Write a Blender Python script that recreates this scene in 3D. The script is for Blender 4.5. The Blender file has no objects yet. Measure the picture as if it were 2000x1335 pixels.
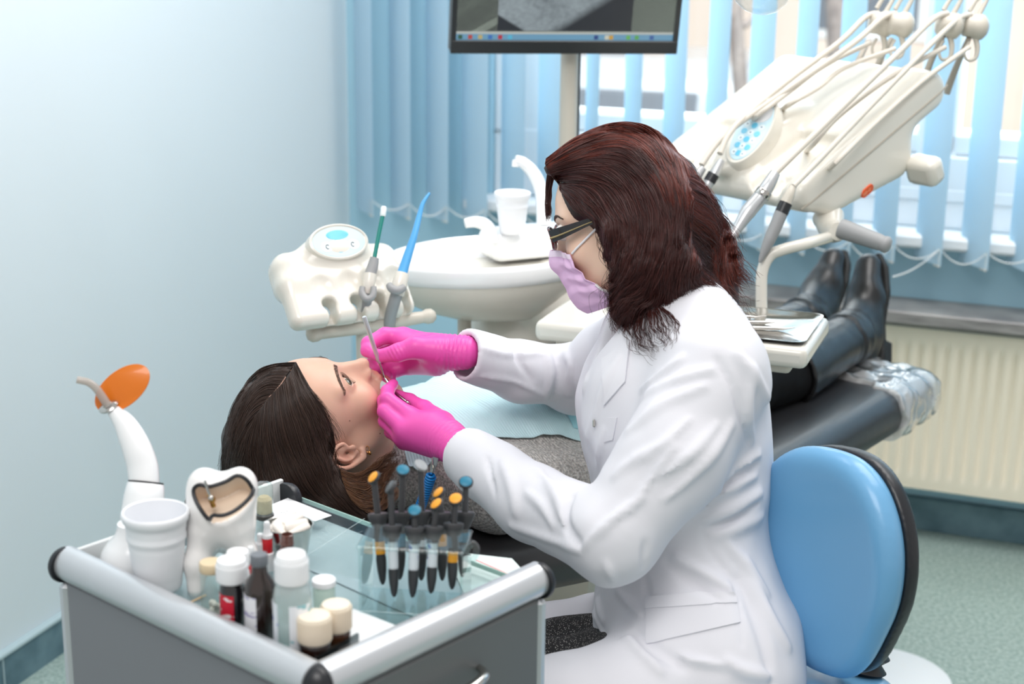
import bpy, math, random, os
import numpy as np
from mathutils import Vector, Matrix
SC = bpy.context.scene
COL = SC.collection
random.seed(7); RNG = np.random.default_rng(11)
A = lambda *v: np.array(v, float)
def nrm(v):
    v = np.asarray(v, float); return v / (np.linalg.norm(v) + 1e-12)

# ------------------------------------------------------------ camera geometry (55 mm lens, tripod height 1.65 m)
F_PX = 3070.0; PITCH = math.radians(15.75); ROLL = math.radians(0.71)
CO = A(0, 0, 1.65)
CF = A(0, math.cos(PITCH), -math.sin(PITCH))
_R0 = A(1, 0, 0); _U0 = A(0, math.sin(PITCH), math.cos(PITCH))
CR = math.cos(ROLL) * _R0 + math.sin(ROLL) * _U0
CU = -math.sin(ROLL) * _R0 + math.cos(ROLL) * _U0
def ray(u, v): return CF + (u - 1000) / F_PX * CR - (v - 667.5) / F_PX * CU
def at(u, v, d): return CO + d * ray(u, v)
def atz(u, v, z):
    d = ray(u, v); return CO + d * ((z - CO[2]) / d[2])
def depth(p): return float((np.asarray(p) - CO) @ CF)
def proj(p):
    q = np.asarray(p, float) - CO; z = q @ CF
    return (1000 + F_PX * (q @ CR) / z, 667.5 - F_PX * (q @ CU) / z, z)
def onplane(u, v, p0, n):
    d = ray(u, v); n = np.asarray(n); return CO + d * (((np.asarray(p0) - CO) @ n) / (d @ n))
def cdir(x, y, z): return nrm(x * CR + y * CF + z * CU)     # right, away, up as seen from the tripod

def coff(x, y, z): return x * CR + y * CF + z * CU            # offset along the tripod's right, away and up

# ------------------------------------------------------------ materials
def s2l(c):
    c = np.asarray(c, float) / 255.0
    return tuple(np.where(c <= 0.04045, c / 12.92, ((c + 0.055) / 1.055) ** 2.4)) + (1.0,)
class NT:
    def __init__(s, name):
        s.m = bpy.data.materials.new(name); s.m.use_nodes = True
        s.t = s.m.node_tree; s.t.nodes.clear()
        s.out = s.n('ShaderNodeOutputMaterial')
    def n(s, typ, **kw):
        nd = s.t.nodes.new(typ)
        for k, v in kw.items():
            if k in nd.inputs.keys() if isinstance(k, str) else False: nd.inputs[k].default_value = v
            else: setattr(nd, k, v)
        return nd
    def l(s, a, b): s.t.links.new(a, b)
MATS = {}
def mat(name, rgb, rough=0.5, metal=0.0, spec=0.5, var=0.0, vscale=30.0, bump=0.0, bscale=200.0, coat=0.0, sss=0.0, sheen=0.0,
        trans=0.0, attr=False, aniso=None, emit=None, emits=0.0, rgb2=None, stretch=None, wave=None, detail=3.0):
    """one procedural principled material"""
    if name in MATS: return MATS[name]
    k = NT(name); b = k.n('ShaderNodeBsdfPrincipled'); k.l(b.outputs[0], k.out.inputs[0])
    b.inputs['Roughness'].default_value = rough; b.inputs['Metallic'].default_value = metal
    b.inputs['Specular IOR Level'].default_value = spec
    b.inputs['Coat Weight'].default_value = coat; b.inputs['Coat Roughness'].default_value = 0.08
    b.inputs['Sheen Weight'].default_value = sheen
    if sss:
        b.inputs['Subsurface Weight'].default_value = sss; b.inputs['Subsurface Radius'].default_value = (0.9, 0.35, 0.2)
        b.inputs['Subsurface Scale'].default_value = 0.008
    if trans: b.inputs['Transmission Weight'].default_value = trans
    col = s2l(rgb); b.inputs['Base Color'].default_value = col
    tc = k.n('ShaderNodeTexCoord'); co = tc.outputs['Object']
    if stretch:
        mp = k.n('ShaderNodeMapping'); mp.inputs['Scale'].default_value = stretch; k.l(co, mp.inputs[0]); co = mp.outputs[0]
    src = None
    if attr:
        at_ = k.n('ShaderNodeAttribute'); at_.attribute_name = 'pigment'; src = at_.outputs['Color']
    if var or rgb2:
        nz = k.n('ShaderNodeTexNoise'); nz.inputs['Scale'].default_value = vscale; nz.inputs['Detail'].default_value = detail
        k.l(co, nz.inputs['Vector'])
        mx = k.n('ShaderNodeMix'); mx.data_type = 'RGBA'
        rp = k.n('ShaderNodeValToRGB'); rp.color_ramp.elements[0].position = 0.35; rp.color_ramp.elements[1].position = 0.65
        k.l(nz.outputs[0], rp.inputs[0]); k.l(rp.outputs[0], mx.inputs['Factor'])
        if src is not None:
            hs = k.n('ShaderNodeHueSaturation'); hs.inputs['Value'].default_value = 1 - var; k.l(src, hs.inputs['Color'])
            k.l(src, mx.inputs['A']); k.l(hs.outputs[0], mx.inputs['B'])
        else:
            mx.inputs['A'].default_value = col
            mx.inputs['B'].default_value = s2l(rgb2) if rgb2 else tuple(c * (1 - var) for c in col[:3]) + (1,)
        src = mx.outputs['Result']
    if src is not None: k.l(src, b.inputs['Base Color'])
    if bump:
        if wave:
            nb = k.n('ShaderNodeTexWave'); nb.inputs['Scale'].default_value = bscale; nb.bands_direction = wave; nb.inputs['Distortion'].default_value = 0.6
            nb.inputs['Detail'].default_value = 1.0
        else:
            nb = k.n('ShaderNodeTexNoise'); nb.inputs['Scale'].default_value = bscale; nb.inputs['Detail'].default_value = 4.0
        k.l(co, nb.inputs['Vector'])
        bp = k.n('ShaderNodeBump'); bp.inputs['Strength'].default_value = bump; bp.inputs['Distance'].default_value = 0.002
        k.l(nb.outputs[0], bp.inputs['Height']); k.l(bp.outputs[0], b.inputs['Normal'])
    if emit is not None:
        b.inputs['Emission Color'].default_value = s2l(emit); b.inputs['Emission Strength'].default_value = emits
    MATS[name] = k.m
    return k.m
def clear(name, tint=(255, 255, 255), rough=0.02, refl=1.0, dens=0.0, solid=(255, 255, 255)):
    """clear glass / plastic: transparent body, Fresnel gloss on top, optional milky share"""
    if name in MATS: return MATS[name]
    k = NT(name)
    tr = k.n('ShaderNodeBsdfTransparent'); tr.inputs[0].default_value = s2l(tint)
    gl = k.n('ShaderNodeBsdfGlossy'); gl.inputs['Roughness'].default_value = rough
    fr = k.n('ShaderNodeFresnel'); fr.inputs['IOR'].default_value = 1.45
    ml = k.n('ShaderNodeMath'); ml.operation = 'MULTIPLY'; ml.inputs[1].default_value = refl; k.l(fr.outputs[0], ml.inputs[0])
    ge = k.n('ShaderNodeNewGeometry'); m1 = k.n('ShaderNodeMath'); m1.operation = 'SUBTRACT'; m1.inputs[0].default_value = 1.0; k.l(ge.outputs['Backfacing'], m1.inputs[1])
    m2 = k.n('ShaderNodeMath'); m2.operation = 'MULTIPLY'; k.l(ml.outputs[0], m2.inputs[0]); k.l(m1.outputs[0], m2.inputs[1]); ml = m2
    a = tr.outputs[0]
    if dens:
        df = k.n('ShaderNodeBsdfPrincipled'); df.inputs['Base Color'].default_value = s2l(solid); df.inputs['Roughness'].default_value = 0.3
        m0 = k.n('ShaderNodeMixShader'); m0.inputs[0].default_value = dens; k.l(a, m0.inputs[1]); k.l(df.outputs[0], m0.inputs[2]); a = m0.outputs[0]
    mx = k.n('ShaderNodeMixShader'); k.l(ml.outputs[0], mx.inputs[0]); k.l(a, mx.inputs[1]); k.l(gl.outputs[0], mx.inputs[2])
    k.l(mx.outputs[0], k.out.inputs[0]); MATS[name] = k.m
    return k.m

# ------------------------------------------------------------ mesh accumulator
def frame(d, up=(0, 0, 1)):
    d = nrm(d); up = np.asarray(up, float)
    if abs(d @ nrm(up)) > 0.97: up = A(1, 0, 0) if abs(d[0]) < 0.9 else A(0, 1, 0)
    x = nrm(np.cross(up, d)); y = np.cross(d, x)
    return x, y, d
def rotz(a):
    c, s = math.cos(a), math.sin(a); return np.array([[c, -s, 0], [s, c, 0], [0, 0, 1]])
class M:
    def __init__(s): s.v = []; s.f = []
    def add(s, v, f):
        o = len(s.v); s.v.extend([tuple(map(float, p)) for p in v]); s.f.extend([tuple(int(i) + o for i in q) for q in f]); return s
    def box(s, c, size, R=None, ch=0.0):
        c = np.asarray(c, float); h = np.asarray(size, float) / 2; R = np.eye(3) if R is None else R
        if ch <= 0:
            v = [c + R @ (A(x, y, z) * h) for z in (-1, 1) for y in (-1, 1) for x in (-1, 1)]
            return s.add(v, [(0, 2, 3, 1), (4, 5, 7, 6), (0, 1, 5, 4), (2, 6, 7, 3), (0, 4, 6, 2), (1, 3, 7, 5)])
        ch = min(ch, h.min() * 0.95); v = []; idx = {}
        for sx in (-1, 1):
            for sy in (-1, 1):
                for sz in (-1, 1):
                    for a in range(3):
                        p = A(sx, sy, sz) * (h - ch); p[a] += (sx, sy, sz)[a] * ch
                        idx[(sx, sy, sz, a)] = len(v); v.append(c + R @ p)
        f = []
        for a in range(3):
            b, d = (a + 1) % 3, (a + 2) % 3
            for sa in (-1, 1):
                q = []
                for sb, sd in ((-1, -1), (1, -1), (1, 1), (-1, 1)):
                    t = [0, 0, 0]; t[a] = sa; t[b] = sb; t[d] = sd; q.append(idx[(*t, a)])
                f.append(q if sa > 0 else q[::-1])
            for sb in (-1, 1):
                for sd in (-1, 1):
                    t0 = [0, 0, 0]; t1 = [0, 0, 0]; t0[a] = -1; t1[a] = 1
                    for t in (t0, t1): t[b] = sb; t[d] = sd
                    q = [idx[(*t0, b)], idx[(*t1, b)], idx[(*t1, d)], idx[(*t0, d)]]
                    f.append(q if sb * sd < 0 else q[::-1])
        for sx in (-1, 1):
            for sy in (-1, 1):
                for sz in (-1, 1):
                    q = [idx[(sx, sy, sz, a)] for a in range(3)]
                    f.append(q if sx * sy * sz > 0 else q[::-1])
        return s.add(v, f)
    def loft(s, rings, caps=(True, True), closed=True, loop=False):
        n = len(rings[0]); v = [p for r in rings for p in r]; f = []; m = len(rings)
        for i in range(m if loop else m - 1):
            for j in range(n if closed else n - 1):
                a, b = i * n + j, i * n + (j + 1) % n; i2 = (i + 1) % m
                f.append((a, b, i2 * n + (j + 1) % n, i2 * n + j))
        if caps[0] and not loop: f.append(tuple(range(n))[::-1])
        if caps[1] and not loop: f.append(tuple((m - 1) * n + j for j in range(n)))
        return s.add(v, f)
    def lathe(s, prof, o=(0, 0, 0), d=(0, 0, 1), n=28, caps=(True, True), sx=1.0):
        o = np.asarray(o, float); x, y, z = frame(d) if tuple(d) != (0, 0, 1) else (A(1, 0, 0), A(0, 1, 0), A(0, 0, 1))
        rings = [[o + z * h + r * (x * math.cos(t) * sx + y * math.sin(t)) for t in np.arange(n) * 2 * math.pi / n] for r, h in prof]
        return s.loft(rings, caps)
    def cyl(s, a, b, r, r2=None, n=20, caps=(True, True)):
        a, b = np.asarray(a, float), np.asarray(b, float); L = np.linalg.norm(b - a)
        return s.lathe([(r, 0), (r if r2 is None else r2, L)], a, tuple(nrm(b - a)), n, caps)
    def tube(s, pts, r, n=10, caps=(True, True), flat=1.0, up=(0, 0, 1), res=0, loop=False):
        pts = np.asarray(pts, float)
        if res: pts = spline(pts, res, loop)
        m = len(pts); r = np.broadcast_to(np.asarray(r, float), (m,)) if np.ndim(r) == 0 or len(r) == m else np.interp(np.linspace(0, 1, m), np.linspace(0, 1, len(r)), r)
        if loop: T = [nrm(pts[(i + 1) % m] - pts[i - 1]) for i in range(m)]
        else: T = [nrm(pts[min(i + 1, m - 1)] - pts[max(i - 1, 0)]) for i in range(m)]
        x, y, _ = frame(T[0], up); rings = []
        for i in range(m):
            x = nrm(x - T[i] * (x @ T[i])); y = np.cross(T[i], x)
            rings.append([pts[i] + r[i] * (x * math.cos(t) + y * math.sin(t) * flat) for t in np.arange(n) * 2 * math.pi / n])
        return s.loft(rings, caps, loop=loop)
    def ball(s, c, r, n=20, m=12, R=None):
        r = np.broadcast_to(np.asarray(r, float), (3,)); c = np.asarray(c, float); R = np.eye(3) if R is None else R
        rings = [[c + R @ (r * A(math.sin(p) * math.cos(t), math.sin(p) * math.sin(t), -math.cos(p))) for t in np.arange(n) * 2 * math.pi / n] for p in np.linspace(0.03, math.pi - 0.03, m)]
        return s.loft(rings)
    def prism(s, poly, vec, ch=0.0):
        poly = [np.asarray(p, float) for p in poly]; vec = np.asarray(vec, float)
        return s.loft([poly, [p + vec for p in poly]])
    def sheet(s, G, th=None, nvec=None):
        """grid of points [i][j] made into a thin solid of thickness th along -normal"""
        G = np.asarray(G, float); a, b, _ = G.shape
        du = np.gradient(G, axis=0); dv = np.gradient(G, axis=1); N = np.cross(du, dv); N /= np.linalg.norm(N, axis=2, keepdims=True) + 1e-12
        if nvec is not None and (N.reshape(-1, 3) @ np.asarray(nvec)).mean() < 0: N = -N
        B = G - N * th; v = np.concatenate([G.reshape(-1, 3), B.reshape(-1, 3)]); o = a * b; f = []
        for i in range(a - 1):
            for j in range(b - 1):
                q = (i * b + j, i * b + j + 1, (i + 1) * b + j + 1, (i + 1) * b + j); f.append(q); f.append(tuple(o + k for k in q[::-1]))
        per = [(i, 0) for i in range(a - 1)] + [(a - 1, j) for j in range(b - 1)] + [(i, b - 1) for i in range(a - 1, 0, -1)] + [(0, j) for j in range(b - 1, 0, -1)]
        ids = [i * b + j for i, j in per]
        for k in range(len(ids)):
            p, q = ids[k], ids[(k + 1) % len(ids)]; f.append((p, q, o + q, o + p))
        return s.add(v, f)
def spline(pts, res=6, loop=False):
    pts = np.asarray(pts, float); n = len(pts); out = []
    for i in range(n if loop else n - 1):
        if loop: p0, p1, p2, p3 = pts[i - 1], pts[i], pts[(i + 1) % n], pts[(i + 2) % n]
        else: p0, p1, p2, p3 = pts[max(i - 1, 0)], pts[i], pts[i + 1], pts[min(i + 2, n - 1)]
        for t in np.arange(res) / res:
            out.append(0.5 * (2 * p1 + (p2 - p0) * t + (2 * p0 - 5 * p1 + 4 * p2 - p3) * t * t + (3 * p1 - p0 - 3 * p2 + p3) * t ** 3))
    if not loop: out.append(pts[-1])
    return np.array(out)

# ------------------------------------------------------------ scene objects
def tag(o, label, cat, group=None):
    o['label'] = label; o['category'] = cat
    if group: o['group'] = group
    return o
def thing(name, label, cat, loc=(0, 0, 0), rz=0.0, group=None, R=None):
    o = bpy.data.objects.new(name, None); COL.objects.link(o); o.empty_display_size = 0.05
    if R is not None:
        m = Matrix(np.array(R).tolist()).to_4x4(); o.rotation_euler = m.to_euler()
    else: o.rotation_euler = (0, 0, rz)
    o.location = tuple(map(float, loc))
    return tag(o, label, cat, group)
def local_matrix(o):
    m = Matrix.Translation(o.location) @ o.rotation_euler.to_matrix().to_4x4()
    return local_matrix(o.parent) @ m if o.parent else m
def obj(name, m, material, parent=None, smooth=40, world=False, label=None, bevel=0.0, sub=0, kind=None, verts=None, faces=None):
    """link ONE mesh object; world=True means the vertices are in world space"""
    if m is not None: verts, faces = m.v, m.f
    verts = np.asarray(verts, float)
    if world and parent is not None:
        mi = np.array(local_matrix(parent).inverted()); verts = verts @ mi[:3, :3].T + mi[:3, 3]
    me = bpy.data.meshes.new(name)
    me.from_pydata(verts.tolist() if m is not None else [tuple(p) for p in verts.tolist()], [], faces if isinstance(faces, list) else faces.tolist())
    if m is not None:
        import bmesh
        b = bmesh.new(); b.from_mesh(me); bmesh.ops.recalc_face_normals(b, faces=b.faces); b.to_mesh(me); b.free()
    me.materials.append(material)
    if smooth:
        me.polygons.foreach_set('use_smooth', [True] * len(me.polygons))
        if smooth < 180: 
            try: me.set_sharp_from_angle(angle=math.radians(smooth))
            except Exception: pass
    o = bpy.data.objects.new(name, me); COL.objects.link(o)
    if parent is not None: o.parent = parent
    if bevel:
        bv = o.modifiers.new('bevel', 'BEVEL'); bv.width = bevel; bv.segments = 3; bv.limit_method = 'ANGLE'; bv.angle_limit = math.radians(40)
    if sub:
        sb = o.modifiers.new('sub', 'SUBSURF'); sb.levels = sub; sb.render_levels = sub
    if label: o['label'] = label
    if kind: o['kind'] = kind
    return o
def dup(root, loc, rz=None, label=None, group=None):
    r = root.copy(); COL.objects.link(r); r.location = tuple(map(float, loc))
    if rz is not None: r.rotation_euler = (0, 0, rz)
    if label: r['label'] = label
    if group: r['group'] = group
    for ch in list(root.children):
        c = ch.copy(); COL.objects.link(c); c.parent = r
        for g in list(ch.children):
            d = g.copy(); COL.objects.link(d); d.parent = c
    return r

# ------------------------------------------------------------ implicit surfaces
def smin(a, b, k):
    if k <= 0: return np.minimum(a, b)
    h = np.clip(0.5 + 0.5 * (b - a) / k, 0, 1); return b + (a - b) * h - k * h * (1 - h)
def smax(a, b, k): return -smin(-a, -b, k)
def d_cap(P, a, b, ra, rb):
    a = np.asarray(a, np.float32); ab = np.asarray(b, np.float32) - a; q = P - a
    t = np.clip(q @ ab / max(float(ab @ ab), 1e-9), 0, 1)
    return np.linalg.norm(q - t[:, None] * ab, axis=1) - (ra + (rb - ra) * t)
def d_chain(P, pts, r, k=0.004):
    d = None
    for i in range(len(pts) - 1):
        e = d_cap(P, pts[i], pts[i + 1], r[i], r[i + 1]); d = e if d is None else smin(d, e, k)
    return d
def d_ell(P, c, r, R=None):
    q = P - np.asarray(c, np.float32)
    if R is not None: q = q @ np.asarray(R, np.float32)       # columns of R are the local axes
    r = np.asarray(r, np.float32); k0 = np.linalg.norm(q / r, axis=1); k1 = np.linalg.norm(q / (r * r), axis=1) + 1e-9
    return k0 * (k0 - 1) / k1
def d_box(P, c, h, R=None, rd=0.0):
    q = P - np.asarray(c, np.float32)
    if R is not None: q = q @ np.asarray(R, np.float32)
    q = np.abs(q) - (np.asarray(h, np.float32) - rd)
    return np.linalg.norm(np.maximum(q, 0), axis=1) + np.minimum(q.max(axis=1), 0) - rd
def d_poly(X, Y, poly):
    """signed distance to a closed outline in a plane"""
    poly = np.asarray(poly, np.float32); n = len(poly); d = np.full(len(X), 1e9, np.float32); s = np.ones(len(X), np.float32)
    for i in range(n):
        a, b = poly[i], poly[i - 1]; ex, ey = b - a; wx, wy = X - a[0], Y - a[1]; t = np.clip((wx * ex + wy * ey) / (ex * ex + ey * ey + 1e-12), 0, 1); d = np.minimum(d, (wx - ex * t) ** 2 + (wy - ey * t) ** 2)
        c1, c2, c3 = Y >= a[1], Y < b[1], ex * wy > ey * wx; f = (c1 & c2 & c3) | (~c1 & ~c2 & ~c3); s = np.where(f, -s, s)
    return s * np.sqrt(d)
def d_plane(P, c, n): return (P - np.asarray(c, np.float32)) @ np.asarray(nrm(n), np.float32)
def vnoise(P, seed=0):
    """smooth value noise, about -1..1"""
    i = np.floor(P).astype(np.int64); f = (P - i).astype(np.float32); f = f * f * (3 - 2 * f); out = np.zeros(len(P), np.float32)
    for dx in (0, 1):
        for dy in (0, 1):
            for dz in (0, 1):
                h = (i[:, 0] + dx) * 374761393 + (i[:, 1] + dy) * 668265263 + (i[:, 2] + dz) * 2147483647 + seed * 974711
                h = (h ^ (h >> 13)) * 1274126177; h = (h ^ (h >> 16)) & 0xFFFF
                w = (f[:, 0] if dx else 1 - f[:, 0]) * (f[:, 1] if dy else 1 - f[:, 1]) * (f[:, 2] if dz else 1 - f[:, 2])
                out += w * (h / 32767.5 - 1).astype(np.float32)
    return out
def fchunk(f, P, n=400000):
    return np.concatenate([f(P[i:i + n]) for i in range(0, len(P), n)]) if len(P) > n else f(P)
def surf(f, lo, hi, h, co=4, slack=1.6):
    import time; t0_ = time.time(); r_ = surf_(f, lo, hi, h, co, slack)
    if os.environ.get('TIMES'): print('SURF', getattr(f, '__name__', ''), round(time.time() - t0_, 2), len(r_[0]))
    return r_
def surf_(f, lo, hi, h, co=4, slack=1.6):
    """surface nets of f = 0 in the box lo..hi at grid step h; returns verts, quads"""
    lo = np.asarray(lo, float); n = (np.ceil((np.asarray(hi, float) - lo) / (h * co)).astype(int)) * co
    nc = n // co + 1
    ax = [lo[i] + np.arange(nc[i]) * h * co for i in range(3)]
    Pc = np.stack(np.meshgrid(*ax, indexing='ij'), -1).reshape(-1, 3).astype(np.float32)
    dc = fchunk(f, Pc).reshape(nc)
    lohi = [np.minimum.reduce([g[a:a + nc[0] - 1, b:b + nc[1] - 1, c:c + nc[2] - 1] for a in (0, 1) for b in (0, 1) for c in (0, 1)]) for g in (np.abs(dc),)]
    act = lohi[0] < co * h * slack
    D = np.repeat(np.repeat(np.repeat(np.pad(dc[:-1, :-1, :-1], [(0, 1)] * 3, mode='edge'), co, 0), co, 1), co, 2)[:n[0] + 1, :n[1] + 1, :n[2] + 1]
    ai = np.argwhere(act); g = np.stack(np.meshgrid(*[np.arange(co + 1)] * 3, indexing='ij'), -1).reshape(-1, 3)
    idx = (ai[:, None, :] * co + g[None]).reshape(-1, 3)
    key = np.unique((idx[:, 0] * (n[1] + 1) + idx[:, 1]) * (n[2] + 1) + idx[:, 2])
    z = key % (n[2] + 1); y = (key // (n[2] + 1)) % (n[1] + 1); x = key // ((n[1] + 1) * (n[2] + 1))
    D = np.ascontiguousarray(D, dtype=np.float32)
    D[x, y, z] = fchunk(f, (lo + np.stack([x, y, z], -1) * h).astype(np.float32))
    S = D < 0; N0, N1, N2 = D.shape
    cnt = np.zeros((N0 - 1, N1 - 1, N2 - 1), np.int8)
    for a in (0, 1):
        for b in (0, 1):
            for c in (0, 1): cnt += S[a:N0 - 1 + a, b:N1 - 1 + b, c:N2 - 1 + c]
    cells = np.argwhere((cnt > 0) & (cnt < 8)); vid = np.full(cnt.shape, -1, np.int32); vid[tuple(cells.T)] = np.arange(len(cells))
    acc = np.zeros((len(cells), 3)); wn = np.zeros(len(cells)); cr = [(a, b, c) for a in (0, 1) for b in (0, 1) for c in (0, 1)]
    for i in range(8):
        for j in range(i + 1, 8):
            p, q = A(*cr[i]), A(*cr[j])
            if abs(p - q).sum() != 1: continue
            da = D[cells[:, 0] + cr[i][0], cells[:, 1] + cr[i][1], cells[:, 2] + cr[i][2]]; db = D[cells[:, 0] + cr[j][0], cells[:, 1] + cr[j][1], cells[:, 2] + cr[j][2]]
            m = (da < 0) != (db < 0); t = np.where(m, da / np.where(m, da - db, 1), 0)
            acc += np.where(m[:, None], p + t[:, None] * (q - p), 0); wn += m
    V = lo + (cells + acc / wn[:, None]) * h; Q = []
    for a in range(3):
        b, c = (a + 1) % 3, (a + 2) % 3
        s0 = [slice(None)] * 3; s1 = [slice(None)] * 3; s0[a] = slice(0, -1); s1[a] = slice(1, None)
        e = S[tuple(s0)] != S[tuple(s1)]; ids = np.argwhere(e)
        ok = (ids[:, b] > 0) & (ids[:, c] > 0) & (ids[:, b] < D.shape[b] - 1) & (ids[:, c] < D.shape[c] - 1); ids = ids[ok]
        def cell(ob, oc):
            q = ids.copy(); q[:, b] -= ob; q[:, c] -= oc; return vid[q[:, 0], q[:, 1], q[:, 2]]
        quad = np.stack([cell(1, 1), cell(0, 1), cell(0, 0), cell(1, 0)], -1)
        fl = S[tuple(s0)][tuple(ids.T)]; quad[~fl] = quad[~fl][:, ::-1]; Q.append(quad)
    Q = np.concatenate(Q)
    return V, Q[(Q >= 0).all(1)]
def grad(f, P, e=0.0015):
    P = P.astype(np.float32); g = np.stack([f(P + np.eye(3, dtype=np.float32)[i] * e) - f(P - np.eye(3, dtype=np.float32)[i] * e) for i in range(3)], -1)
    return g / (np.linalg.norm(g, axis=1, keepdims=True) + 1e-9)
def march(f, uv, z0=1.4, z1=4.2, steps=120):
    """first hits of f for lines of sight through photo pixels"""
    uv = np.atleast_2d(np.asarray(uv, float)); D = CF + (uv[:, :1] - 1000) / F_PX * CR - (uv[:, 1:2] - 667.5) / F_PX * CU
    t = np.full(len(uv), z0); L = np.linalg.norm(D, axis=1)
    for _ in range(steps):
        d = f((CO + D * t[:, None]).astype(np.float32)); t = np.where(np.abs(d) > 2e-4, t + d / L * 0.8, t); t = np.minimum(t, z1)
    return CO + D * t[:, None], t < z1 - 1e-3
def sdf_obj(name, f, lo, hi, h, material, parent=None, pigment=None, label=None, kind=None, smooth_it=0, keep=True):
    V, Q = surf(f, lo, hi, h)
    o = obj(name, None, material, parent, smooth=180, world=parent is not None, label=label, kind=kind, verts=V, faces=Q)
    if pigment is not None: paint(o, pigment(V))
    return o
def paint(o, C):
    at_ = o.data.color_attributes.new('pigment', 'FLOAT_COLOR', 'POINT')
    c = np.ones((len(o.data.vertices), 4), np.float32); c[:, :3] = C; at_.data.foreach_set('color', c.ravel())
def lin(c): return np.array(s2l(c)[:3])
def patch(f, quad, nu, nv, off, th, z0=1.4, z1=4.2, bulge=None, lift=0.0):
    """thin sheet lying on f = 0 over a four-cornered patch of sight lines (corners in order)"""
    q = np.asarray(quad, float); U, W = np.meshgrid(np.linspace(0, 1, nu), np.linspace(0, 1, nv), indexing='ij')
    uv = (q[0] * ((1 - U) * (1 - W))[..., None] + q[1] * (U * (1 - W))[..., None] + q[2] * (U * W)[..., None] + q[3] * ((1 - U) * W)[..., None]).reshape(-1, 2)
    if bulge is not None: uv = bulge(uv, U.ravel(), W.ravel())
    P, ok = march(f, uv, z0, z1); N = grad(f, P)
    G = (P + N * off).reshape(nu, nv, 3)
    return M().sheet(G, th, nvec=-CF)

# ------------------------------------------------------------ hair
def hair_mat(name, rgb, rough=0.32, rgb2=None):
    if name in MATS: return MATS[name]
    k = NT(name); b = k.n('ShaderNodeBsdfPrincipled'); k.l(b.outputs[0], k.out.inputs[0])
    hi = k.n('ShaderNodeHairInfo'); mx = k.n('ShaderNodeMix'); mx.data_type = 'RGBA'
    mx.inputs['A'].default_value = s2l(rgb); mx.inputs['B'].default_value = s2l(rgb2 or rgb); k.l(hi.outputs['Random'], mx.inputs['Factor'])
    k.l(mx.outputs['Result'], b.inputs['Base Color']); b.inputs['Roughness'].default_value = rough; b.inputs['Specular IOR Level'].default_value = 0.36
    MATS[name] = k.m
    return k.m
def strands(name, L, material, parent, r0=0.0004, r1=0.0002):
    """list of polylines (world space) -> one hair-curves object"""
    if parent is not None:
        mi = np.array(local_matrix(parent).inverted()); L = [np.asarray(p) @ mi[:3, :3].T + mi[:3, 3] for p in L]
    cu = bpy.data.hair_curves.new(name); cu.add_curves([len(p) for p in L])
    cu.position_data.foreach_set('vector', np.concatenate(L).astype(np.float32).ravel())
    at_ = cu.attributes.get('radius') or cu.attributes.new('radius', 'FLOAT', 'POINT')
    at_.data.foreach_set('value', np.concatenate([np.linspace(r0, r1, len(p)) for p in L]).astype(np.float32))
    cu.materials.append(material); o = bpy.data.objects.new(name, cu); COL.objects.link(o)
    if parent is not None: o.parent = parent
    return o
# ============================================================ the room
YW = math.radians(-20.6); K = A(-0.49, 4.625, 0)
ET = A(math.cos(YW), math.sin(YW), 0); EN = A(-math.sin(YW), math.cos(YW), 0); RW = np.stack([ET, -EN, A(0, 0, 1)], 1)
def W(t, d, z): return K + ET * t - EN * d + A(0, 0, z)         # t along the window wall, d into the room
def wpx(u, v, d):                                               # photo pixel on the plane d metres in front of the window wall
    q = onplane(u, v, W(0, d, 0), EN) - K; return q @ ET, q[2]
def wbox(m, t0, t1, d0, d1, z0, z1, ch=0.0):
    return m.box(W((t0 + t1) / 2, (d0 + d1) / 2, (z0 + z1) / 2), (t1 - t0, d1 - d0, z1 - z0), RW, ch)
def struct(name, m, mt, **kw):
    return obj(name, m, mt, kind='structure', **kw)
m_wall = mat('pale_blue_paint', (212, 222, 227), 0.6, spec=0.3, bump=0.05, bscale=260)
m_wall_shaded = mat('shaded_wall_paint', (164, 202, 219), 0.6, spec=0.3, bump=0.05, bscale=260)  # same paint as the left wall, its shade put into a darker colour
m_white = mat('white_upvc', (240, 243, 246), 0.35)
m_floor = mat('speckled_linoleum', (176, 193, 186), 0.42, rgb2=(132, 154, 148), vscale=105, detail=4)
m_tile = mat('slate_blue_tile', (104, 132, 143), 0.5, rgb2=(78, 106, 118), vscale=14, detail=6)
m_stone = mat('grey_marble', (150, 148, 146), 0.35, rgb2=(112, 110, 110), vscale=9, stretch=(1, 1, 6), detail=6)
m_rad = mat('cream_enamel', (238, 228, 208), 0.4)
m_dark = mat('dark_gap', (70, 70, 70), 0.7)
# floor, walls
f = M(); f.box((0.4, 2.0, -0.05), (7, 9, 0.1)); struct('floor', f, m_floor, smooth=0)
f = M(); f.box(W(-0.05, 2.2, 1.4), (0.1, 4.6, 2.8), RW); struct('wall_left', f, m_wall, smooth=0)
WT0, WT1, WZ0, WZ1 = 0.45, 3.2, 0.83, 2.25
f = M(); wbox(f, -0.1, 4.2, -0.25, 0, 0, WZ0); wbox(f, -0.1, WT0, -0.25, 0, WZ0, 2.8); wbox(f, WT1, 4.2, -0.25, 0, WZ0, 2.8); wbox(f, WT0, WT1, -0.25, 0, WZ1, 2.8)
struct('wall_back', f, m_wall_shaded, smooth=0)
f = M()
f.box(W(0.007, 2.2, 0.042), (0.014, 4.6, 0.084), RW); struct('baseboard_left', f, m_tile, smooth=0)
f = M(); f.box(W(0.009, 2.2, 0.089), (0.02, 4.6, 0.012), RW, 0.003); struct('trim_1', f, mat('grey_trim', (176, 196, 202), 0.5), smooth=0)
f = M()
for i in range(14): f.box(W(0.0146, 0.2 + i * 0.3, 0.042), (0.003, 0.004, 0.083), RW)
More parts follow.
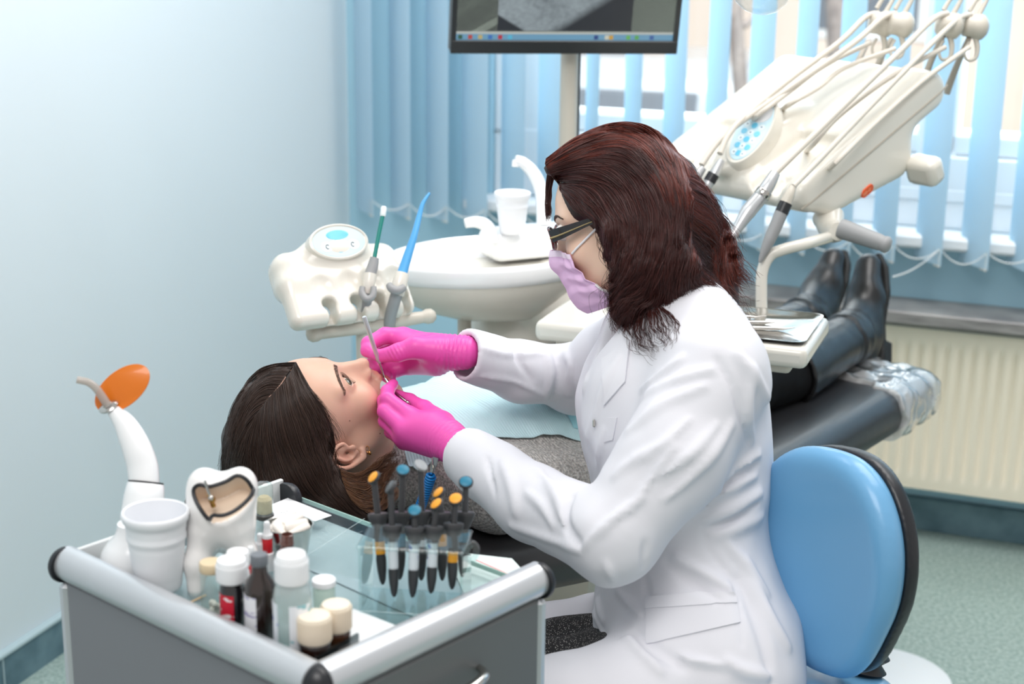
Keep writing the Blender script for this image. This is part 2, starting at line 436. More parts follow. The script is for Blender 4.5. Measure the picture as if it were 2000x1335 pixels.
struct('trim_3', f, mat('grout', (160, 180, 186), 0.7), smooth=0)
f = M(); wbox(f, 0, 4.2, 0, 0.014, 0, 0.095, 0.003); struct('baseboard_back', f, m_tile, smooth=0)
# window: frame, mullions, panes, sill
f = M()
wbox(f, WT0, WT1, -0.16, -0.03, WZ0, 1.02, 0.004); wbox(f, WT0, WT1, -0.15, -0.05, 1.02, 1.08, 0.01); wbox(f, WT0, WT1, -0.16, -0.03, 2.17, WZ1, 0.004)
wbox(f, WT0, WT0 + 0.07, -0.16, -0.03, 1.0, 2.2, 0.004); wbox(f, WT0 + 0.074, WT0 + 0.16, -0.15, -0.04, 1.0, 2.2, 0.008)
for tc in (1.63,): wbox(f, tc, tc + 0.06, -0.15, -0.03, 1.0, 2.2, 0.008); wbox(f, tc + 0.066, tc + 0.10, -0.15, -0.05, 1.0, 2.2, 0.006)
wbox(f, WT1 - 0.08, WT1, -0.16, -0.03, 1.0, 2.2, 0.004)
wbox(f, WT0 + 0.2, WT1 - 0.1, -0.028, -0.022, 0.905, 0.935, 0.002)
win = struct('window_1', f, m_white, smooth=30)
for a, b in ((WT0 + 0.16, 1.63), (1.73, WT1 - 0.08)):
    g = M(); wbox(g, a, b, -0.105, -0.099, 1.08, 2.17); obj('pane', g, clear('window_glass', (250, 253, 253)), win, smooth=0)
f = M(); wbox(f, WT0 - 0.05, WT1 + 0.05, -0.03, 0.085, 0.795, 0.832, 0.008); struct('trim_2', f, m_white, smooth=30)
# stone ledge above the radiator
f = M(); wbox(f, 0.75, 4.0, 0, 0.165, 0.613, 0.646, 0.004); tag(obj('window_ledge', f, m_stone, smooth=30), 'grey marble ledge running over the cream radiator', 'ledge')
# radiator
RD = 0.125
t_, z_b = wpx(1786, 953, RD); _, z_t = wpx(1731, 634, RD)
r0, r1 = 1.12, 2.45
rad = thing('radiator', 'cream ribbed panel radiator under the grey marble ledge', 'radiator', W((r0 + r1) / 2, RD - 0.04, z_b), YW)
n = int((r1 - r0) / 0.0333); G = []
for j in range(n * 8 + 1):
    t = r0 + 0.012 + j * (r1 - r0 - 0.024) / (n * 8); ph = (j / 8) % 1
    dd = RD - 0.010 * (0.5 + 0.5 * math.cos(2 * math.pi * ph)) ** 2.5
    zz = [z_b, z_b + 0.02, z_b + 0.038, z_b + 0.052, z_t - 0.052, z_t - 0.038, z_t - 0.018, z_t]
    G.append([W(t, RD if k in (0, 1, 2, 5, 6, 7) else dd, z) for k, z in enumerate(zz)])
g = M().sheet(G, 0.004, nvec=-EN); obj('front_panel', g, m_rad, rad, smooth=50, world=True)
g = M(); wbox(g, r0, r1, RD - 0.075, RD - 0.069, z_b, z_t); obj('back_panel', g, m_rad, rad, smooth=0, world=True)
for tt in (r0, r1): 
    g = M(); wbox(g, tt - 0.006, tt + 0.006, RD - 0.08, RD + 0.001, z_b, z_t, 0.002); obj('side_cover', g, m_rad, rad, smooth=30, world=True)
g = M()
wbox(g, r0, r1, RD - 0.004, RD, z_t, z_t + 0.006); wbox(g, r0, r1, RD - 0.079, RD - 0.075, z_t, z_t + 0.006)
for j in range(int((r1 - r0) / 0.014)): wbox(g, r0 + j * 0.014, r0 + j * 0.014 + 0.006, RD - 0.077, RD - 0.002, z_t, z_t + 0.005)
obj('top_grille', g, mat('grille_grey', (140, 138, 132), 0.5), rad, smooth=0, world=True)
g = M()
for tt in (r0 + 0.15, r1 - 0.15): g = M(); wbox(g, tt - 0.015, tt + 0.015, 0.003, RD - 0.07, z_b + 0.05, z_t - 0.05); obj('wall_bracket', g, m_rad, rad, smooth=0, world=True)
g = M(); g.tube([W(r0 - 0.03, 0.06, 0.0), W(r0 - 0.03, 0.06, z_b + 0.04), W(r0, 0.07, z_b + 0.04)], 0.009); obj('pipe', g, m_rad, rad, world=True)
# ------------------------------------------------------------ vertical blind: head rail, slats, weights, chain
k_ = NT('blind_fabric'); pb = k_.n('ShaderNodeBsdfPrincipled'); pb.inputs['Base Color'].default_value = s2l((206, 230, 243)); pb.inputs['Roughness'].default_value = 0.8
tl = k_.n('ShaderNodeBsdfTranslucent'); tl.inputs[0].default_value = s2l((206, 230, 243)); mx_ = k_.n('ShaderNodeMixShader'); mx_.inputs[0].default_value = 0.38
wv = k_.n('ShaderNodeTexNoise'); wv.inputs['Scale'].default_value = 500; bp_ = k_.n('ShaderNodeBump'); bp_.inputs['Strength'].default_value = 0.15; k_.l(wv.outputs[0], bp_.inputs['Height']); k_.l(bp_.outputs[0], pb.inputs['Normal'])
k_.l(pb.outputs[0], mx_.inputs[1]); k_.l(tl.outputs[0], mx_.inputs[2]); k_.l(mx_.outputs[0], k_.out.inputs[0])
BD = 0.10; SLAT = 0.127
t_r, z_c = wpx(1811, 512, BD); t_l, _ = wpx(783, 423, BD)
step = (t_r - t_l) / 13.0
blind = thing('vertical_blind', 'light blue vertical blind slats hanging across the window', 'blind', W(1.3, BD, 2.4), 0)
g = M(); wbox(g, -0.0, 3.2, BD - 0.03, BD + 0.03, 2.40, 2.44, 0.006); obj('head_rail', g, m_white, blind, smooth=30, world=True)
rr = random.Random(5); m_wt = mat('blind_weight', (240, 232, 222), 0.5); bots = []
for i in range(-14, 13):
    t = t_r + i * step
    if t > 3.15 or t < 0.03: continue
    az = math.radians(107 + rr.uniform(-4, 4)) if i > -9 else math.radians(112 + rr.uniform(-12, 16))
    w = A(math.cos(az), math.sin(az), 0); nn = A(-w[1], w[0], 0); c = W(t, BD, 0); bots.append((c, w))
    prof = [(c + w * (x * SLAT / 2) + nn * (0.006 * (1 - x * x))) for x in np.linspace(-1, 1, 7)]
    G = [[p + A(0, 0, z) for z in (z_c + 0.004, z_c + 0.06, 1.2, 1.8, 2.4)] for p in prof]
    obj('slat', M().sheet(G, 0.0006), k_.m, blind, smooth=60, world=True)
    g = M(); g.box(c + A(0, 0, z_c + 0.024) - w * SLAT * 0.34, (SLAT * 0.22, 0.004, 0.05), np.stack([w, nn, A(0, 0, 1)], 1), 0.001); obj('weight', g, m_wt, blind, smooth=30, world=True)
g = M(); rr2 = random.Random(3)
for (c0, w0), (c1, w1) in zip(bots[:-1], bots[1:]):
    a = c0 - w0 * SLAT * 0.42 + A(0, 0, z_c + 0.047); b = c1 - w1 * SLAT * 0.42 + A(0, 0, z_c + 0.047); sag = rr2.uniform(0.018, 0.045)
    for q in np.linspace(0, 1, 22): g.ball(a + (b - a) * q - A(0, 0, sag * 4 * q * (1 - q)), 0.0026, 6, 5)
cb = bots[[i for i, (c, w) in enumerate(bots) if proj(c + A(0, 0, z_c))[0] > 1780][0]]
a = cb[0] - cb[1] * SLAT * 0.42 + A(0, 0, z_c + 0.047); b = at(1745, 540, depth(a) - 0.05)
for q in np.linspace(0, 1, 26): g.ball(a + (b - a) * q - A(0, 0, 0.012 * 4 * q * (1 - q)), 0.0026, 6, 5)
obj('bead_chain', g, mat('bead_plastic', (238, 240, 240), 0.4), blind, smooth=60, world=True)
# ------------------------------------------------------------ outside the window
g = M(); g.box((3, 14, -0.9), (40, 19, 0.1)); o = struct('ground', g, mat('snowy_ground', (225, 226, 228), 0.9, rgb2=(190, 188, 186), vscale=0.8), smooth=0)
bld = thing('building', 'beige building far outside behind the blind slats', 'building', (3, 15, -0.85), YW)
g = M(); g.box(A(3, 15, 3.2), (26, 0.6, 8), RW); obj('facade', g, mat('beige_plaster', (238, 226, 216), 0.9, rgb2=(224, 206, 194), vscale=0.5), bld, smooth=0, world=True)
for i in range(9):
    c = A(3, 15, 1.2) + ET * (-10.5 + i * 2.7) - EN * 0.31
    g = M(); g.box(c, (1.15, 0.06, 1.5), RW); wf = obj('window_frame', g, m_white, bld, smooth=0, world=True)
    g = M(); g.box(c - EN * 0.035, (0.98, 0.02, 1.34), RW); obj('pane', g, mat('far_pane', (120, 126, 136), 0.1), wf, smooth=0, world=True)
def trunk(u, d, r, lab):
    p = at(u, 330, d); p[2] = -0.85; t = thing('tree', lab, 'tree', p, 0, 'bare trees outside')
    g = M(); g.tube([p, p + A(0.05, 0, 1.2), p + A(-0.04, 0.05, 2.4), p + A(0.1, 0, 4.2)], [r * 1.3, r, r * 0.9, r * 0.6], res=4); obj('trunk', g, mat('bark', (150, 140, 136), 0.9, rgb2=(118, 108, 106), vscale=12), t, world=True)
    for k, (h, s) in enumerate(((1.9, 1), (2.3, -1), (2.8, 1), (3.3, -1))):
        g = M(); q = p + A(0.02, 0.02, h); g.tube([q, q + A(s * 0.5, 0.1, 0.5), q + A(s * 0.9, 0.2, 1.2)], [r * 0.4, r * 0.25, 0.01], res=3); obj('branch', g, MATS['bark'], t, world=True)
trunk(1628, 9.0, 0.085, 'bare grey tree trunk outside behind the instrument hoses'); trunk(1432, 8.0, 0.04, 'thin bare grey tree outside below the operating lamp')
# parked car far outside
cp = at(1225, 235, 11.0); cp[2] = -0.85
car = thing('car', 'pale grey parked car outside seen between blind slats', 'car', cp, YW + 0.1)
def car_f(P):
    d = d_box(P, (0, 0, 0.62), (2.1, 0.85, 0.34), None, 0.2); d = smin(d, d_box(P, (-0.15, 0, 1.1), (1.15, 0.72, 0.4), None, 0.25), 0.15)
    for sx in (-1.3, 1.3):
        for sy in (-1, 1): d = smax(d, -d_cap(P, (sx, sy * 0.7, 0.34), (sx, sy * 1.2, 0.34), 0.38, 0.38), 0.03)
    return d
V_, Q_ = surf(car_f, (-2.3, -1, 0), (2.3, 1, 1.7), 0.07); obj('body', None, mat('car_paint', (196, 204, 214), 0.25, coat=0.6), car, smooth=180, verts=V_, faces=Q_)
for sx in (-1.3, 1.3):
    for sy in (-1, 1):
        g = M(); g.lathe([(0.2, -0.1), (0.32, -0.1), (0.34, 0), (0.32, 0.1), (0.2, 0.1)], (sx, sy * 0.78, 0.34), (0, 1, 0), 24); obj('wheel', g, mat('tyre', (40, 40, 42), 0.8), car)
for sy in (-1, 1):
    g = M(); g.box((-0.15, sy * 0.70, 1.14), (1.5, 0.06, 0.34), None, 0.02); obj('side_window', g, mat('far_pane', (120, 126, 136), 0.1), car, smooth=30)
# ============================================================ instrument trolley
TY = math.radians(-40.9); TC = A(-0.24, 1.667, 0); TL, TS, TZ = 0.445, 0.35, 0.893
RT = rotz(TY)
def tl(p): return RT.T @ (np.asarray(p, float) - TC)          # world -> trolley
def tw(x, y, z): return TC + RT @ A(x, y, z)
m_alu = mat('brushed_aluminium', (205, 208, 212), 0.30, metal=0.55, spec=0.5)
m_black = mat('black_plastic', (28, 30, 35), 0.35)
m_panel = mat('grey_steel_panel', (124, 126, 131), 0.42, bump=0.02)
m_panel2 = mat('dark_grey_drawer', (100, 103, 104), 0.42, bump=0.02)
m_steel = mat('polished_steel', (198, 196, 192), 0.16, metal=1.0)
trolley = thing('instrument_trolley', 'grey metal dental trolley with rounded aluminium rails and a glass top', 'trolley', TC, TY)
hx, hy = TL / 2, TS / 2
g = M(); g.box((0, 0, 0.46), (TL - 0.03, TS - 0.03, 0.70), None, 0.004); g.box((0, 0, 0.83), (TL - 0.03, TS - 0.03, 0.06), None, 0.003); obj('cabinet_body', g, m_panel2, trolley, smooth=30)
g = M(); g.box((0, -hy + 0.004, 0.49), (TL - 0.035, 0.012, 0.79), None, 0.002); obj('side_panel', g, m_panel, trolley, smooth=30)
g = M(); g.box((0, hy - 0.006, 0.46), (TL - 0.035, 0.012, 0.74), None, 0.002); obj('side_panel', g, m_panel, trolley, smooth=30)
dz = [(0.63, 0.885), (0.36, 0.62), (0.10, 0.35)]
for k, (a, b) in enumerate(dz):
    g = M(); g.box((hx - 0.002, 0, (a + b) / 2), (0.014, TS - 0.035, b - a), None, 0.003); dr = obj('drawer', g, m_panel2, trolley, smooth=30)
    g = M(); zc_ = b - 0.045; pts = [(hx + 0.003, -0.052, zc_), (hx + 0.018, -0.047, zc_ - 0.001), (hx + 0.027, -0.02, zc_ - 0.002), (hx + 0.029, 0.01, zc_ - 0.002), (hx + 0.022, 0.045, zc_), (hx + 0.003, 0.056, zc_)]
    g.tube(pts, [0.004, 0.006, 0.0072, 0.0072, 0.006, 0.004], 12, res=6, flat=0.8); obj('handle', g, m_steel, dr)
def rail(axis):
    """rolled aluminium profile: rounded outside, flat inside"""
    g = M(); prof = [(-0.006, -0.019)] + [(-0.006 + 0.0 + 0.0205 * math.cos(t) * (1 if math.cos(t) > 0 else 0.75), 0.001 + 0.0205 * math.sin(t)) for t in np.radians(np.linspace(-78, 180, 20))] + [(-0.020, -0.019)]
    if axis == 'x': rings = [[A(x, -(hy + o - 0.005), TZ + 0.008 + z) for o, z in prof] for x in (-hx + 0.004, hx - 0.014)]
    else: rings = [[A(hx + o - 0.005, y, TZ + 0.008 + z) for o, z in prof] for y in (-hy + 0.014, hy - 0.004)]
    return g.loft(rings)
obj('rail', rail('x'), m_alu, trolley, smooth=35); obj('rail', rail('y'), m_alu, trolley, smooth=35)
for c, d in (((-hx + 0.004, -hy + 0.007, TZ + 0.008), (-1, 0, 0)), ((hx - 0.007, hy - 0.004, TZ + 0.008), (0, 1, 0))):
    g = M(); g.lathe([(0.0, -0.003), (0.0212, -0.003), (0.0218, 0.001), (0.0200, 0.005), (0.012, 0.0072), (0.0, 0.0076)], c, d, 24, (False, False)); obj('end_cap', g, m_black, trolley)
g = M(); g.ball((hx - 0.010, -hy + 0.010, TZ + 0.004), (0.019, 0.019, 0.023), 24, 16); g.cyl((hx - 0.012, -hy + 0.012, 0.86), (hx - 0.012, -hy + 0.012, TZ), 0.016); obj('corner_cap', g, m_black, trolley)
for x, y in ((-hx + 0.006, -hy + 0.006), (hx - 0.006, hy - 0.006), (-hx + 0.006, hy - 0.006), (hx - 0.008, -hy + 0.008)):
    g = M(); g.box((x, y, 0.48), (0.016, 0.016, 0.80), None, 0.005); obj('corner_post', g, m_alu, trolley, smooth=30)
for sx in (-1, 1):
    for sy in (-1, 1):
        cst = obj('caster', M().lathe([(0.004, -0.012), (0.026, -0.012), (0.03, -0.008), (0.03, 0.008), (0.026, 0.012), (0.004, 0.012)], (sx * (hx - 0.04), sy * (hy - 0.04), 0.03), (0, 1, 0)), m_black, trolley)
        obj('fork', M().box((sx * (hx - 0.04), sy * (hy - 0.04), 0.075), (0.034, 0.03, 0.05), None, 0.005), m_steel, cst, smooth=30)
# low edge strip along the wall side, black end cap at the far corner
g = M(); g.box((-hx + 0.002, 0.004, TZ + 0.004), (0.006, TS - 0.03, 0.034), None, 0.001); obj('edge_strip', g, mat('white_metal', (222, 224, 224), 0.35), trolley, smooth=30)
g = M(); g.lathe([(0.0, -0.004), (0.021, -0.004), (0.022, 0), (0.019, 0.008), (0.0, 0.011)], (-hx + 0.016, hy - 0.014, TZ - 0.002), (0, 1, 0), 24, (False, False)); obj('end_cap', g, m_black, trolley)
# inner deck and the glass plate on it
k_ = NT('teal_deck'); b_ = k_.n('ShaderNodeBsdfPrincipled'); b_.inputs['Roughness'].default_value = 0.3; k_.l(b_.outputs[0], k_.out.inputs[0])
tc_ = k_.n('ShaderNodeTexCoord'); n1 = k_.n('ShaderNodeTexNoise'); n1.inputs['Scale'].default_value = 5; n1.inputs['Detail'].default_value = 5; k_.l(tc_.outputs['Object'], n1.inputs['Vector'])
r1_ = k_.n('ShaderNodeValToRGB'); r1_.color_ramp.elements[0].position = 0.35; r1_.color_ramp.elements[1].position = 0.7
r1_.color_ramp.elements[0].color = s2l((168, 182, 186)); r1_.color_ramp.elements[1].color = s2l((194, 205, 208)); k_.l(n1.outputs[0], r1_.inputs[0]); k_.l(r1_.outputs[0], b_.inputs['Base Color'])
g = M(); g.box((0, 0.004, 0.872), (TL - 0.03, TS - 0.022, 0.010), None, 0.002); obj('deck', g, k_.m, trolley, smooth=30)
m_gl = clear('green_glass', (245, 249, 249), 0.02, 1.0)
g = M(); g.box((0.0, 0.008, TZ - 0.0035), (TL - 0.036, TS - 0.020, 0.006), None, 0.0008); obj('glass_top', g, m_gl, trolley, smooth=0)
m_edge = mat('glass_edge', (168, 200, 190), 0.2)
g = M(); g.box((0.0, hy - 0.0015, TZ - 0.0035), (TL - 0.036, 0.0016, 0.0056)); obj('glass_edge', g, m_edge, trolley, smooth=0)
# scuffs on the glass: thin polished arcs
g = M(); m_sc = clear('scuff', (255, 255, 255), 0.3, 1.0, 0.18, (225, 240, 240)); zs = TZ + 0.0002
for i in range(9):
    c = tl(atz(655 + RNG.uniform(-25, 30), 1045 + RNG.uniform(-18, 12), zs)); r = RNG.uniform(0.018, 0.045); a0 = RNG.uniform(2.5, 4.5)
    ts = np.linspace(a0, a0 + RNG.uniform(1.2, 2.6), 16); g.add([A(c[0] + rr_ * math.cos(t), c[1] + 0.8 * rr_ * math.sin(t), zs) for t in ts for rr_ in (r, r + 0.0007)], [(2 * j, 2 * j + 1, 2 * j + 3, 2 * j + 2) for j in range(15)])
a = tl(atz(606, 1080, zs)); b = tl(atz(712, 1012, zs)); g.box((a + b) / 2, (np.linalg.norm(b - a), 0.0012, 0.0002), np.stack([nrm(b - a), np.cross(A(0, 0, 1), nrm(b - a)), A(0, 0, 1)], 1))
obj('scuff_marks', g, m_sc, trolley, smooth=0, kind='stuff')

# ------------------------------------------------------------ papers lying on the deck under the glass and on it
def paper(name, px, z, mt, label, cat='paper', group=None, marks=None):
    P = [atz(u, v, z) for u, v in px]; c = np.mean(P, 0); t = thing(name, label, cat, (c[0], c[1], z), 0, group)
    g = M(); g.prism([p - A(0, 0, 0.0003) for p in P], (0, 0, 0.0004)); obj('sheet', g, mt, t, smooth=0, world=True)
    if marks:
        mm_, segs = marks
        g = M()
        for (u0, v0), (u1, v1), w_ in segs:
            p, q = atz(u0, v0, z + 0.0003), atz(u1, v1, z + 0.0003); x = nrm(q - p); g.box((p + q) / 2, (np.linalg.norm(q - p), w_, 0.0002), np.stack([x, np.cross(A(0, 0, 1), x), A(0, 0, 1)], 1))
        obj('writing', g, mm_, t, smooth=0, world=True)
    return t
m_pap = mat('white_paper', (240, 241, 243), 0.7); m_ink = mat('grey_ink', (70, 76, 84), 0.7)
sg = []
for k, (u, v) in enumerate(((553, 1001), (560, 998), (564, 1003), (570, 1000), (566, 996), (572, 1005), (577, 1002), (581, 1005), (589, 1003), (549, 1000), (557, 1003), (585, 1006))): sg.append(((u, v), (u + RNG.uniform(1, 4), v + RNG.uniform(-2, 2)), 0.0007))
paper('note_paper', ((530, 985), (562, 972), (648, 1006), (616, 1017), (560, 1005), (530, 1010)), TZ + 0.001, m_pap, 'white note with pencil scribbles lying behind the steel cup of cotton rolls', marks=(m_ink, sg))
paper('note_paper', ((690, 1188), (786, 1226), (700, 1282), (650, 1240)), TZ + 0.001, m_pap, 'blank white sheet beside the brown bottles with cream caps')
paper('form_paper', ((870, 1075), (1000, 1090), (1035, 1128), (915, 1178)), 0.8785, mat('form_paper', (214, 226, 224), 0.7), 'pale printed form with a red line under the glass top', marks=(mat('red_line', (226, 150, 152), 0.7), [((930, 1093), (985, 1117), 0.002), ((985, 1117), (1005, 1126), 0.0012)]))
paper('form_paper', ((700, 1130), (860, 1190), (810, 1205), (600, 1110)), 0.8787, mat('grey_form', (184, 196, 202), 0.7), 'light grey strip of paper under the glass beneath the syringe stand')
paper('card', ((540, 974), (562, 965), (574, 971), (552, 981)), 0.8785, mat('pale_yellow', (226, 218, 176), 0.7), 'small pale yellow card under the far corner of the glass')
paper('card', ((172, 1096), (212, 1080), (222, 1086), (182, 1104)), 0.8785, mat('pale_yellow', (226, 218, 176), 0.7), 'pale yellow strip for the reflecting ledge beside the curing lamp foot')  # stands for the inner ledge's reflection, put in as a yellow sheet

# ------------------------------------------------------------ bottles and cups (local frame: z up from the glass)
def on(u, v, z=TZ + 0.0002): return atz(u, v, z)
def scale_at(p): return F_PX / depth(p)                           # photo pixels per metre there
def bottle(name, label, cat, base, prof, m_b, cap, m_c, lab=None, m_l=None, ribs=False, group=None, inside=None, rz=0.0):
    t = thing(name, label, cat, base, rz, group)
    obj('body', M().lathe(prof, n=36), m_b, t, smooth=50)
    if inside: obj('contents', M().lathe(inside[0], n=28), inside[1], t, smooth=50)
    if cap:
        c = obj('cap', M().lathe(cap, n=44), m_c, t, smooth=35)
        if ribs:
            r = max(p[0] for p in cap); z0 = min(p[1] for p in cap if p[0] > r * 0.9) + 0.002; z1 = max(p[1] for p in cap if p[0] > r * 0.9) - 0.003; g = M()
            for a in np.arange(36) * 2 * math.pi / 36: g.box((r * math.cos(a), r * math.sin(a), (z0 + z1) / 2), (0.0011, 0.0014, z1 - z0), rotz(a))
            obj('grip_ribs', g, m_c, c, smooth=0)
    if lab:
        for r, z0, z1, a0, a1, mt in lab:
            ts = np.radians(np.linspace(a0, a1, 18)); g = M().sheet([[A((r + 0.0004) * math.cos(q), (r + 0.0004) * math.sin(q), z) for z in np.linspace(z0, z1, 4)] for q in ts], 0.0003); obj('label', g, mt, t, smooth=60)
    return t
def cylp(r, h, ch=0.002): return [(r - ch, 0), (r, ch), (r, h - ch), (r - ch, h)]
m_wcap = mat('white_plastic', (243, 244, 246), 0.35); m_ccap = mat('cream_plastic', (238, 225, 205), 0.45)
m_amber = mat('dark_amber_glass', (38, 20, 14), 0.06, spec=0.7, coat=0.6); m_blackg = mat('black_bottle', (24, 22, 26), 0.08, spec=0.7, coat=0.5)
m_clear = clear('clear_plastic', (240, 246, 246), 0.05, 1.0, 0.34, (236, 242, 242)); m_jar = clear('jar_glass', (240, 247, 245), 0.02, 1.3, 0.10)
def lmat(name, base, marks, seed=0, sc=(60, 60, 60)):
    """printed label: paper colour with rows of small coloured print"""
    if name in MATS: return MATS[name]
    k = NT(name); b = k.n('ShaderNodeBsdfPrincipled'); b.inputs['Roughness'].default_value = 0.5; k.l(b.outputs[0], k.out.inputs[0])
    tc = k.n('ShaderNodeTexCoord'); mp = k.n('ShaderNodeMapping'); mp.inputs['Scale'].default_value = sc; mp.inputs['Location'].default_value = (seed * 3.1, seed * 1.7, seed); k.l(tc.outputs['Object'], mp.inputs[0])
    cur = None
    for i, (c, th, s) in enumerate(marks):
        nz = k.n('ShaderNodeTexNoise'); nz.inputs['Scale'].default_value = s; nz.inputs['Detail'].default_value = 2; k.l(mp.outputs[0], nz.inputs['Vector'])
        gt = k.n('ShaderNodeMath'); gt.operation = 'GREATER_THAN'; gt.inputs[1].default_value = th; k.l(nz.outputs[0], gt.inputs[0])
        mx = k.n('ShaderNodeMix'); mx.data_type = 'RGBA'; mx.inputs['A'].default_value = s2l(base); mx.inputs['B'].default_value = s2l(c); k.l(gt.outputs[0], mx.inputs['Factor'])
        if cur is not None: k.l(cur, mx.inputs['A'])
        cur = mx.outputs['Result']
    k.l(cur, b.inputs['Base Color']); MATS[name] = k.m
    return k.m
l_red = lmat('red_label', (206, 24, 52), [((244, 236, 238), 0.60, 1.3)], 1, (50, 50, 120))
l_white = lmat('white_label', (240, 240, 244), [((168, 164, 196), 0.62, 1.5)], 2, (30, 30, 160))
l_clear = lmat('clear_bottle_label', (236, 240, 246), [((140, 190, 200), 0.62, 1.0), ((96, 100, 190), 0.66, 1.2)], 3, (45, 45, 60))
cam_a = math.degrees(math.atan2(-1, 0.1))     # direction of the tripod in plan
# glass jar with beige lid
b = on(417, 1200); s = scale_at(b)
bottle('glass_jar', 'small clear glass jar with beige lid holding cotton pellets', 'jar', b, [(0.0118, 0), (0.0125, 0.002), (0.0125, 0.050), (0.0105, 0.054)], m_jar,
       [(0.0, 0.052), (0.0125, 0.052), (0.0132, 0.054), (0.0132, 0.061), (0.0122, 0.063), (0, 0.063)], mat('beige_plastic', (218, 198, 164), 0.45))
for i in range(12):
    a = RNG.uniform(0, 6.28); r = RNG.uniform(0, 0.007); z = 0.004 + 0.0035 * (i // 3)
    tag(obj('cotton_pellet', M().ball(b + A(r * math.cos(a), r * math.sin(a), z), 0.0033, 10, 8), mat('cotton', (240, 234, 226), 0.9, bump=0.3, bscale=400)), 'white cotton pellet inside the jar with beige lid', 'cotton pellet', 'cotton pellets in the glass jar')
# black bottle with red label
b = on(457, 1224)
bottle('medicine_bottle', 'small black bottle with ribbed white cap and red label', 'bottle', b, [(0.0125, 0), (0.0135, 0.002), (0.0135, 0.048), (0.009, 0.056), (0.009, 0.06)], m_blackg,
       [(0, 0.055), (0.0158, 0.055), (0.0165, 0.057), (0.0160, 0.076), (0.0148, 0.079), (0, 0.0795)], m_wcap, [(0.0135, 0.004, 0.042, cam_a - 95, cam_a + 8, l_red)], ribs=True)
# white capped bottle behind it
b = on(468, 1180)
bottle('medicine_bottle', 'low bottle with plain white cap half hidden behind the red label bottle', 'bottle', b, [(0.011, 0), (0.012, 0.002), (0.012, 0.040), (0.009, 0.047)], m_wcap,
       [(0, 0.046), (0.0122, 0.046), (0.0128, 0.048), (0.0126, 0.062), (0.0116, 0.064), (0, 0.0645)], m_wcap)
# tall amber bottle with grey cap
b = on(511, 1243)
bottle('medicine_bottle', 'tall dark amber bottle with grey cap and white label', 'bottle', b, [(0.0155, 0), (0.0168, 0.002), (0.0168, 0.056), (0.0150, 0.064), (0.0085, 0.074), (0.008, 0.086)], m_amber,
       [(0, 0.083), (0.0090, 0.083), (0.0094, 0.084), (0.0094, 0.093), (0.0086, 0.095), (0, 0.095)], mat('grey_plastic', (112, 116, 122), 0.5), [(0.0168, 0.004, 0.052, cam_a - 100, cam_a - 12, l_white)])
# tall clear bottle with white cap
b = on(574, 1272)
bottle('spray_bottle', 'tall clear plastic bottle with big ribbed white cap', 'bottle', b, [(0.0185, 0), (0.0200, 0.002), (0.0200, 0.066), (0.0180, 0.074), (0.0150, 0.079), (0.0150, 0.083)], m_clear,
       [(0, 0.080), (0.0166, 0.080), (0.0172, 0.082), (0.0166, 0.106), (0.0145, 0.1105), (0.009, 0.112), (0, 0.1122)], m_wcap,
       [(0.0200, 0.006, 0.060, cam_a - 100, cam_a - 48, l_clear), (0.0200, 0.006, 0.060, cam_a - 8, cam_a + 62, l_clear)], ribs=True, inside=([(0.0185, 0.002), (0.0186, 0.060)], clear('clear_liquid', (228, 238, 236), 0.02, 0.5)))
# small vial
b = on(634, 1195)
bottle('vial', 'small milky vial with flat white cap behind the cream capped bottles', 'vial', b, [(0.0115, 0), (0.0122, 0.002), (0.0122, 0.032), (0.011, 0.034)], clear('milky_vial', (232, 244, 236), 0.1, 1.0, 0.45, (226, 236, 228)),
       [(0, 0.033), (0.0132, 0.033), (0.0134, 0.034), (0.0132, 0.039), (0.0122, 0.040), (0, 0.040)], m_wcap)
# amber bottles with cream caps
b = on(616, 1287)
bottle('medicine_bottle', 'small dark bottle with cream cap nearest the corner of the trolley', 'bottle', b, [(0.0150, 0), (0.0162, 0.002), (0.0162, 0.021), (0.0145, 0.024)], m_amber,
       [(0, 0.022), (0.0168, 0.022), (0.0174, 0.024), (0.0172, 0.047), (0.0160, 0.050), (0, 0.0505)], m_ccap, ribs=True)
b = on(658, 1262)
bottle('medicine_bottle', 'small brown bottle with cream cap second from the trolley corner', 'bottle', b, [(0.0140, 0), (0.0150, 0.002), (0.0150, 0.021), (0.0135, 0.024)], mat('brown_glass', (70, 40, 22), 0.06, spec=0.7, coat=0.6),
       [(0, 0.021), (0.0154, 0.021), (0.0160, 0.023), (0.0158, 0.046), (0.0146, 0.049), (0, 0.0495)], m_ccap, ribs=True)
# uncapped amber bottle in front of the cotton cup
b = on(563, 1128)
bottle('medicine_bottle', 'uncapped amber bottle with threaded neck before the cup of cotton rolls', 'bottle', b, [(0.0120, 0), (0.0130, 0.002), (0.0130, 0.030), (0.0075, 0.038), (0.0073, 0.041), (0.0080, 0.042), (0.0080, 0.044), (0.0073, 0.045), (0.0078, 0.047), (0.0073, 0.049), (0.0070, 0.054), (0.0062, 0.0545), (0.0060, 0.046)], mat('amber_neck', (104, 66, 58), 0.08, spec=0.7, coat=0.6), None, None)
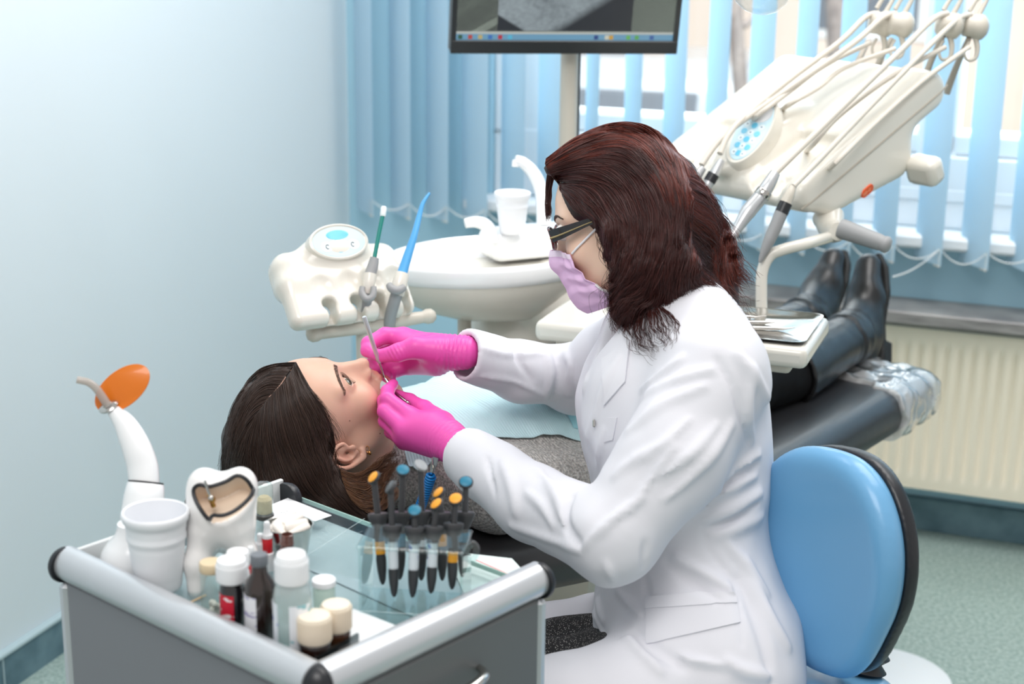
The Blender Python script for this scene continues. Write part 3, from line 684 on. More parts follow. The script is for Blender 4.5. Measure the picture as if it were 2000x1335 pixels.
# red and white applicator tubes
def applicator(u, v, hs, lab, red=True):
    b = on(u, v); t = thing('applicator_tube', lab, 'tube', b, 0, 'applicator tubes')
    obj('base', M().lathe([(0.0072, 0), (0.0076, 0.001), (0.0076, hs * 0.36), (0.006, hs * 0.38)]), m_wcap, t)
    obj('red_band' if red else 'band', M().lathe([(0.0058, hs * 0.37), (0.0060, hs * 0.38), (0.0060, hs * 0.66), (0.0056, hs * 0.67)]), mat('red_plastic', (205, 26, 38), 0.35) if red else m_wcap, t)
    obj('tip', M().lathe([(0.0052, hs * 0.66), (0.0064, hs * 0.68), (0.0064, hs * 0.74), (0.0042, hs * 0.78), (0.0036, hs * 0.90), (0.0040, hs * 0.95), (0.0030, hs), (0, hs)], caps=(True, False)), m_wcap, t)
    return t
applicator(524, 1112, 0.060, 'white and red applicator tube, tallest of three beside the tooth model')
applicator(492, 1150, 0.052, 'shorter red banded applicator tube behind the grey capped bottle')
applicator(510, 1110, 0.044, 'all white applicator tube beside the tooth model root', red=False)
# acrylic block the bottles stand in: a low clear tray
tr = thing('bottle_tray', 'low smoked acrylic tray edge around the medicine bottles', 'tray', on(560, 1270), TY)
g = M(); c0 = tl(on(560, 1262)); c0 = A(0, 0, 0)
P0, P1, P2 = on(392, 1216), on(606, 1316), on(700, 1262)
m_acr = clear('smoked_acrylic', (170, 176, 178), 0.05, 1.0)
for p, q in ((P0, P1), (P1, P2)):
    x = nrm(q - p); g.box((p + q) / 2 + A(0, 0, 0.008), (np.linalg.norm(q - p), 0.003, 0.016), np.stack([x, np.cross(A(0, 0, 1), x), A(0, 0, 1)], 1), 0.0006)
obj('tray_rim', g, m_acr, tr, smooth=30, world=True)
# disposable cup
def cup(name, lab, base, h, r0, r1, parent_mat):
    t = thing(name, lab, 'cup', base); n = 26; pr = [(0.0, 0.0015), (r0 - 0.003, 0.0), (r0, 0.003)]
    for i in range(n):
        q = i / (n - 1); z = 0.006 + q * (h - 0.020); r = r0 + (r1 - r0) * z / h
        pr.append((r + (0.00035 if (i % 2 and 4 < i < 17) else 0) + (0.0012 if 18 < i < 21 else 0), z))
    pr += [(r1 * 0.985, h - 0.012), (r1 + 0.001, h - 0.0105), (r1 + 0.0022, h - 0.004), (r1 + 0.0018, h - 0.001), (r1 + 0.0005, h), (r1 - 0.0012, h - 0.001), (r1 - 0.0016, h - 0.011), (r0 - 0.0008, 0.004), (0.0, 0.0035)]
    obj('cup_wall', M().lathe(pr, n=56, caps=(False, False)), parent_mat, t, smooth=50); return t
m_cup = mat('cup_plastic', (240, 242, 246), 0.35, sss=0.0)
b = on(311, 1148); cup('plastic_cup', 'white ribbed plastic cup standing between curing lamp and tooth model', b, 0.0945, 0.0255, 0.0355, m_cup)
# wooden pick
a = on(352, 1187); b = on(402, 1163); tag(obj('wooden_stick', M().tube([a + A(0, 0, 0.001), b + A(0, 0, 0.001)], 0.0011, 8), mat('wood', (214, 186, 146), 0.6)), 'thin wooden stick lying beside the glass jar', 'stick')
# steel cup with cotton rolls
b = on(566, 1092); t = thing('steel_cup', 'tapered steel cup filled with white cotton rolls', 'cup', b)
obj('cup_wall', M().lathe([(0.0, 0.0), (0.019, 0.0), (0.020, 0.002), (0.0282, 0.044), (0.0292, 0.0445), (0.0292, 0.0455), (0.0275, 0.045), (0.019, 0.003), (0.0, 0.0025)], n=48, caps=(False, False)), m_steel, t, smooth=50)
m_cot = mat('cotton', (240, 234, 226), 0.9, bump=0.3, bscale=400)
rl = [(-0.014, 0.004, 0.043, 1.0, .35), (-0.004, 0.010, 0.046, .9, .6), (0.004, 0.006, 0.047, .8, .2), (0.010, -0.006, 0.046, .45, .15), (0.014, -0.013, 0.042, .65, .25), (-0.010, -0.010, 0.040, 2.2, .2), (0.000, -0.006, 0.040, 2.6, .1), (-0.016, -0.002, 0.038, 1.6, .3), (0.004, 0.014, 0.038, 2.9, .2)]
for x, y, z, yw, pt in rl:
    d = A(math.cos(yw) * math.cos(pt), math.sin(yw) * math.cos(pt), math.sin(pt)) * 0.0135; c = b + A(x, y, z)
    g = M(); g.lathe([(0.0, -0.0138), (0.0042, -0.0135), (0.0055, -0.011), (0.0057, 0.0), (0.0055, 0.011), (0.0042, 0.0135), (0.0, 0.0138)], c, tuple(nrm(d)), 16, (False, False))
    tag(obj('cotton_roll', g, m_cot), 'white cotton roll in the tapered steel cup', 'cotton roll', 'cotton rolls in the steel cup')
for i in range(5):
    a_ = i * 1.256; d = A(math.cos(a_ + 1.3), math.sin(a_ + 1.3), 0.1); c = b + A(0.009 * math.cos(a_), 0.009 * math.sin(a_), 0.022)
    g = M(); g.lathe([(0.0, -0.0118), (0.0042, -0.0115), (0.0055, -0.009), (0.0055, 0.009), (0.0042, 0.0115), (0.0, 0.0118)], c, tuple(nrm(d)), 16, (False, False))
    tag(obj('cotton_roll', g, m_cot), 'white cotton roll in the tapered steel cup', 'cotton roll', 'cotton rolls in the steel cup')
# small glass cylinder with dark foot behind the tooth
b = on(517, 1012); t = thing('glass_beaker', 'small glass cylinder with beige pellets behind the tooth model', 'beaker', b)
obj('glass_wall', M().lathe([(0.0108, 0.006), (0.0114, 0.007), (0.0114, 0.042), (0.0100, 0.047), (0.006, 0.049), (0, 0.0495)], n=32, caps=(True, False)), m_jar, t)
obj('foot', M().lathe(cylp(0.0118, 0.008)), mat('dark_bakelite', (58, 54, 50), 0.4), t)
obj('contents', M().lathe([(0.0095, 0.0085), (0.0098, 0.010), (0.0098, 0.026), (0.006, 0.030), (0, 0.0305)], caps=(True, False)), mat('beige_pellets', (206, 184, 150), 0.9, bump=0.6, bscale=300), t)
# ------------------------------------------------------------ curing lamp
b = on(264, 1108); CLM = thing('curing_lamp', 'white cordless curing lamp standing in its charger with orange shield', 'curing lamp', b)
zc_ = depth(b) + 0.01
def cp(u, v, d=0.0): return at(u, v, zc_ + d)
m_lamp = mat('lamp_plastic', (240, 241, 242), 0.22, coat=0.3)
bb = [(-0.0, 0.0)]
g = M(); g.lathe([(0.0, 0), (0.040, 0), (0.0415, 0.003), (0.041, 0.010), (0.037, 0.022), (0.030, 0.032), (0.022, 0.040), (0.018, 0.050), (0.0175, 0.056), (0, 0.056)], b + A(0, 0, 0), n=48, caps=(False, False), sx=1.0); obj('charger_base', g, m_lamp, CLM, world=True)
p0, p1 = b + A(0.004, 0.012, 0.035), cp(285, 942); ax = nrm(p1 - p0)
g = M(); L_ = np.linalg.norm(p1 - p0); g.lathe([(0.0225, 0), (0.0245, L_ * 0.35), (0.0235, L_ * 0.75), (0.0215, L_ * 0.97), (0.0195, L_), (0.0175, L_ * 0.99), (0.017, L_ * 0.7)], p0, tuple(ax), 40, (True, True)); obj('cradle', g, m_lamp, CLM, world=True)
g = M(); g.lathe([(0.0205, L_ - 0.0005), (0.0208, L_ + 0.001), (0.0190, L_ + 0.0015), (0.0182, L_)], p0, tuple(ax), 40); obj('dark_seam', g, m_black, CLM, world=True)
hp = [p1 - ax * 0.012, cp(279, 915, 0.002), cp(269, 880), cp(256, 850), cp(243, 826), cp(228, 808), cp(219, 800)]
g = M(); g.tube(hp, [0.0175, 0.0182, 0.0172, 0.0155, 0.0128, 0.0092, 0.0072], 28, res=6); obj('handpiece', g, m_lamp, CLM, world=True)
d_ = nrm(cp(207, 785) - cp(219, 800)); g = M(); g.lathe([(0.0068, 0), (0.0076, 0.001), (0.0076, 0.007), (0.0066, 0.008)], cp(217, 799), tuple(d_), 24); g.ball(cp(212, 793), (0.0125, 0.0125, 0.004), 24, 10, np.stack(frame(nrm(d_ + A(0.25, -0.6, 0.3))), 1)); obj('collar', g, m_steel, CLM, world=True)
g = M(); g.tube([cp(210, 790, -0.004), cp(198, 772, -0.008), cp(187, 757, -0.012), cp(172, 746, -0.015), cp(150, 741, -0.018)], [0.0052, 0.0050, 0.0047, 0.0044, 0.0042], 20, res=6); obj('light_guide', g, clear('guide_glass', (214, 206, 200), 0.1, 1.0, 0.42, (222, 214, 206)), CLM, world=True)
c_ = cp(239, 758, 0.004); ux = nrm(cp(290, 722) - cp(190, 797)); nn_ = nrm(cdir(0.10, -0.75, 0.32) - ux * (cdir(0.10, -0.75, 0.32) @ ux)); vx = np.cross(nn_, ux)
rx = np.linalg.norm(cp(290, 722) - cp(190, 797)) / 2; g = M(); rings = []
for k, sc_ in ((-0.0009, 0.985), (-0.0006, 1.0), (0.0006, 1.0), (0.0009, 0.985)): rings.append([c_ + ux * rx * sc_ * math.cos(t) + vx * rx * 0.60 * sc_ * math.sin(t) + nn_ * k for t in np.arange(56) * 2 * math.pi / 56])
g.loft(rings); obj('orange_shield', g, clear('orange_shield', (232, 140, 40), 0.08, 0.6, 0.72, (236, 130, 22)), CLM, world=True)
pS = b + A(-0.031, -0.0265, 0.011); g = M(); g.box(pS, (0.011, 0.005, 0.013), rotz(math.radians(-44)) @ np.array([[1, 0, 0], [0, .94, -.34], [0, .34, .94]]), 0.0008); obj('switch', g, m_black, CLM, world=True, smooth=30)
# ------------------------------------------------------------ big tooth model
b = on(425, 1150); TO = thing('tooth_model', 'large white molar tooth model with opened crown and black rim', 'tooth model', b)
zt = depth(b) + 0.005
def tp(u, v, d=0.0): return at(u, v, zt + d)
c_cr = tp(432, 985)
cav_c = tp(430, 958, -0.030); cav_n = nrm(cdir(-0.08, -0.72, 0.62))
m0 = [tp(382, 1150, -0.004), tp(384, 1100, -0.004), tp(398, 1045)]; m1 = [tp(487, 1128, 0.004), tp(478, 1085, 0.004), tp(462, 1040)]; m2 = [tp(462, 1092, 0.035), tp(455, 1060, 0.03), tp(440, 1020, 0.02)]; m3 = [tp(398, 1105, 0.035), tp(402, 1060, 0.03), tp(415, 1020, 0.02)]
ccx, ccy, ccz = frame(cav_n)
def _cv(u, v): q = onplane(u, v, cav_c, cav_n) - cav_c; return q @ ccx, q @ ccy
CVP = spline([A(*_cv(u, v), 0) for u, v in ((379, 957), (388, 980), (406, 998), (432, 1004), (458, 994), (482, 974), (492, 956), (482, 938), (462, 933), (440, 944), (414, 953), (394, 950))], 4, True)[:, :2]
def tooth_f(P):
    d = d_ell(P, c_cr, (0.039, 0.036, 0.036))
    for q, r in ((tp(398, 948, -0.006), 0.018), (tp(470, 948, -0.006), 0.019), (tp(402, 945, 0.03), 0.017), (tp(466, 945, 0.03), 0.017)): d = smin(d, d_ell(P, q, (r, r, r * 1.15)), 0.014)
    d = smin(d, d_ell(P, tp(432, 1025, 0.01), (0.036, 0.032, 0.022)), 0.02)
    for mm_ in (m0, m1, m2, m3): d = smin(d, d_chain(P, mm_, (0.0095, 0.0135, 0.018), 0.01), 0.012)
    q = P - np.asarray(cav_c, np.float32); X, Y, Z = q @ ccx.astype(np.float32), q @ ccy.astype(np.float32), q @ ccz.astype(np.float32)
    hole = np.maximum(d_poly(X, Y, CVP), np.abs(Z + 0.002) - 0.020)
    return smax(d, -hole, 0.004)
def tooth_pig(V):
    q = V - cav_c; X, Y, Z = q @ ccx, q @ ccy, q @ ccz; h = d_poly(X, Y, CVP)
    C = np.tile(lin((240, 238, 236)), (len(V), 1)); C[(h < 0.0006) & (Z < 0.012) & (Z > -0.0225)] = lin((226, 204, 182)); return C
V_, Q_ = surf(tooth_f, c_cr - A(0.07, 0.07, 0.11), c_cr + A(0.07, 0.08, 0.06), 0.0016)
o = obj('crown_and_roots', None, mat('tooth_enamel', (240, 238, 236), 0.22, attr=True, coat=0.3), TO, smooth=180, world=True, verts=V_, faces=Q_); paint(o, tooth_pig(V_))
pts = []
for px_, py_ in CVP:
    e = cav_c + ccx * px_ + ccy * py_; z = np.linspace(0.022, -0.022, 60); Pz = e[None] + ccz[None] * z[:, None] + nrm(ccx * px_ + ccy * py_)[None] * 0.0015
    dd = tooth_f(Pz.astype(np.float32)); k = np.argmax(dd < 0.0008); pts.append(Pz[k] if dd[k] < 0.0008 else Pz[30])
pts = np.array(pts); pts = (np.roll(pts, 1, 0) + pts * 2 + np.roll(pts, -1, 0)) / 4
g = M(); g.tube(pts, 0.0023, 10, loop=True); obj('black_rim', g, m_black, TO, world=True)
e = cav_c - ccz * 0.012
g = M(); g.cyl(tp(417, 988, -0.026), tp(408, 966, -0.036), 0.0030, 0.0022); g.ball(tp(414, 975, -0.036), 0.0042); obj('brass_post', g, mat('brass', (182, 140, 74), 0.25, metal=1.0), TO, world=True)
g = M(); g.cyl(tp(410, 968, -0.036), tp(400, 938, -0.042), 0.0016); g.ball(tp(412, 972, -0.039), 0.0032); obj('steel_pin', g, m_steel, TO, world=True)
g = M(); g.ball(tp(446, 925, 0.03), (0.007, 0.005, 0.004)); g.ball(tp(436, 930, 0.026), (0.009, 0.006, 0.004)); obj('filling', g, mat('beige_filling', (230, 212, 190), 0.5), TO, world=True)

# ------------------------------------------------------------ acrylic syringe stand and composite syringes
b = on(812, 1180); SY = thing('syringe_stand', 'clear acrylic stand holding a cluster of composite syringes', 'stand', b)
zs_ = depth(b); m_ac = clear('clear_acrylic', (238, 246, 246), 0.03, 1.3, 0.03)
sx_ = nrm(on(905, 1180) - on(720, 1168)); sx_[2] = 0; sx_ = nrm(sx_); sy_ = np.cross(A(0, 0, 1), sx_); RS = np.stack([sx_, sy_, A(0, 0, 1)], 1)
H_ = 0.074
g = M(); g.box(b + A(0, 0, 0.002), (0.112, 0.062, 0.003), RS, 0.0006); obj('base_plate', g, m_ac, SY, smooth=30, world=True)
for s_ in (-1, 1):
    g = M(); g.box(b + sx_ * s_ * 0.056 + A(0, 0, H_ / 2 + 0.003), (0.003, 0.062, H_), RS, 0.0006); obj('side_plate', g, m_ac, SY, smooth=30, world=True)
g = M(); g.box(b + A(0, 0, H_ + 0.004), (0.118, 0.066, 0.004), RS, 0.0012); obj('top_plate', g, m_ac, SY, smooth=30, world=True)
g = M(); g.tube([b + sx_ * 0.058 - sy_ * 0.02 + A(0, 0, H_ + 0.002), b + sx_ * 0.066 - sy_ * 0.02 + A(0, 0, H_ + 0.012), b + sx_ * 0.071 - sy_ * 0.02 + A(0, 0, H_ + 0.004), b + sx_ * 0.066 - sy_ * 0.02 + A(0, 0, H_ - 0.008), b + sx_ * 0.058 - sy_ * 0.02 + A(0, 0, H_ - 0.004)], 0.0035, 10, res=5); obj('side_loop', g, m_ac, SY, world=True)
m_sg = mat('charcoal_plastic', (52, 53, 56), 0.4); m_teal = mat('teal_disc', (0, 112, 142), 0.45); m_or = mat('orange_disc', (236, 160, 40), 0.45); m_lg = mat('barrel_label', (222, 224, 230), 0.45)
def syringe(fl, disc, tip, colour, label, band=None, white=False, tilt=(0, 0)):
    """flange, disc and tip given by photo pixels; the flange rests on the top plate"""
    F = atz(fl[0], fl[1], b[2] + H_ + 0.010); d = depth(F); T = at(tip[0], tip[1], d + 0.004); Dk = at(disc[0], disc[1], d); ax = nrm(F - T); L = np.linalg.norm(F - T)
    t = thing('composite_syringe', label, 'syringe', F, 0, 'composite syringes in the acrylic stand')
    obj('barrel', M().lathe([(0.0050, -L * 0.62), (0.0054, -L * 0.6), (0.0054, 0)], F, tuple(ax), 20), m_lg if white else m_sg, t, world=True)
    capf = M(); x, y, z = frame(-ax); s0 = F - ax * L * 0.60
    rings = [[s0 - ax * h + x * r * math.cos(q) + y * r * k * math.sin(q) for q in np.arange(16) * 2 * math.pi / 16] for h, r, k in ((0, 0.0058, 1), (0.004, 0.0060, 1), (L * 0.2, 0.0060, 0.9), (L * 0.34, 0.0058, 0.65), (L * 0.39, 0.0054, 0.4), (L * 0.40, 0.0046, 0.3))]
    obj('tip_cap', capf.loft(rings), m_sg, t, world=True)
    fw = M(); a1 = nrm(cdir(1, 0, 0) - ax * (cdir(1, 0, 0) @ ax)); a2 = np.cross(ax, a1)
    fw.loft([[F + ax * h + a1 * r1 * math.cos(q) + a2 * r2 * math.sin(q) for q in np.arange(24) * 2 * math.pi / 24] for h, r1, r2 in ((-0.016, 0.0066, 0.0066), (-0.010, 0.0085, 0.0072), (-0.003, 0.0112, 0.0080), (0.001, 0.0114, 0.0080), (0.002, 0.0104, 0.0075))]); obj('finger_flange', fw, m_sg, t, world=True)
    a3 = nrm(Dk - F); obj('plunger', M().cyl(F, Dk - a3 * 0.002, 0.0036, 0.0034), m_sg, t, world=True)
    n_ = nrm(a3 * 0.80 + cdir(tilt[0], -0.75, tilt[1])); obj('thumb_disc', M().lathe([(0.0, -0.0028), (0.0074, -0.0028), (0.0084, -0.0018), (0.0085, 0.0004), (0.0080, 0.0012)], Dk, tuple(n_), 32, (False, True)), m_sg if colour is not m_gry else m_gry, t, world=True)
    if colour is not m_gry: obj('disc_inlay', M().lathe([(0.0070, 0.0008), (0.0070, 0.0018), (0.0064, 0.0022)], Dk, tuple(n_), 32), colour, t, world=True)
    if band:
        lo_, hi_, mt_ = band; obj('band', M().lathe([(0.0057, -L * hi_), (0.0057, -L * lo_)], F, tuple(ax), 20), mt_, t, world=True)
    return t
m_gry = clear('frosted_disc', (210, 214, 218), 0.2, 1.0, 0.55, (176, 180, 184))
m_pr = lmat('syringe_print', (226, 228, 234), [((90, 110, 180), 0.63, 1.0), ((200, 70, 60), 0.68, 0.8)], 5, (120, 120, 120))
syringe((738, 1005), (730, 932), (748, 1140), m_or, 'composite syringe with orange disc at the left end of the stand', (0.38, 0.56, m_or), tilt=(-0.9, 0.0))
syringe((766, 1028), (763, 950), (770, 1164), mat('grey_disc', (84, 88, 92), 0.4), 'composite syringe whose dark disc is seen edge on, white barrel', (0.12, 0.58, m_lg), True, (-1.6, -0.2))
syringe((784, 1002), (787, 918), (781, 1130), m_teal, 'composite syringe with teal disc rising at the back left', (0.3, 0.5, m_teal), tilt=(0.1, 0.1))
syringe((810, 1032), (810, 997), (806, 1165), m_teal, 'composite syringe with low teal disc at the front middle', (0.12, 0.58, m_pr), True, (0, 0.1))
syringe((824, 1000), (822, 908), (823, 1132), m_gry, 'composite syringe with frosted grey disc at the back', (0.4, 0.5, m_lg), tilt=(0.8, 0.2))
syringe((847, 1030), (853, 984), (842, 1157), m_or, 'composite syringe with printed white barrel and orange disc edge', (0.12, 0.58, m_pr), True, (-1.0, 0.1))
syringe((862, 1003), (857, 962), (864, 1132), m_or, 'composite syringe with tilted orange disc at the back middle', (0.3, 0.48, m_or), tilt=(-1.0, 0.2))
syringe((886, 1024), (890, 974), (883, 1149), m_or, 'composite syringe with bright orange disc at the front right', (0.42, 0.58, m_or), tilt=(-0.2, 0.1))
syringe((908, 1002), (910, 941), (903, 1125), m_teal, 'composite syringe with teal disc at the right end', (0.3, 0.45, m_teal), tilt=(0, 0.05))
# ============================================================ dental unit and furniture
m_shell = mat('ivory_shell', (222, 218, 208), 0.22, coat=0.35)
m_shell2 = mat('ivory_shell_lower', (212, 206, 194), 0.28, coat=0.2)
m_ceram = mat('white_ceramic', (244, 245, 246), 0.12, coat=0.5)
m_grey = mat('grey_rubber', (150, 151, 152), 0.5)
m_taupe = mat('taupe_plastic', (196, 190, 178), 0.35)
m_hose = mat('hose_grey', (206, 199, 188), 0.4)
m_hose2 = mat('hose_dark', (170, 162, 150), 0.45)
m_silver = mat('matt_silver', (200, 202, 204), 0.3, metal=0.6)
# ------------------------------------------------------------ monitor on its pole
ZM = 3.35
mon = thing('monitor', 'black framed monitor showing a grey dental x-ray on a beige pole', 'monitor', at(1110, 60, ZM))
BL, BR = at(879, 104, ZM - 0.05), at(1321, 105, ZM + 0.05)
mx_ax = nrm(BR - BL); mu = nrm(A(0, 0, 1) + coff(0, -0.20, 0) - mx_ax * ((A(0, 0, 1) + coff(0, -0.20, 0)) @ mx_ax)); mn = np.cross(mx_ax, mu)   # towards the tripod
mw = np.linalg.norm(BR - BL); mh = mw * 0.62
def mp(x, y, o=0.0): return BL + mx_ax * x + mu * y + mn * o
Rm = np.stack([mx_ax, mu, mn], 1); bz, bzb = 0.011, 0.028
g = M(); g.box(mp(mw / 2, mh / 2, -0.018), (mw, mh, 0.030), Rm, 0.004); obj('casing', g, m_black, mon, world=True, smooth=30)
m_bez = mat('bezel_black', (30, 33, 36), 0.3)
for nm_, x0, x1, y0, y1 in (('bezel', 0, mw, 0, bzb), ('bezel', 0, mw, mh - bz, mh), ('bezel', 0, bz, bzb, mh - bz), ('bezel', mw - bz, mw, bzb, mh - bz)):
    g = M(); g.box(mp((x0 + x1) / 2, (y0 + y1) / 2, 0.0), (x1 - x0, y1 - y0, 0.008), Rm, 0.001); obj(nm_, g, m_bez, mon, world=True, smooth=30)
def smat(name, rgb, e=0.55, noise=None):
    k = NT(name); b = k.n('ShaderNodeBsdfPrincipled'); b.inputs['Base Color'].default_value = (0.01, 0.01, 0.01, 1); b.inputs['Roughness'].default_value = 0.35; b.inputs['Emission Strength'].default_value = e
    b.inputs['Emission Color'].default_value = s2l(rgb); k.l(b.outputs[0], k.out.inputs[0]); return k, b
sw0, sw1, sh0, sh1 = bz, mw - bz, bzb, mh - bz
k, b_ = smat('screen_desktop', (168, 180, 168), 1.0); g = M(); g.box(mp(mw / 2, (sh0 + sh1) / 2, -0.0035), (sw1 - sw0, sh1 - sh0, 0.001), Rm); scr = obj('screen', g, k.m, mon, world=True, smooth=0)
# x-ray picture: jaw bone, dark air, drawn by noise and curved bands
k, b_ = smat('screen_xray', (60, 70, 76), 0.9)
tc = k.n('ShaderNodeTexCoord'); sp = k.n('ShaderNodeSeparateXYZ'); k.l(tc.outputs['Generated'], sp.inputs[0])
nz = k.n('ShaderNodeTexNoise'); nz.inputs['Scale'].default_value = 26; nz.inputs['Detail'].default_value = 6; k.l(tc.outputs['Generated'], nz.inputs['Vector'])
n2 = k.n('ShaderNodeTexNoise'); n2.inputs['Scale'].default_value = 4; k.l(tc.outputs['Generated'], n2.inputs['Vector'])
def math2(op, a, b):
    m_ = k.n('ShaderNodeMath'); m_.operation = op
    for i, q in enumerate((a, b)):
        if isinstance(q, (int, float)): m_.inputs[i].default_value = q
        else: k.l(q, m_.inputs[i])
    return m_.outputs[0]
bone = math2('ADD', math2('MULTIPLY', nz.outputs[0], 0.30), math2('MULTIPLY', n2.outputs[0], 0.35))
edge = math2('ADD', math2('MULTIPLY', sp.outputs[0], -1.3), math2('MULTIPLY', sp.outputs[2], 1.6))        # darker towards the lower right
dark = k.n('ShaderNodeMapRange'); k.l(math2('ADD', edge, 0.10), dark.inputs[0]); dark.inputs[1].default_value = -0.50; dark.inputs[2].default_value = -0.34
left = k.n('ShaderNodeMapRange'); k.l(math2('ADD', math2('MULTIPLY', sp.outputs[0], 1.0), math2('MULTIPLY', sp.outputs[2], 1.2)), left.inputs[0]); left.inputs[1].default_value = 0.19; left.inputs[2].default_value = 0.22
val = math2('MULTIPLY', math2('MULTIPLY', bone, dark.outputs[0]), left.outputs[0])
rp = k.n('ShaderNodeValToRGB'); rp.color_ramp.elements[0].color = s2l((22, 29, 40)); rp.color_ramp.elements[1].color = s2l((176, 190, 196)); rp.color_ramp.elements[1].position = 0.6; k.l(val, rp.inputs[0]); k.l(rp.outputs[0], b_.inputs['Emission Color'])
x0 = (967 - 879) / 442 * mw; x1 = (1227 - 879) / 442 * mw; y0 = bzb + 0.020
g = M(); g.box(mp((x0 + x1) / 2, (y0 + sh1 - 0.03) / 2, -0.0028), (x1 - x0, sh1 - 0.03 - y0, 0.0006), Rm); obj('xray_picture', g, k.m, scr, world=True, smooth=0)
k, b_ = smat('screen_taskbar', (112, 164, 196), 0.8); g = M(); g.box(mp(mw / 2, bzb + 0.0065, -0.0028), (sw1 - sw0, 0.013, 0.0006), Rm); obj('taskbar', g, k.m, scr, world=True, smooth=0)
k, b_ = smat('screen_status', (206, 212, 206), 0.7); g = M(); g.box(mp(mw / 2, bzb + 0.0155, -0.0028), (sw1 - sw0, 0.005, 0.0006), Rm); obj('status_bar', g, k.m, scr, world=True, smooth=0)
for i, (fx, c) in enumerate(((.02, (40, 90, 60)), (.065, (196, 70, 60)), (.11, (206, 186, 120)), (.155, (60, 120, 200)), (.2, (196, 40, 60)), (.245, (90, 196, 230)), (.64, (40, 70, 140)), (.69, (220, 220, 200)), (.71, (220, 170, 60)), (.79, (110, 190, 90)), (.83, (100, 180, 90)), (.9, (60, 100, 170)))):
    k, b_ = smat('screen_icon_%d' % i, c, 0.75); g = M(); g.box(mp(sw0 + fx * (sw1 - sw0), bzb + 0.0065, -0.0022), (0.009, 0.009, 0.0004), Rm); obj('icon', g, k.m, scr, world=True, smooth=0)
c = mp((1116 - 879) / 442 * mw, mh * 0.5, -0.06); bt = at(1117, 560, ZM + 0.02); pb = A(c[0], c[1] + 0.03, c[2])
g = M(); pole_b = A(pb[0], pb[1], 0.40); g.cyl(pole_b, pb, 0.0195, n=32); obj('pole', g, m_taupe, mon, world=True)
g = M(); g.cyl(pb + A(0.021, 0.012, -0.75), pb + A(0.021, 0.012, 0.0), 0.004); obj('cable', g, m_black, mon, world=True)
g = M(); g.box(c + mn * 0.012, (0.10, 0.10, 0.05), Rm, 0.006); obj('mount_plate', g, m_taupe, mon, world=True, smooth=30)
# ------------------------------------------------------------ spittoon unit: bowl, spout, faucet, column
ZS = 3.06
spit = thing('spittoon', 'white ceramic spittoon bowl on an ivory dental unit column', 'spittoon', at(960, 520, ZS))
rc = at(950, 492, ZS); ra, rb_ = 205 / (F_PX / ZS), 0.150
ex = nrm(at(1060, 455, ZS + 0.12) - at(760, 505, ZS - 0.02)); ex[2] = 0; ex = nrm(ex); ey = np.cross(A(0, 0, 1), ex); RB = np.stack([ex, ey, A(0, 0, 1)], 1)
ra = 0.215
def superell(a, b, t, p=2.4): c_, s_ = math.cos(t), math.sin(t); return a * math.copysign(abs(c_) ** (2 / p), c_), b * math.copysign(abs(s_) ** (2 / p), s_)
def ring(a, b, z, off=0.0, p=2.3, n=64, c0=None):
    out = []
    for t in np.arange(n) * 2 * math.pi / n:
        x, y = superell(a, b, t, p); w_ = 1 - 0.28 * max(0, -x / a) ** 1.5; out.append((rc if c0 is None else c0) + RB @ A(x + off, y * w_, z))
    return out
g = M()
g.loft([ring(ra * s, rb_ * s, z) for s, z in ((0.93, -0.040), (0.985, -0.036), (1.0, -0.026), (1.0, -0.008), (0.985, 0.0), (0.95, 0.002), (0.90, -0.006), (0.80, -0.030), (0.62, -0.055), (0.30, -0.068), (0.05, -0.070))], (True, True)); obj('bowl', g, m_ceram, spit, world=True, smooth=60)
g = M()
g.loft([ring(ra * s * 0.97, rb_ * s * 0.97, z, off) for s, z, off in ((1.0, -0.037, 0), (0.97, -0.055, 0), (0.88, -0.080, 0.006), (0.72, -0.105, 0.02), (0.55, -0.122, 0.035), (0.40, -0.130, 0.05))], (True, True)); obj('under_shell', g, m_shell, spit, world=True, smooth=60)
q = at(907, 612, ZS); g = M(); g.cyl(q + A(0, 0, -0.06), q + A(0, 0, 0.05), 0.0135, n=24); obj('drain_cup', g, m_taupe, spit, world=True)
def col_f(P):
    d = d_chain(P, [at(1075, 575, ZS + 0.12), at(1010, 665, ZS + 0.12), at(1010, 755, ZS + 0.14), at(1030, 1020, ZS + 0.20)], (0.075, 0.095, 0.10, 0.11), 0.03)
    d = smin(d, d_ell(P, at(1085, 590, ZS + 0.03), (0.075, 0.07, 0.06)), 0.03); return smin(d, d_box(P, at(1030, 760, ZS + 0.18) * A(1, 1, 0) + A(0, 0, 0.2), (0.2, 0.16, 0.2), RB, 0.05), 0.08)
V_, Q_ = surf(col_f, at(1010, 700, ZS) * A(1, 1, 0) + A(-0.35, -0.35, -0.01), at(1010, 700, ZS) * A(1, 1, 0) + A(0.4, 0.5, 1.2), 0.012); obj('column', None, m_shell, spit, smooth=180, world=True, verts=V_, faces=Q_)
g = M(); fpt = [at(958, 474, ZS + 0.02), at(956, 452, ZS + 0.02), at(946, 438, ZS + 0.015), at(928, 433, ZS), at(908, 436, ZS - 0.005)]; g.tube(fpt, [0.016, 0.015, 0.013, 0.011, 0.009], 20, res=5); obj('bowl_faucet', g, m_ceram, spit, world=True)
g = M(); fpt = [at(1062, 440, ZS + 0.12), at(1060, 385, ZS + 0.12), at(1046, 345, ZS + 0.12), at(1025, 320, ZS + 0.115), at(1006, 312, ZS + 0.11)]; g.tube(fpt, [0.015, 0.0145, 0.0135, 0.0120, 0.0100], 20, res=5); g.cyl(at(1007, 313, ZS + 0.11), at(1006, 326, ZS + 0.11), 0.007); obj('cup_filler', g, m_ceram, spit, world=True)
def plat_f(P): return d_box(P, at(1035, 470, ZS + 0.11), (0.10, 0.05, 0.030), RB, 0.02)
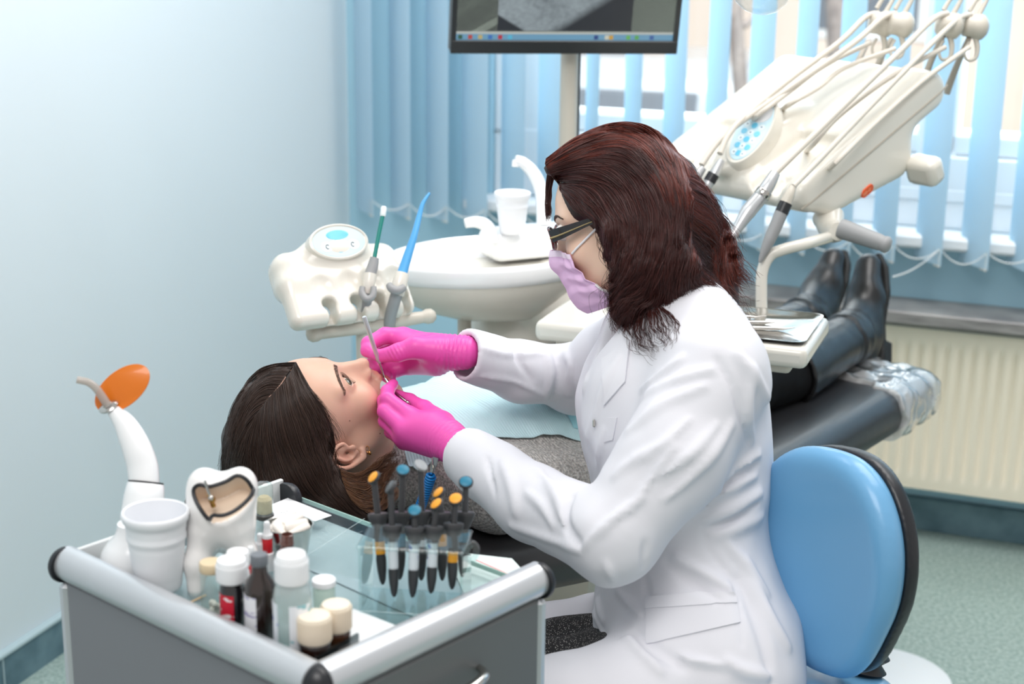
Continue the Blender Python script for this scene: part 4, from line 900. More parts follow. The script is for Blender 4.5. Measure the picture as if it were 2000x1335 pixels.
V_, Q_ = surf(plat_f, at(1035, 470, ZS + 0.11) - 0.16, at(1035, 470, ZS + 0.11) + 0.16, 0.008); obj('cup_shelf', None, m_ceram, spit, smooth=180, world=True, verts=V_, faces=Q_)
zt_ = (at(1035, 470, ZS + 0.11) + A(0, 0, 0.030))[2]
b = atz(1000, 455, zt_); cup('plastic_cup', 'white plastic cup standing under the water filler of the spittoon', b, (455 - 375) / (F_PX / depth(b)) * 1.02, 0.024, 0.034, m_cup)
# ------------------------------------------------------------ assistant console with suction hoses
ZK = 2.74
con = thing('assistant_console', 'ivory assistant console with oval keypad and four hose slots', 'console', at(665, 560, ZK))
kx = at(790, 545, ZK + 0.075) - at(545, 560, ZK - 0.045); kx[2] = 0; kx = nrm(kx); ku = nrm(cdir(-0.02, 0.45, 0.85) - kx * (cdir(-0.02, 0.45, 0.85) @ kx)); kn = np.cross(kx, ku); RK = np.stack([kx, ku, kn], 1)   # kn faces the tripod
kc = at(666, 548, ZK)
def kp(x, y, z): return kc + RK @ A(x, y, z)
sl = [-0.048, 0.004, 0.046, 0.092]
def con_f(P):
    q = ((P - kc.astype(np.float32)) @ RK.astype(np.float32))
    d = d_box(q, (0.0, 0.020, -0.012), (0.118, 0.045, 0.036), None, 0.030)
    d = smin(d, d_box(q, (0.0, -0.035, 0.004), (0.116, 0.048, 0.020), None, 0.016), 0.02)
    d = smin(d, d_ell(q, (-0.002, 0.050, 0.002), (0.064, 0.040, 0.040)), 0.018)
    for s_, w_ in ((sl[0], 0.0105), (sl[1], 0.0100), (sl[2], 0.0095), (sl[3], 0.0095)):
        d = smax(d, -d_box(q, (s_ + 0.006, -0.085, 0.030), (w_ * 0.72, 0.040, 0.036), None, 0.003), 0.006)
        d = smax(d, -d_cap(q, (s_ + 0.003, -0.050, -0.014), (s_ + 0.003, -0.050, 0.05), w_ * 1.12, w_ * 1.12), 0.006)
        d = smax(d, -d_ell(q, (s_ - 0.002, -0.020, 0.032), (0.019, 0.022, 0.011)), 0.006)
    return d
V_, Q_ = surf(con_f, kc - 0.16, kc + 0.16, 0.0032); obj('console_body', None, m_shell, con, smooth=180, world=True, verts=V_, faces=Q_)
kpc = kp(0.000, 0.056, 0.0385); kf = nrm(kn * 1.0 - ku * 0.06); kfx = nrm(kx - kf * (kx @ kf)); kfy = np.cross(kf, kfx)
def oval(a, b, o=0.0, n=48, c=None): return [(kpc if c is None else c) + kfx * a * math.cos(t) + kfy * b * math.sin(t) * (1 - 0.18 * math.cos(t) * 0) + kf * o for t in np.arange(n) * 2 * math.pi / n]
g = M(); g.loft([oval(0.057, 0.0355, -0.016), oval(0.055, 0.0340, 0.002), oval(0.052, 0.0315, 0.0035), oval(0.049, 0.0285, 0.001)]); obj('keypad_rim', g, m_shell, con, world=True)
kpad = obj('keypad', M().loft([oval(0.0490, 0.0285, 0.0010), oval(0.0485, 0.0282, 0.0018)]), mat('keypad_pale', (188, 216, 228), 0.3), con, world=True, smooth=30)
for ox, oy, a, b in ((0.0, 0.013, 0.021, 0.009), (-0.002, -0.008, 0.012, 0.013)):
    obj('keypad_zone', M().loft([oval(a, b, 0.0019, c=kpc + kfx * ox + kfy * oy), oval(a * .97, b * .97, 0.0022, c=kpc + kfx * ox + kfy * oy)]), mat('keypad_cyan', (104, 192, 224), 0.35), kpad, world=True, smooth=30)
for ox in (-0.017, 0.017):
    obj('key', M().loft([oval(0.011, 0.010, 0.0019, c=kpc + kfx * ox * 1.5 - kfy * 0.008), oval(0.0105, 0.0095, 0.0023, c=kpc + kfx * ox * 1.5 - kfy * 0.008)]), mat('key_pale', (220, 234, 240), 0.35), kpad, world=True, smooth=30)
    c_ = kpc + kfx * ox * 1.4 - kfy * 0.008; g = M(); g.tube([c_ + kf * 0.0026 + kfx * 0.003 * math.cos(t) + kfy * 0.004 * math.sin(t) for t in np.linspace(0.5, 5.2, 10)], 0.0007, 6); obj('key_symbol', g, m_black, kpad, world=True)
# handle bar under the console
a, b = at(606, 652, ZK - 0.03), at(846, 616, ZK + 0.06); d_ = nrm(b - a); L_ = np.linalg.norm(b - a)
g = M(); g.lathe([(0.0, -0.008), (0.010, -0.005), (0.0150, 0.002), (0.0150, 0.011), (0.0118, 0.019), (0.0122, 0.023), (0.0145, L_ * 0.45), (0.0148, L_ * 0.47), (0.0140, L_ * 0.475), (0.0148, L_ * 0.48), (0.0140, L_ * 0.6), (0.0108, L_ - 0.024), (0.0105, L_ - 0.020), (0.0135, L_ - 0.012), (0.0130, L_ - 0.003), (0.008, L_ + 0.003), (0.0, L_ + 0.004)], a, tuple(d_), 32, (False, False)); obj('handle_bar', g, m_taupe, con, world=True, smooth=60)
q0 = at(712, 640, ZK + 0.02); q1 = A(q0[0], q0[1] + 0.02, 0.42); g = M(); g.cyl(q1, q0, 0.0155, n=28); obj('support_post', g, m_taupe, con, world=True)
g = M(); g.tube([q1 + A(0, 0, 0.01), q1 + A(0.12, 0.12, 0), A(rc[0], rc[1], 0.42)], 0.02, 14, res=4); obj('support_arm', g, m_taupe, con, world=True)
g = M(); g.tube([kp(0.04, -0.03, -0.02), at(725, 600, ZK + 0.03), q0 + A(0, 0.01, 0.005)], 0.018, 16, res=4); obj('neck', g, m_shell2, con, world=True)
def suction(nm, lab, tipc, mt_tip, rt, px, hold, body, extra=None):
    """px: photo pixels down the tool, tip first"""
    t = thing(nm, lab, 'suction tube', at(*hold, ZK - 0.02)); z = ZK - 0.028
    P = [at(u, v, z + dz) for u, v, dz in px]
    obj('nozzle', M().tube(P, rt, 18, res=5), mt_tip, t, world=True); return t, P
m_green = mat('green_tube', (0, 122, 112), 0.35); m_blue = mat('blue_tube', (78, 158, 214), 0.35)
z = ZK - 0.028
t, P = suction('saliva_ejector', 'green saliva ejector with white tip held in the console', None, m_green, [0.0037, 0.0037], [(748, 418, 0.03), (739, 462, 0.02), (731, 505, 0.01)], (722, 570), None)
obj('tip', M().lathe([(0.0, 0), (0.004, 0.001), (0.0052, 0.004), (0.0052, 0.016), (0.0044, 0.019)], at(750, 402, z + 0.033), tuple(nrm(P[0] - at(750, 402, z + 0.033))), 18), mat('frosted_tip', (226, 234, 234), 0.3), t, world=True)
obj('grip', M().tube([at(732, 503, z + 0.01), at(728, 520, z + 0.008), at(723, 536, z + 0.004)], [0.0075, 0.0098, 0.0100], 20, res=3), m_grey, t, world=True)
obj('valve', M().tube([at(723, 535, z + 0.004), at(720, 556, z), at(717, 572, z)], [0.0115, 0.0105, 0.009], 22, res=3), m_shell, t, world=True)
obj('hose', M().tube([at(718, 570, z), at(716, 596, z + 0.006), at(713, 624, z + 0.03), at(716, 680, z + 0.06)], 0.0085, 16, res=5), m_grey, t, world=True)
obj('lever', M().tube([at(708, 560, z - 0.008), at(707, 572, z - 0.012), at(716, 584, z - 0.016), at(728, 578, z - 0.014), at(730, 560, z - 0.008)], [0.005, 0.006, 0.0065, 0.006, 0.005], 12, res=4), m_grey, t, world=True)
t, P = suction('suction_tube', 'light blue high volume suction tube held in the console', None, m_blue, [0.0022, 0.0036, 0.0050, 0.0062, 0.0080, 0.0092], [(839, 377, 0.07), (826, 397, 0.06), (818, 425, 0.05), (809, 460, 0.035), (796, 500, 0.02), (784, 538, 0.005)], (776, 560), None)
obj('valve', M().tube([at(785, 534, z + 0.005), at(780, 556, z), at(775, 575, z)], [0.0125, 0.0135, 0.0125], 22, res=3), m_shell, t, world=True)
obj('lever', M().tube([at(760, 556, z - 0.010), at(766, 564, z - 0.016), at(778, 567, z - 0.017), at(790, 560, z - 0.012)], [0.006, 0.0075, 0.0075, 0.006], 12, res=4), m_grey, t, world=True)
obj('hose', M().tube([at(775, 572, z), at(770, 590, z + 0.008), at(762, 620, z + 0.03), at(760, 660, z + 0.06)], 0.0105, 16, res=5), m_grey, t, world=True)
# ------------------------------------------------------------ delivery table with whip arms
ZD = 2.98
dtb = thing('delivery_table', 'ivory doctor delivery table with keypad hanging over the patient legs', 'delivery table', at(1600, 330, ZD))
s1h = nrm(A(0.27, 0.22, 0)); inc = math.radians(24)
e1 = nrm(s1h * math.cos(inc) + A(0, 0, math.sin(inc))); e2 = nrm(np.cross(A(0, 0, 1), s1h)); e3 = np.cross(e1, e2)      # e1 nose->back, e2 away to the left, e3 up
RD_ = np.stack([e1, e2, e3], 1); dn = at(1568, 398, 2.86)                   # nose of the near end panel
def dp(x, y, z): return dn + RD_ @ A(x, y, z)
DL, DW = 0.455, 0.40
def side_poly(q, s):
    # profile in (e1, e3): rounded slab, deeper in the middle underneath
    d = d_cap(np.stack([q[:, 0], q[:, 2] * 1.0, np.zeros(len(q), np.float32)], 1), (0.03, 0.0, 0), (DL - 0.045, 0.012, 0), 0.032, 0.040)
    d = smin(d, d_cap(np.stack([q[:, 0], q[:, 2], np.zeros(len(q), np.float32)], 1), (0.09, -0.036, 0), (0.275, -0.058, 0), 0.034, 0.046), 0.06); return d
def dtb_f(P):
    q = (P - dn.astype(np.float32)) @ RD_.astype(np.float32)
    d = side_poly(q, 0)
    d = smax(d, np.abs(q[:, 1] - DW / 2) - DW / 2, 0.022)
    # recessed front field between end panels, holder bays
    for y0, y1 in ((0.045, 0.135), (0.255, 0.345)):
        d = smax(d, -d_box(q, (0.06, (y0 + y1) / 2, 0.062), (0.115, (y1 - y0) / 2, 0.042), None, 0.012), 0.012)
    for y in (0.068, 0.112, 0.278, 0.322):
        d = smax(d, -d_cap(q, (-0.06, y, 0.010), (0.035, y, 0.018), 0.015, 0.013), 0.008)
    d = smin(d, smax(d_ell(q, (0.125, 0.195, 0.038), (0.135, 0.055, 0.038)), -(q[:, 0] + 0.02), 0.01), 0.015)
    return d
V_, Q_ = surf(dtb_f, dn - A(0.45, 0.25, 0.24), dn + A(0.5, 0.62, 0.38), 0.0055); obj('table_shell', None, m_shell, dtb, smooth=180, world=True, verts=V_, faces=Q_)
# seam along the near end panel and round orange badge
tq = np.linspace(0.0, 1.0, 30); sm = []
for t in tq: sm.append(dp(-0.004 + (DL + 0.0) * t, -0.0006 + 0.004 * (abs(2 * t - 1) ** 12), -0.010 + 0.016 * t))
obj('seam', M().tube(sm, 0.0016, 8), m_hose2, dtb, world=True)
c_ = dp(0.115, 0.0, -0.045); g = M(); th = math.atan2(0.016, 1); ring_ = []
for t in np.arange(40) * 2 * math.pi / 40:
    x, y = 0.0095 * math.cos(t), 0.0095 * math.sin(t); x += 0.0075 * (1 if x > 0 else -1); ring_.append((x, y))
ca, sa = math.cos(0.05), math.sin(0.05)
hz = nrm(A(*(s1h * 1.0)) + A(0, 0, 0.12)); vz = nrm(np.cross(hz, np.cross(A(0, 0, 1), hz)) * 1); vz = A(0, 0, 1)
pr_, ok_ = march(dtb_f, [(1694, 373)], 2.4, 3.6); bc = pr_[0]; bn = grad(dtb_f, pr_)[0]; bx = nrm(nrm(at(1712, 368, depth(bc)) - bc) - bn * (nrm(at(1712, 368, depth(bc)) - bc) @ bn)); by = np.cross(bn, bx)
bg = obj('badge', M().loft([[bc + bx * x + by * y + bn * o for x, y in ring_] for o in (-0.002, 0.0012)]), mat('orange_badge', (236, 96, 44), 0.4), dtb, world=True, smooth=30)
m_let = mat('badge_print', (244, 170, 130), 0.5); g = M()
for x0_, kind_ in ((-0.0105, 'W'), (-0.0045, 'o'), (0.0005, '-'), (0.0060, 'c')):
    if kind_ == 'W': 
        for a_, b_ in (((-.003, .003), (-.0015, -.003)), ((-.0015, -.003), (0, .001)), ((0, .001), (.0015, -.003)), ((.0015, -.003), (.003, .003))): g.cyl(bc + bx * (x0_ + a_[0]) + by * a_[1] + bn * .0014, bc + bx * (x0_ + b_[0]) + by * b_[1] + bn * .0014, 0.0006, n=6)
    elif kind_ == '-': g.cyl(bc + bx * (x0_ - .001) + bn * .0014, bc + bx * (x0_ + .0015) + bn * .0014, 0.0006, n=6)
    else: g.tube([bc + bx * (x0_ + .0026 * math.cos(t)) + by * .003 * math.sin(t) + bn * .0014 for t in np.linspace(0.6, 5.7 if kind_ == 'c' else 6.9, 14)], 0.0006, 6)
obj('lettering', g, m_let, bg, world=True)
# keypad on the raised middle
kc2, ok_ = march(dtb_f, [(1472, 264)], 2.4, 3.8); kc2 = kc2[0]; n2_ = nrm(grad(dtb_f, kc2[None])[0] * 0.6 + cdir(-0.45, -0.75, 0.35)); ax_ = nrm(at(1508, 210, depth(kc2) + 0.03) - at(1432, 340, depth(kc2) - 0.01)); ax_ = nrm(ax_ - n2_ * (ax_ @ n2_)); ay_ = np.cross(n2_, ax_); kc2 = kc2 + n2_ * 0.010
ka, kb = 0.070, 0.031
def ov2(a, b, o, ox=0, oy=0, n=40): return [kc2 + ax_ * (ox + a * math.cos(t)) + ay_ * (oy + b * math.sin(t)) + n2_ * o for t in np.arange(n) * 2 * math.pi / n]
obj('keypad_rim', M().loft([ov2(ka * 1.20, kb * 1.30, -0.03), ov2(ka * 1.16, kb * 1.26, 0.000), ov2(ka * 1.10, kb * 1.16, 0.006), ov2(ka * 1.0, kb * 1.0, 0.004)]), m_shell, dtb, world=True)
kp2 = obj('keypad', M().loft([ov2(ka, kb, 0.0042), ov2(ka * .99, kb * .98, 0.0052)]), mat('keypad_pale', (188, 216, 228), 0.3), dtb, world=True, smooth=30)
obj('display', M().loft([ov2(0.022, 0.021, 0.0053, 0.042), ov2(0.0215, 0.0205, 0.0056, 0.042)]), mat('display_grey', (206, 208, 210), 0.2), kp2, world=True, smooth=30)
for i in range(5):
    for j in (-1, 0, 1):
        x, y = 0.012 - i * 0.0165, j * 0.0155 * (1 - 0.10 * i); ry = 0.0062
        obj('key', M().loft([ov2(0.0068, ry, 0.0053, x, y, 14), ov2(0.0062, ry * .9, 0.0058, x, y, 14)]), mat('keypad_cyan', (104, 192, 224), 0.35) if (i + j) % 2 == 0 else mat('key_pale', (220, 234, 240), 0.35), kp2, world=True, smooth=30)
        if (i * 3 + j) % 2: obj('key_mark', M().ball(kc2 + ax_ * x + ay_ * y + n2_ * 0.006, (0.0016, 0.0016, 0.0006), 8, 6, np.stack([ax_, ay_, n2_], 1)), mat('key_ink', (60, 90, 120), 0.5), kp2, world=True)
# rear bracket, handle, swing arm
g = M(); q = dp(DL * 0.72, 0.05, -0.10); bx0 = at(1800, 335, 3.02); g.box(at(1806, 332, 3.03), (0.045, 0.07, 0.055), RD_); obj('rear_cover', g, m_shell, dtb, world=True, smooth=40, bevel=0.015)
a, b = at(1640, 445, 2.86), at(1738, 480, 2.82); d_ = nrm(b - a); L_ = np.linalg.norm(b - a)
g = M(); g.lathe([(0.0, -0.004), (0.017, 0), (0.0185, 0.006), (0.0150, L_ * 0.8), (0.0135, L_ * 0.86), (0.0150, L_ * 0.88), (0.0155, L_ * 0.95), (0.011, L_), (0, L_ + 0.002)], a, tuple(d_), 28, (False, False)); obj('handle', g, m_grey, dtb, world=True, smooth=60)
g = M(); g.tube([at(1618, 425, 2.95), at(1625, 450, 2.92), at(1638, 452, 2.88)], [0.03, 0.022, 0.017], 20, res=4); obj('handle_socket', g, m_shell, dtb, world=True)
# whip arms, hoses and handpieces
def tool(name, lab, ball_px, db, base_px, hose_px, hand, rh=0.0058, dz=0.0):
    zb = ZD + db; t = thing(name, lab, 'handpiece', dp(0.02, 0.1, 0.03))
    bc_ = at(*ball_px, zb); g = M(); ax = nrm(cdir(1, 0.1, -0.1)); g.lathe([(0.0, -0.026), (0.016, -0.024), (0.0215, -0.019), (0.0215, -0.006), (0.0225, -0.004), (0.0265, 0.006), (0.0250, 0.016), (0.016, 0.0245), (0.0, 0.027)], bc_, tuple(ax), 28, (False, False)); obj('pulley', g, m_taupe, t, world=True, smooth=60)
    arm = [at(u, v, zb + dz_) for u, v, dz_ in base_px]; obj('whip_arm', M().tube(arm, [0.008, 0.0065, 0.0055], 12, res=4), m_hose2, t, world=True)
    hk = [bc_ + coff(0.0, 0, -0.015), bc_ + coff(0.006, 0, -0.040), bc_ + coff(0.002, 0, -0.062), bc_ + coff(-0.014, 0, -0.066), bc_ + coff(-0.019, 0, -0.048), bc_ + coff(-0.010, 0, -0.030)]
    obj('hook', M().tube(hk, [0.006, 0.0055, 0.004, 0.003, 0.003, 0.003], 10, res=4), m_taupe, t, world=True)
    hk = [bc_ + coff(0.004, 0, 0.015), bc_ + coff(0.016, 0, 0.036), bc_ + coff(0.026, 0, 0.056), bc_ + coff(0.020, 0, 0.062), bc_ + coff(0.004, 0, 0.052), bc_ + coff(-0.010, 0, 0.030)]
    obj('hook', M().tube(hk, [0.006, 0.005, 0.004, 0.0035, 0.004, 0.005], 10, res=4), m_taupe, t, world=True)
    H = [at(u, v, ZD + d) for u, v, d in hose_px]; obj('hose', M().tube(H, rh, 14, res=6), m_hose, t, world=True)
    return t, H
t1, H1 = tool('scaler_handpiece', 'silver scaler handpiece hanging nearest the keypad bulge', (1853, 50), 0.10, ((1795, 185, 0.06), (1818, 120, 0.03), (1842, 70, 0)), ((1850, 26, 0.09), (1822, 38, 0.06), (1760, 98, 0.0), (1650, 205, -0.08), (1565, 288, -0.14), (1512, 340, -0.17)), None)
z = ZD - 0.175
obj('handpiece', M().tube([at(1514, 338, z + 0.005), at(1500, 362, z), at(1484, 386, z), at(1462, 412, z - 0.005), at(1440, 446, z - 0.01), at(1430, 462, z - 0.012), at(1416, 482, z - 0.014)], [0.0095, 0.0125, 0.0135, 0.0140, 0.0092, 0.0088, 0.003], 24, res=4), m_silver, t1, world=True)
obj('ring', M().lathe([(0.0140, 0), (0.0146, 0.001), (0.0146, 0.012), (0.0140, 0.013)], at(1494, 372, z), tuple(nrm(at(1484, 386, z) - at(1500, 362, z))), 24), m_steel, t1, world=True)
t2, H2 = tool('turbine_handpiece', 'grey turbine handpiece with black ring hanging at the right end of the table', (1903, 52), 0.12, ((1848, 182, 0.08), (1868, 130, 0.05), (1892, 75, 0)), ((1896, 28, 0.11), (1868, 40, 0.08), (1800, 105, 0.02), (1690, 218, -0.06), (1600, 312, -0.15), (1549, 364, -0.20)), None, 0.0052)
z = ZD - 0.20
obj('grip', M().tube([at(1550, 362, z + 0.005), at(1542, 380, z), at(1534, 398, z)], [0.006, 0.0095, 0.0115], 20, res=4), m_taupe, t2, world=True)
obj('black_ring', M().tube([at(1535, 396, z), at(1526, 416, z)], [0.0118, 0.0120], 24), m_black, t2, world=True)
obj('body', M().tube([at(1526, 415, z), at(1514, 444, z), at(1502, 470, z), at(1493, 490, z), at(1484, 512, z)], [0.0118, 0.0115, 0.0105, 0.0075, 0.003], 22, res=4), m_grey, t2, world=True)
t3, H3 = tool('air_water_syringe', 'dark ringed handpiece hanging at the far left end of the table', (1722, 46), 0.16, ((1662, 160, 0.14), (1676, 120, 0.12), (1696, 80, 0.14)), ((1716, 26, 0.16), (1690, 34, 0.15), (1640, 82, 0.12), (1534, 162, 0.06), (1436, 246, -0.02), (1406, 300, -0.05)), None)
z = ZD - 0.05
obj('handpiece', M().tube([at(1410, 312, z), at(1398, 334, z), at(1384, 358, z), at(1372, 378, z)], [0.006, 0.0095, 0.0100, 0.0070], 20, res=4), m_silver, t3, world=True)
obj('black_ring', M().tube([at(1394, 340, z), at(1385, 355, z)], 0.0115, 22), m_black, t3, world=True)
t4, H4 = tool('polisher_handpiece', 'silver handpiece in the far left bay mostly hidden by the dentist hair', (1758, 48), 0.14, ((1700, 172, 0.12), (1722, 110, 0.10), (1742, 75, 0.1)), ((1750, 26, 0.14), (1722, 36, 0.12), (1665, 86, 0.08), (1545, 170, 0.03), (1420, 260, -0.02), (1370, 322, -0.05)), None)
obj('handpiece', M().tube([at(1374, 327, z), at(1356, 350, z), at(1342, 372, z)], [0.006, 0.0105, 0.009], 20, res=4), m_silver, t4, world=True)
# return hoses from the pulleys
for t, a_, b_ in ((t1, [(1846, 92, 0.06), (1740, 150, 0.0), (1640, 225, -0.05), (1590, 280, -0.10), (1574, 296, 0.02)], 0), (t2, [(1893, 92, 0.09), (1800, 160, 0.02), (1700, 250, -0.06), (1632, 318, -0.13), (1616, 334, -0.01)], 0), (t3, [(1700, 84, 0.13), (1610, 128, 0.09), (1540, 180, 0.03), (1480, 225, -0.01), (1462, 242, 0.10)], 0), (t4, [(1748, 95, 0.11), (1650, 132, 0.09), (1600, 170, 0.05), (1540, 205, 0.02), (1524, 216, 0.13)], 0)):
    obj('return_hose', M().tube([at(u, v, ZD + d) for u, v, d in a_], 0.0048, 12, res=6), m_hose, t, world=True)
# ------------------------------------------------------------ instrument tray on its curved arm
ZT = 2.80
tray = thing('instrument_tray', 'ivory tray table with steel instrument tray behind the dentist', 'tray table', at(1335, 625, ZT))
T0, T1, T2 = atz(1082, 588, 0.952), atz(1592, 634, 0.952), atz(1452, 674, 0.952)
tx = nrm(atz(1592, 630, 0.952) - atz(1440, 588, 0.952)); ty_ = None
ctr = atz(1335, 622, 0.952); txv = A(math.cos(-0.35), math.sin(-0.35), 0); tyv = np.cross(A(0, 0, 1), txv); RTY = np.stack([txv, tyv, A(0, 0, 1)], 1)
tl_, tw_ = 0.47, 0.23
g = M(); g.box(ctr + A(0, 0, -0.018), (tl_, tw_, 0.036), RTY); obj('tray_base', g, m_shell, tray, world=True, smooth=40, bevel=0.012)
g = M(); g.box(ctr + A(0, 0, -0.044), (tl_ - 0.06, tw_ - 0.05, 0.018), RTY); obj('underside', g, m_shell2, tray, world=True, smooth=40, bevel=0.008)
c2 = ctr + txv * 0.095 + A(0, 0, 0.0005)
def rr(a, b, z, n=8, r=0.02):
    out = []
    for sx, sy, a0 in ((1, 1, 0), (-1, 1, 90), (-1, -1, 180), (1, -1, 270)):
        for t in np.radians(np.linspace(a0, a0 + 90, n)): out.append(c2 + RTY @ A(sx * (a - r) + r * math.cos(t), sy * (b - r) + r * math.sin(t), z))
    return out
st = thing('steel_tray', 'shiny steel instrument tray lying on the ivory tray table', 'tray', c2)
g = M(); g.loft([rr(0.122, 0.090, 0.0), rr(0.128, 0.096, 0.005), rr(0.133, 0.101, 0.0060), rr(0.133, 0.101, 0.0070), rr(0.126, 0.094, 0.0065), rr(0.119, 0.087, 0.002), rr(0.05, 0.04, 0.002)], (True, True)); obj('pan', g, m_steel, st, world=True, smooth=40)
for i, (x, y, a_, L_) in enumerate(((-0.03, 0.02, 0.3, 0.15), (0.0, -0.01, 0.36, 0.16), (0.03, -0.035, 0.25, 0.15), (-0.06, 0.045, 0.45, 0.12))):
    c_ = c2 + RTY @ A(x, y, 0.0055); d_ = RTY @ A(math.cos(a_), math.sin(a_), 0.0)
    g = M(); g.tube([c_ - d_ * L_ / 2, c_ - d_ * L_ * 0.36, c_ - d_ * L_ * .3, c_ + d_ * L_ * .3, c_ + d_ * L_ * .38, c_ + d_ * L_ / 2 + A(0, 0, 0.003)], [0.0006, 0.0016, 0.0032, 0.0032, 0.0016, 0.0006], 10); tag(obj('dental_probe', g, m_steel), 'thin steel hand instrument lying in the steel tray', 'dental instrument', 'instruments in the steel tray')
ab_ = atz(1488, 612, 0.945); da_ = depth(ab_)
g = M(); g.tube([ab_, at(1487, 575, da_), at(1489, 530, da_), at(1503, 500, da_), at(1530, 487, da_), at(1580, 474, da_ + 0.02), at(1632, 458, ZT + 0.12), at(1650, 440, ZT + 0.14)], 0.0105, 18, res=6); obj('tray_arm', g, m_shell, tray, world=True)
# ------------------------------------------------------------ operating lamp, only its glass in view
ZL = 2.55
lamp = thing('operating_lamp', 'operating lamp whose clear glass front peeks in at the top edge', 'lamp', at(1490, -40, ZL))
lc = at(1490, -34, ZL); ld = nrm(A(-0.25, -0.10, -1))
g = M(); g.lathe([(0.0, 0.052), (0.018, 0.049), (0.034, 0.040), (0.046, 0.024), (0.050, 0.004), (0.049, -0.004)], lc, tuple(ld), 40, (False, False)); obj('glass_cover', g, clear('lamp_glass', (246, 248, 248), 0.05, 1.0, 0.12), lamp, world=True)
g = M(); g.lathe([(0.0, -0.045), (0.06, -0.04), (0.08, -0.02), (0.078, 0.0), (0.051, 0.002), (0.045, -0.006), (0.0, -0.03)], lc, tuple(ld), 40, (False, False)); obj('housing', g, m_shell, lamp, world=True)
g = M(); g.tube([lc - ld * 0.04, lc + A(0.1, 0.15, 0.18), lc + A(0.3, 0.4, 0.55), lc + A(0.3, 0.42, 1.1)], 0.018, 16, res=5); obj('arm', g, m_shell, lamp, world=True)
g = M(); g.ball(lc + ld * 0.015, 0.012); obj('bulb', g, mat('bulb', (250, 250, 245), 0.2), lamp, world=True)
# ------------------------------------------------------------ dental chair
chair = thing('dental_chair', 'black upholstered dental chair reclined under the patient', 'dental chair', A(0.25, 2.75, 0))
m_lea = mat('black_leather', (48, 48, 50), 0.34, spec=0.5, bump=0.06, bscale=300, coat=0.05)
cd = nrm(A(1.07, 1.02, 0)); cs = A(-cd[1], cd[0], 0)             # head -> feet, and away
foot_end = at(1745, 745, 3.38); 
def chp(px): return at(*px)
F1 = at(1800, 735, 3.36); F0 = at(1500, 905, 2.78)                 # near edge of the leg rest
def seat_f(P):
    q = P - F0.astype(np.float32)
    return None
ax1 = nrm(F1 - F0); sd = nrm(cs - ax1 * (cs @ ax1)); up_ = np.cross(ax1, sd)
if up_[2] < 0: up_ = -up_
RL = np.stack([ax1, sd, up_], 1); LL = np.linalg.norm(F1 - F0)
def leg_f(P):
    q = (P - F0.astype(np.float32)) @ RL.astype(np.float32)
    d = d_box(q, (LL / 2 - 0.05, 0.17, -0.03), (LL / 2 + 0.05, 0.215, 0.050), None, 0.045)
    return d
V_, Q_ = surf(leg_f, np.minimum(F0, F1) - 0.5, np.maximum(F0, F1) + 0.5, 0.010); obj('leg_rest', None, m_lea, chair, smooth=180, world=True, verts=V_, faces=Q_)
# plastic sleeve over the foot end, crinkled
def slv_f(P):
    q = (P - F0.astype(np.float32)) @ RL.astype(np.float32)
    n1_ = vnoise(q * A(38, 30, 30).astype(np.float32), 3) * 0.006 + vnoise(q * A(90, 60, 60).astype(np.float32), 9) * 0.0025
    d = d_box(q, (LL / 2 - 0.05, 0.17, -0.03), (LL / 2 + 0.062, 0.225, 0.058), None, 0.045) + n1_
    return smax(d, -(q[:, 0] - (LL - 0.22) - 0.25 * (q[:, 1] - 0.0) * 0.5 + n1_ * 3), 0.004)
V_, Q_ = surf(slv_f, F1 - A(0.4, 0.4, 0.25), F1 + A(0.25, 0.5, 0.25), 0.006); obj('plastic_sleeve', None, clear('plastic_sleeve', (236, 240, 242), 0.08, 2.2, 0.40), chair, smooth=180, world=True, verts=V_, faces=Q_)
# seat, back, headrest follow the patient from below
BKp = [at(520, 930, 2.46), at(640, 960, 2.46)]
def body_axis(t): return None
S0 = F0 + ax1 * 0.02 + sd * 0.17 - up_ * 0.03
back_top = at(735, 1005, 2.47) ; 
def back_f(P):
    a, b = back_top.astype(np.float32), (S0 - A(0, 0, 0.03)).astype(np.float32); ax = nrm(b - a).astype(np.float32); L = float(np.linalg.norm(b - a)); s_ = nrm(cs - ax * (cs @ ax)).astype(np.float32); u_ = np.cross(ax, s_); u_ = u_ if u_[2] > 0 else -u_
    q = (P - a) @ np.stack([ax, s_, u_], 1)
    return d_box(q, (L / 2, 0.0, -0.05), (L / 2 + 0.02, 0.21, 0.045), None, 0.04)
V_, Q_ = surf(back_f, np.minimum(back_top, S0) - 0.4, np.maximum(back_top, S0) + 0.4, 0.014); obj('backrest', None, m_lea, chair, smooth=180, world=True, verts=V_, faces=Q_)
hr = at(560, 985, 2.45)
def hr_f(P): return d_box(P, hr, (0.13, 0.11, 0.032), np.stack([cd, cs, A(0, 0, 1)], 1), 0.03)
V_, Q_ = surf(hr_f, hr - 0.22, hr + 0.22, 0.008); obj('headrest', None, m_lea, chair, smooth=180, world=True, verts=V_, faces=Q_)
g = M(); g.tube([hr - A(0, 0, 0.02), (hr + back_top) / 2 - A(0, 0, 0.06), back_top - A(-0.1, -0.1, 0.07)], 0.022, 14, res=4); obj('headrest_bar', g, m_silver, chair, world=True)
pc = (back_top + S0 * 2) / 3; pc = A(pc[0] + 0.1, pc[1] + 0.1, 0)
def ped_f(P): return smin(d_box(P, pc + A(0.1, 0.1, 0.04), (0.34, 0.24, 0.04), np.stack([cd, cs, A(0, 0, 1)], 1), 0.035), d_cap(P, pc + A(0.02, 0.02, 0.05), pc + A(0.02, 0.02, 0.54), 0.15, 0.11), 0.08)
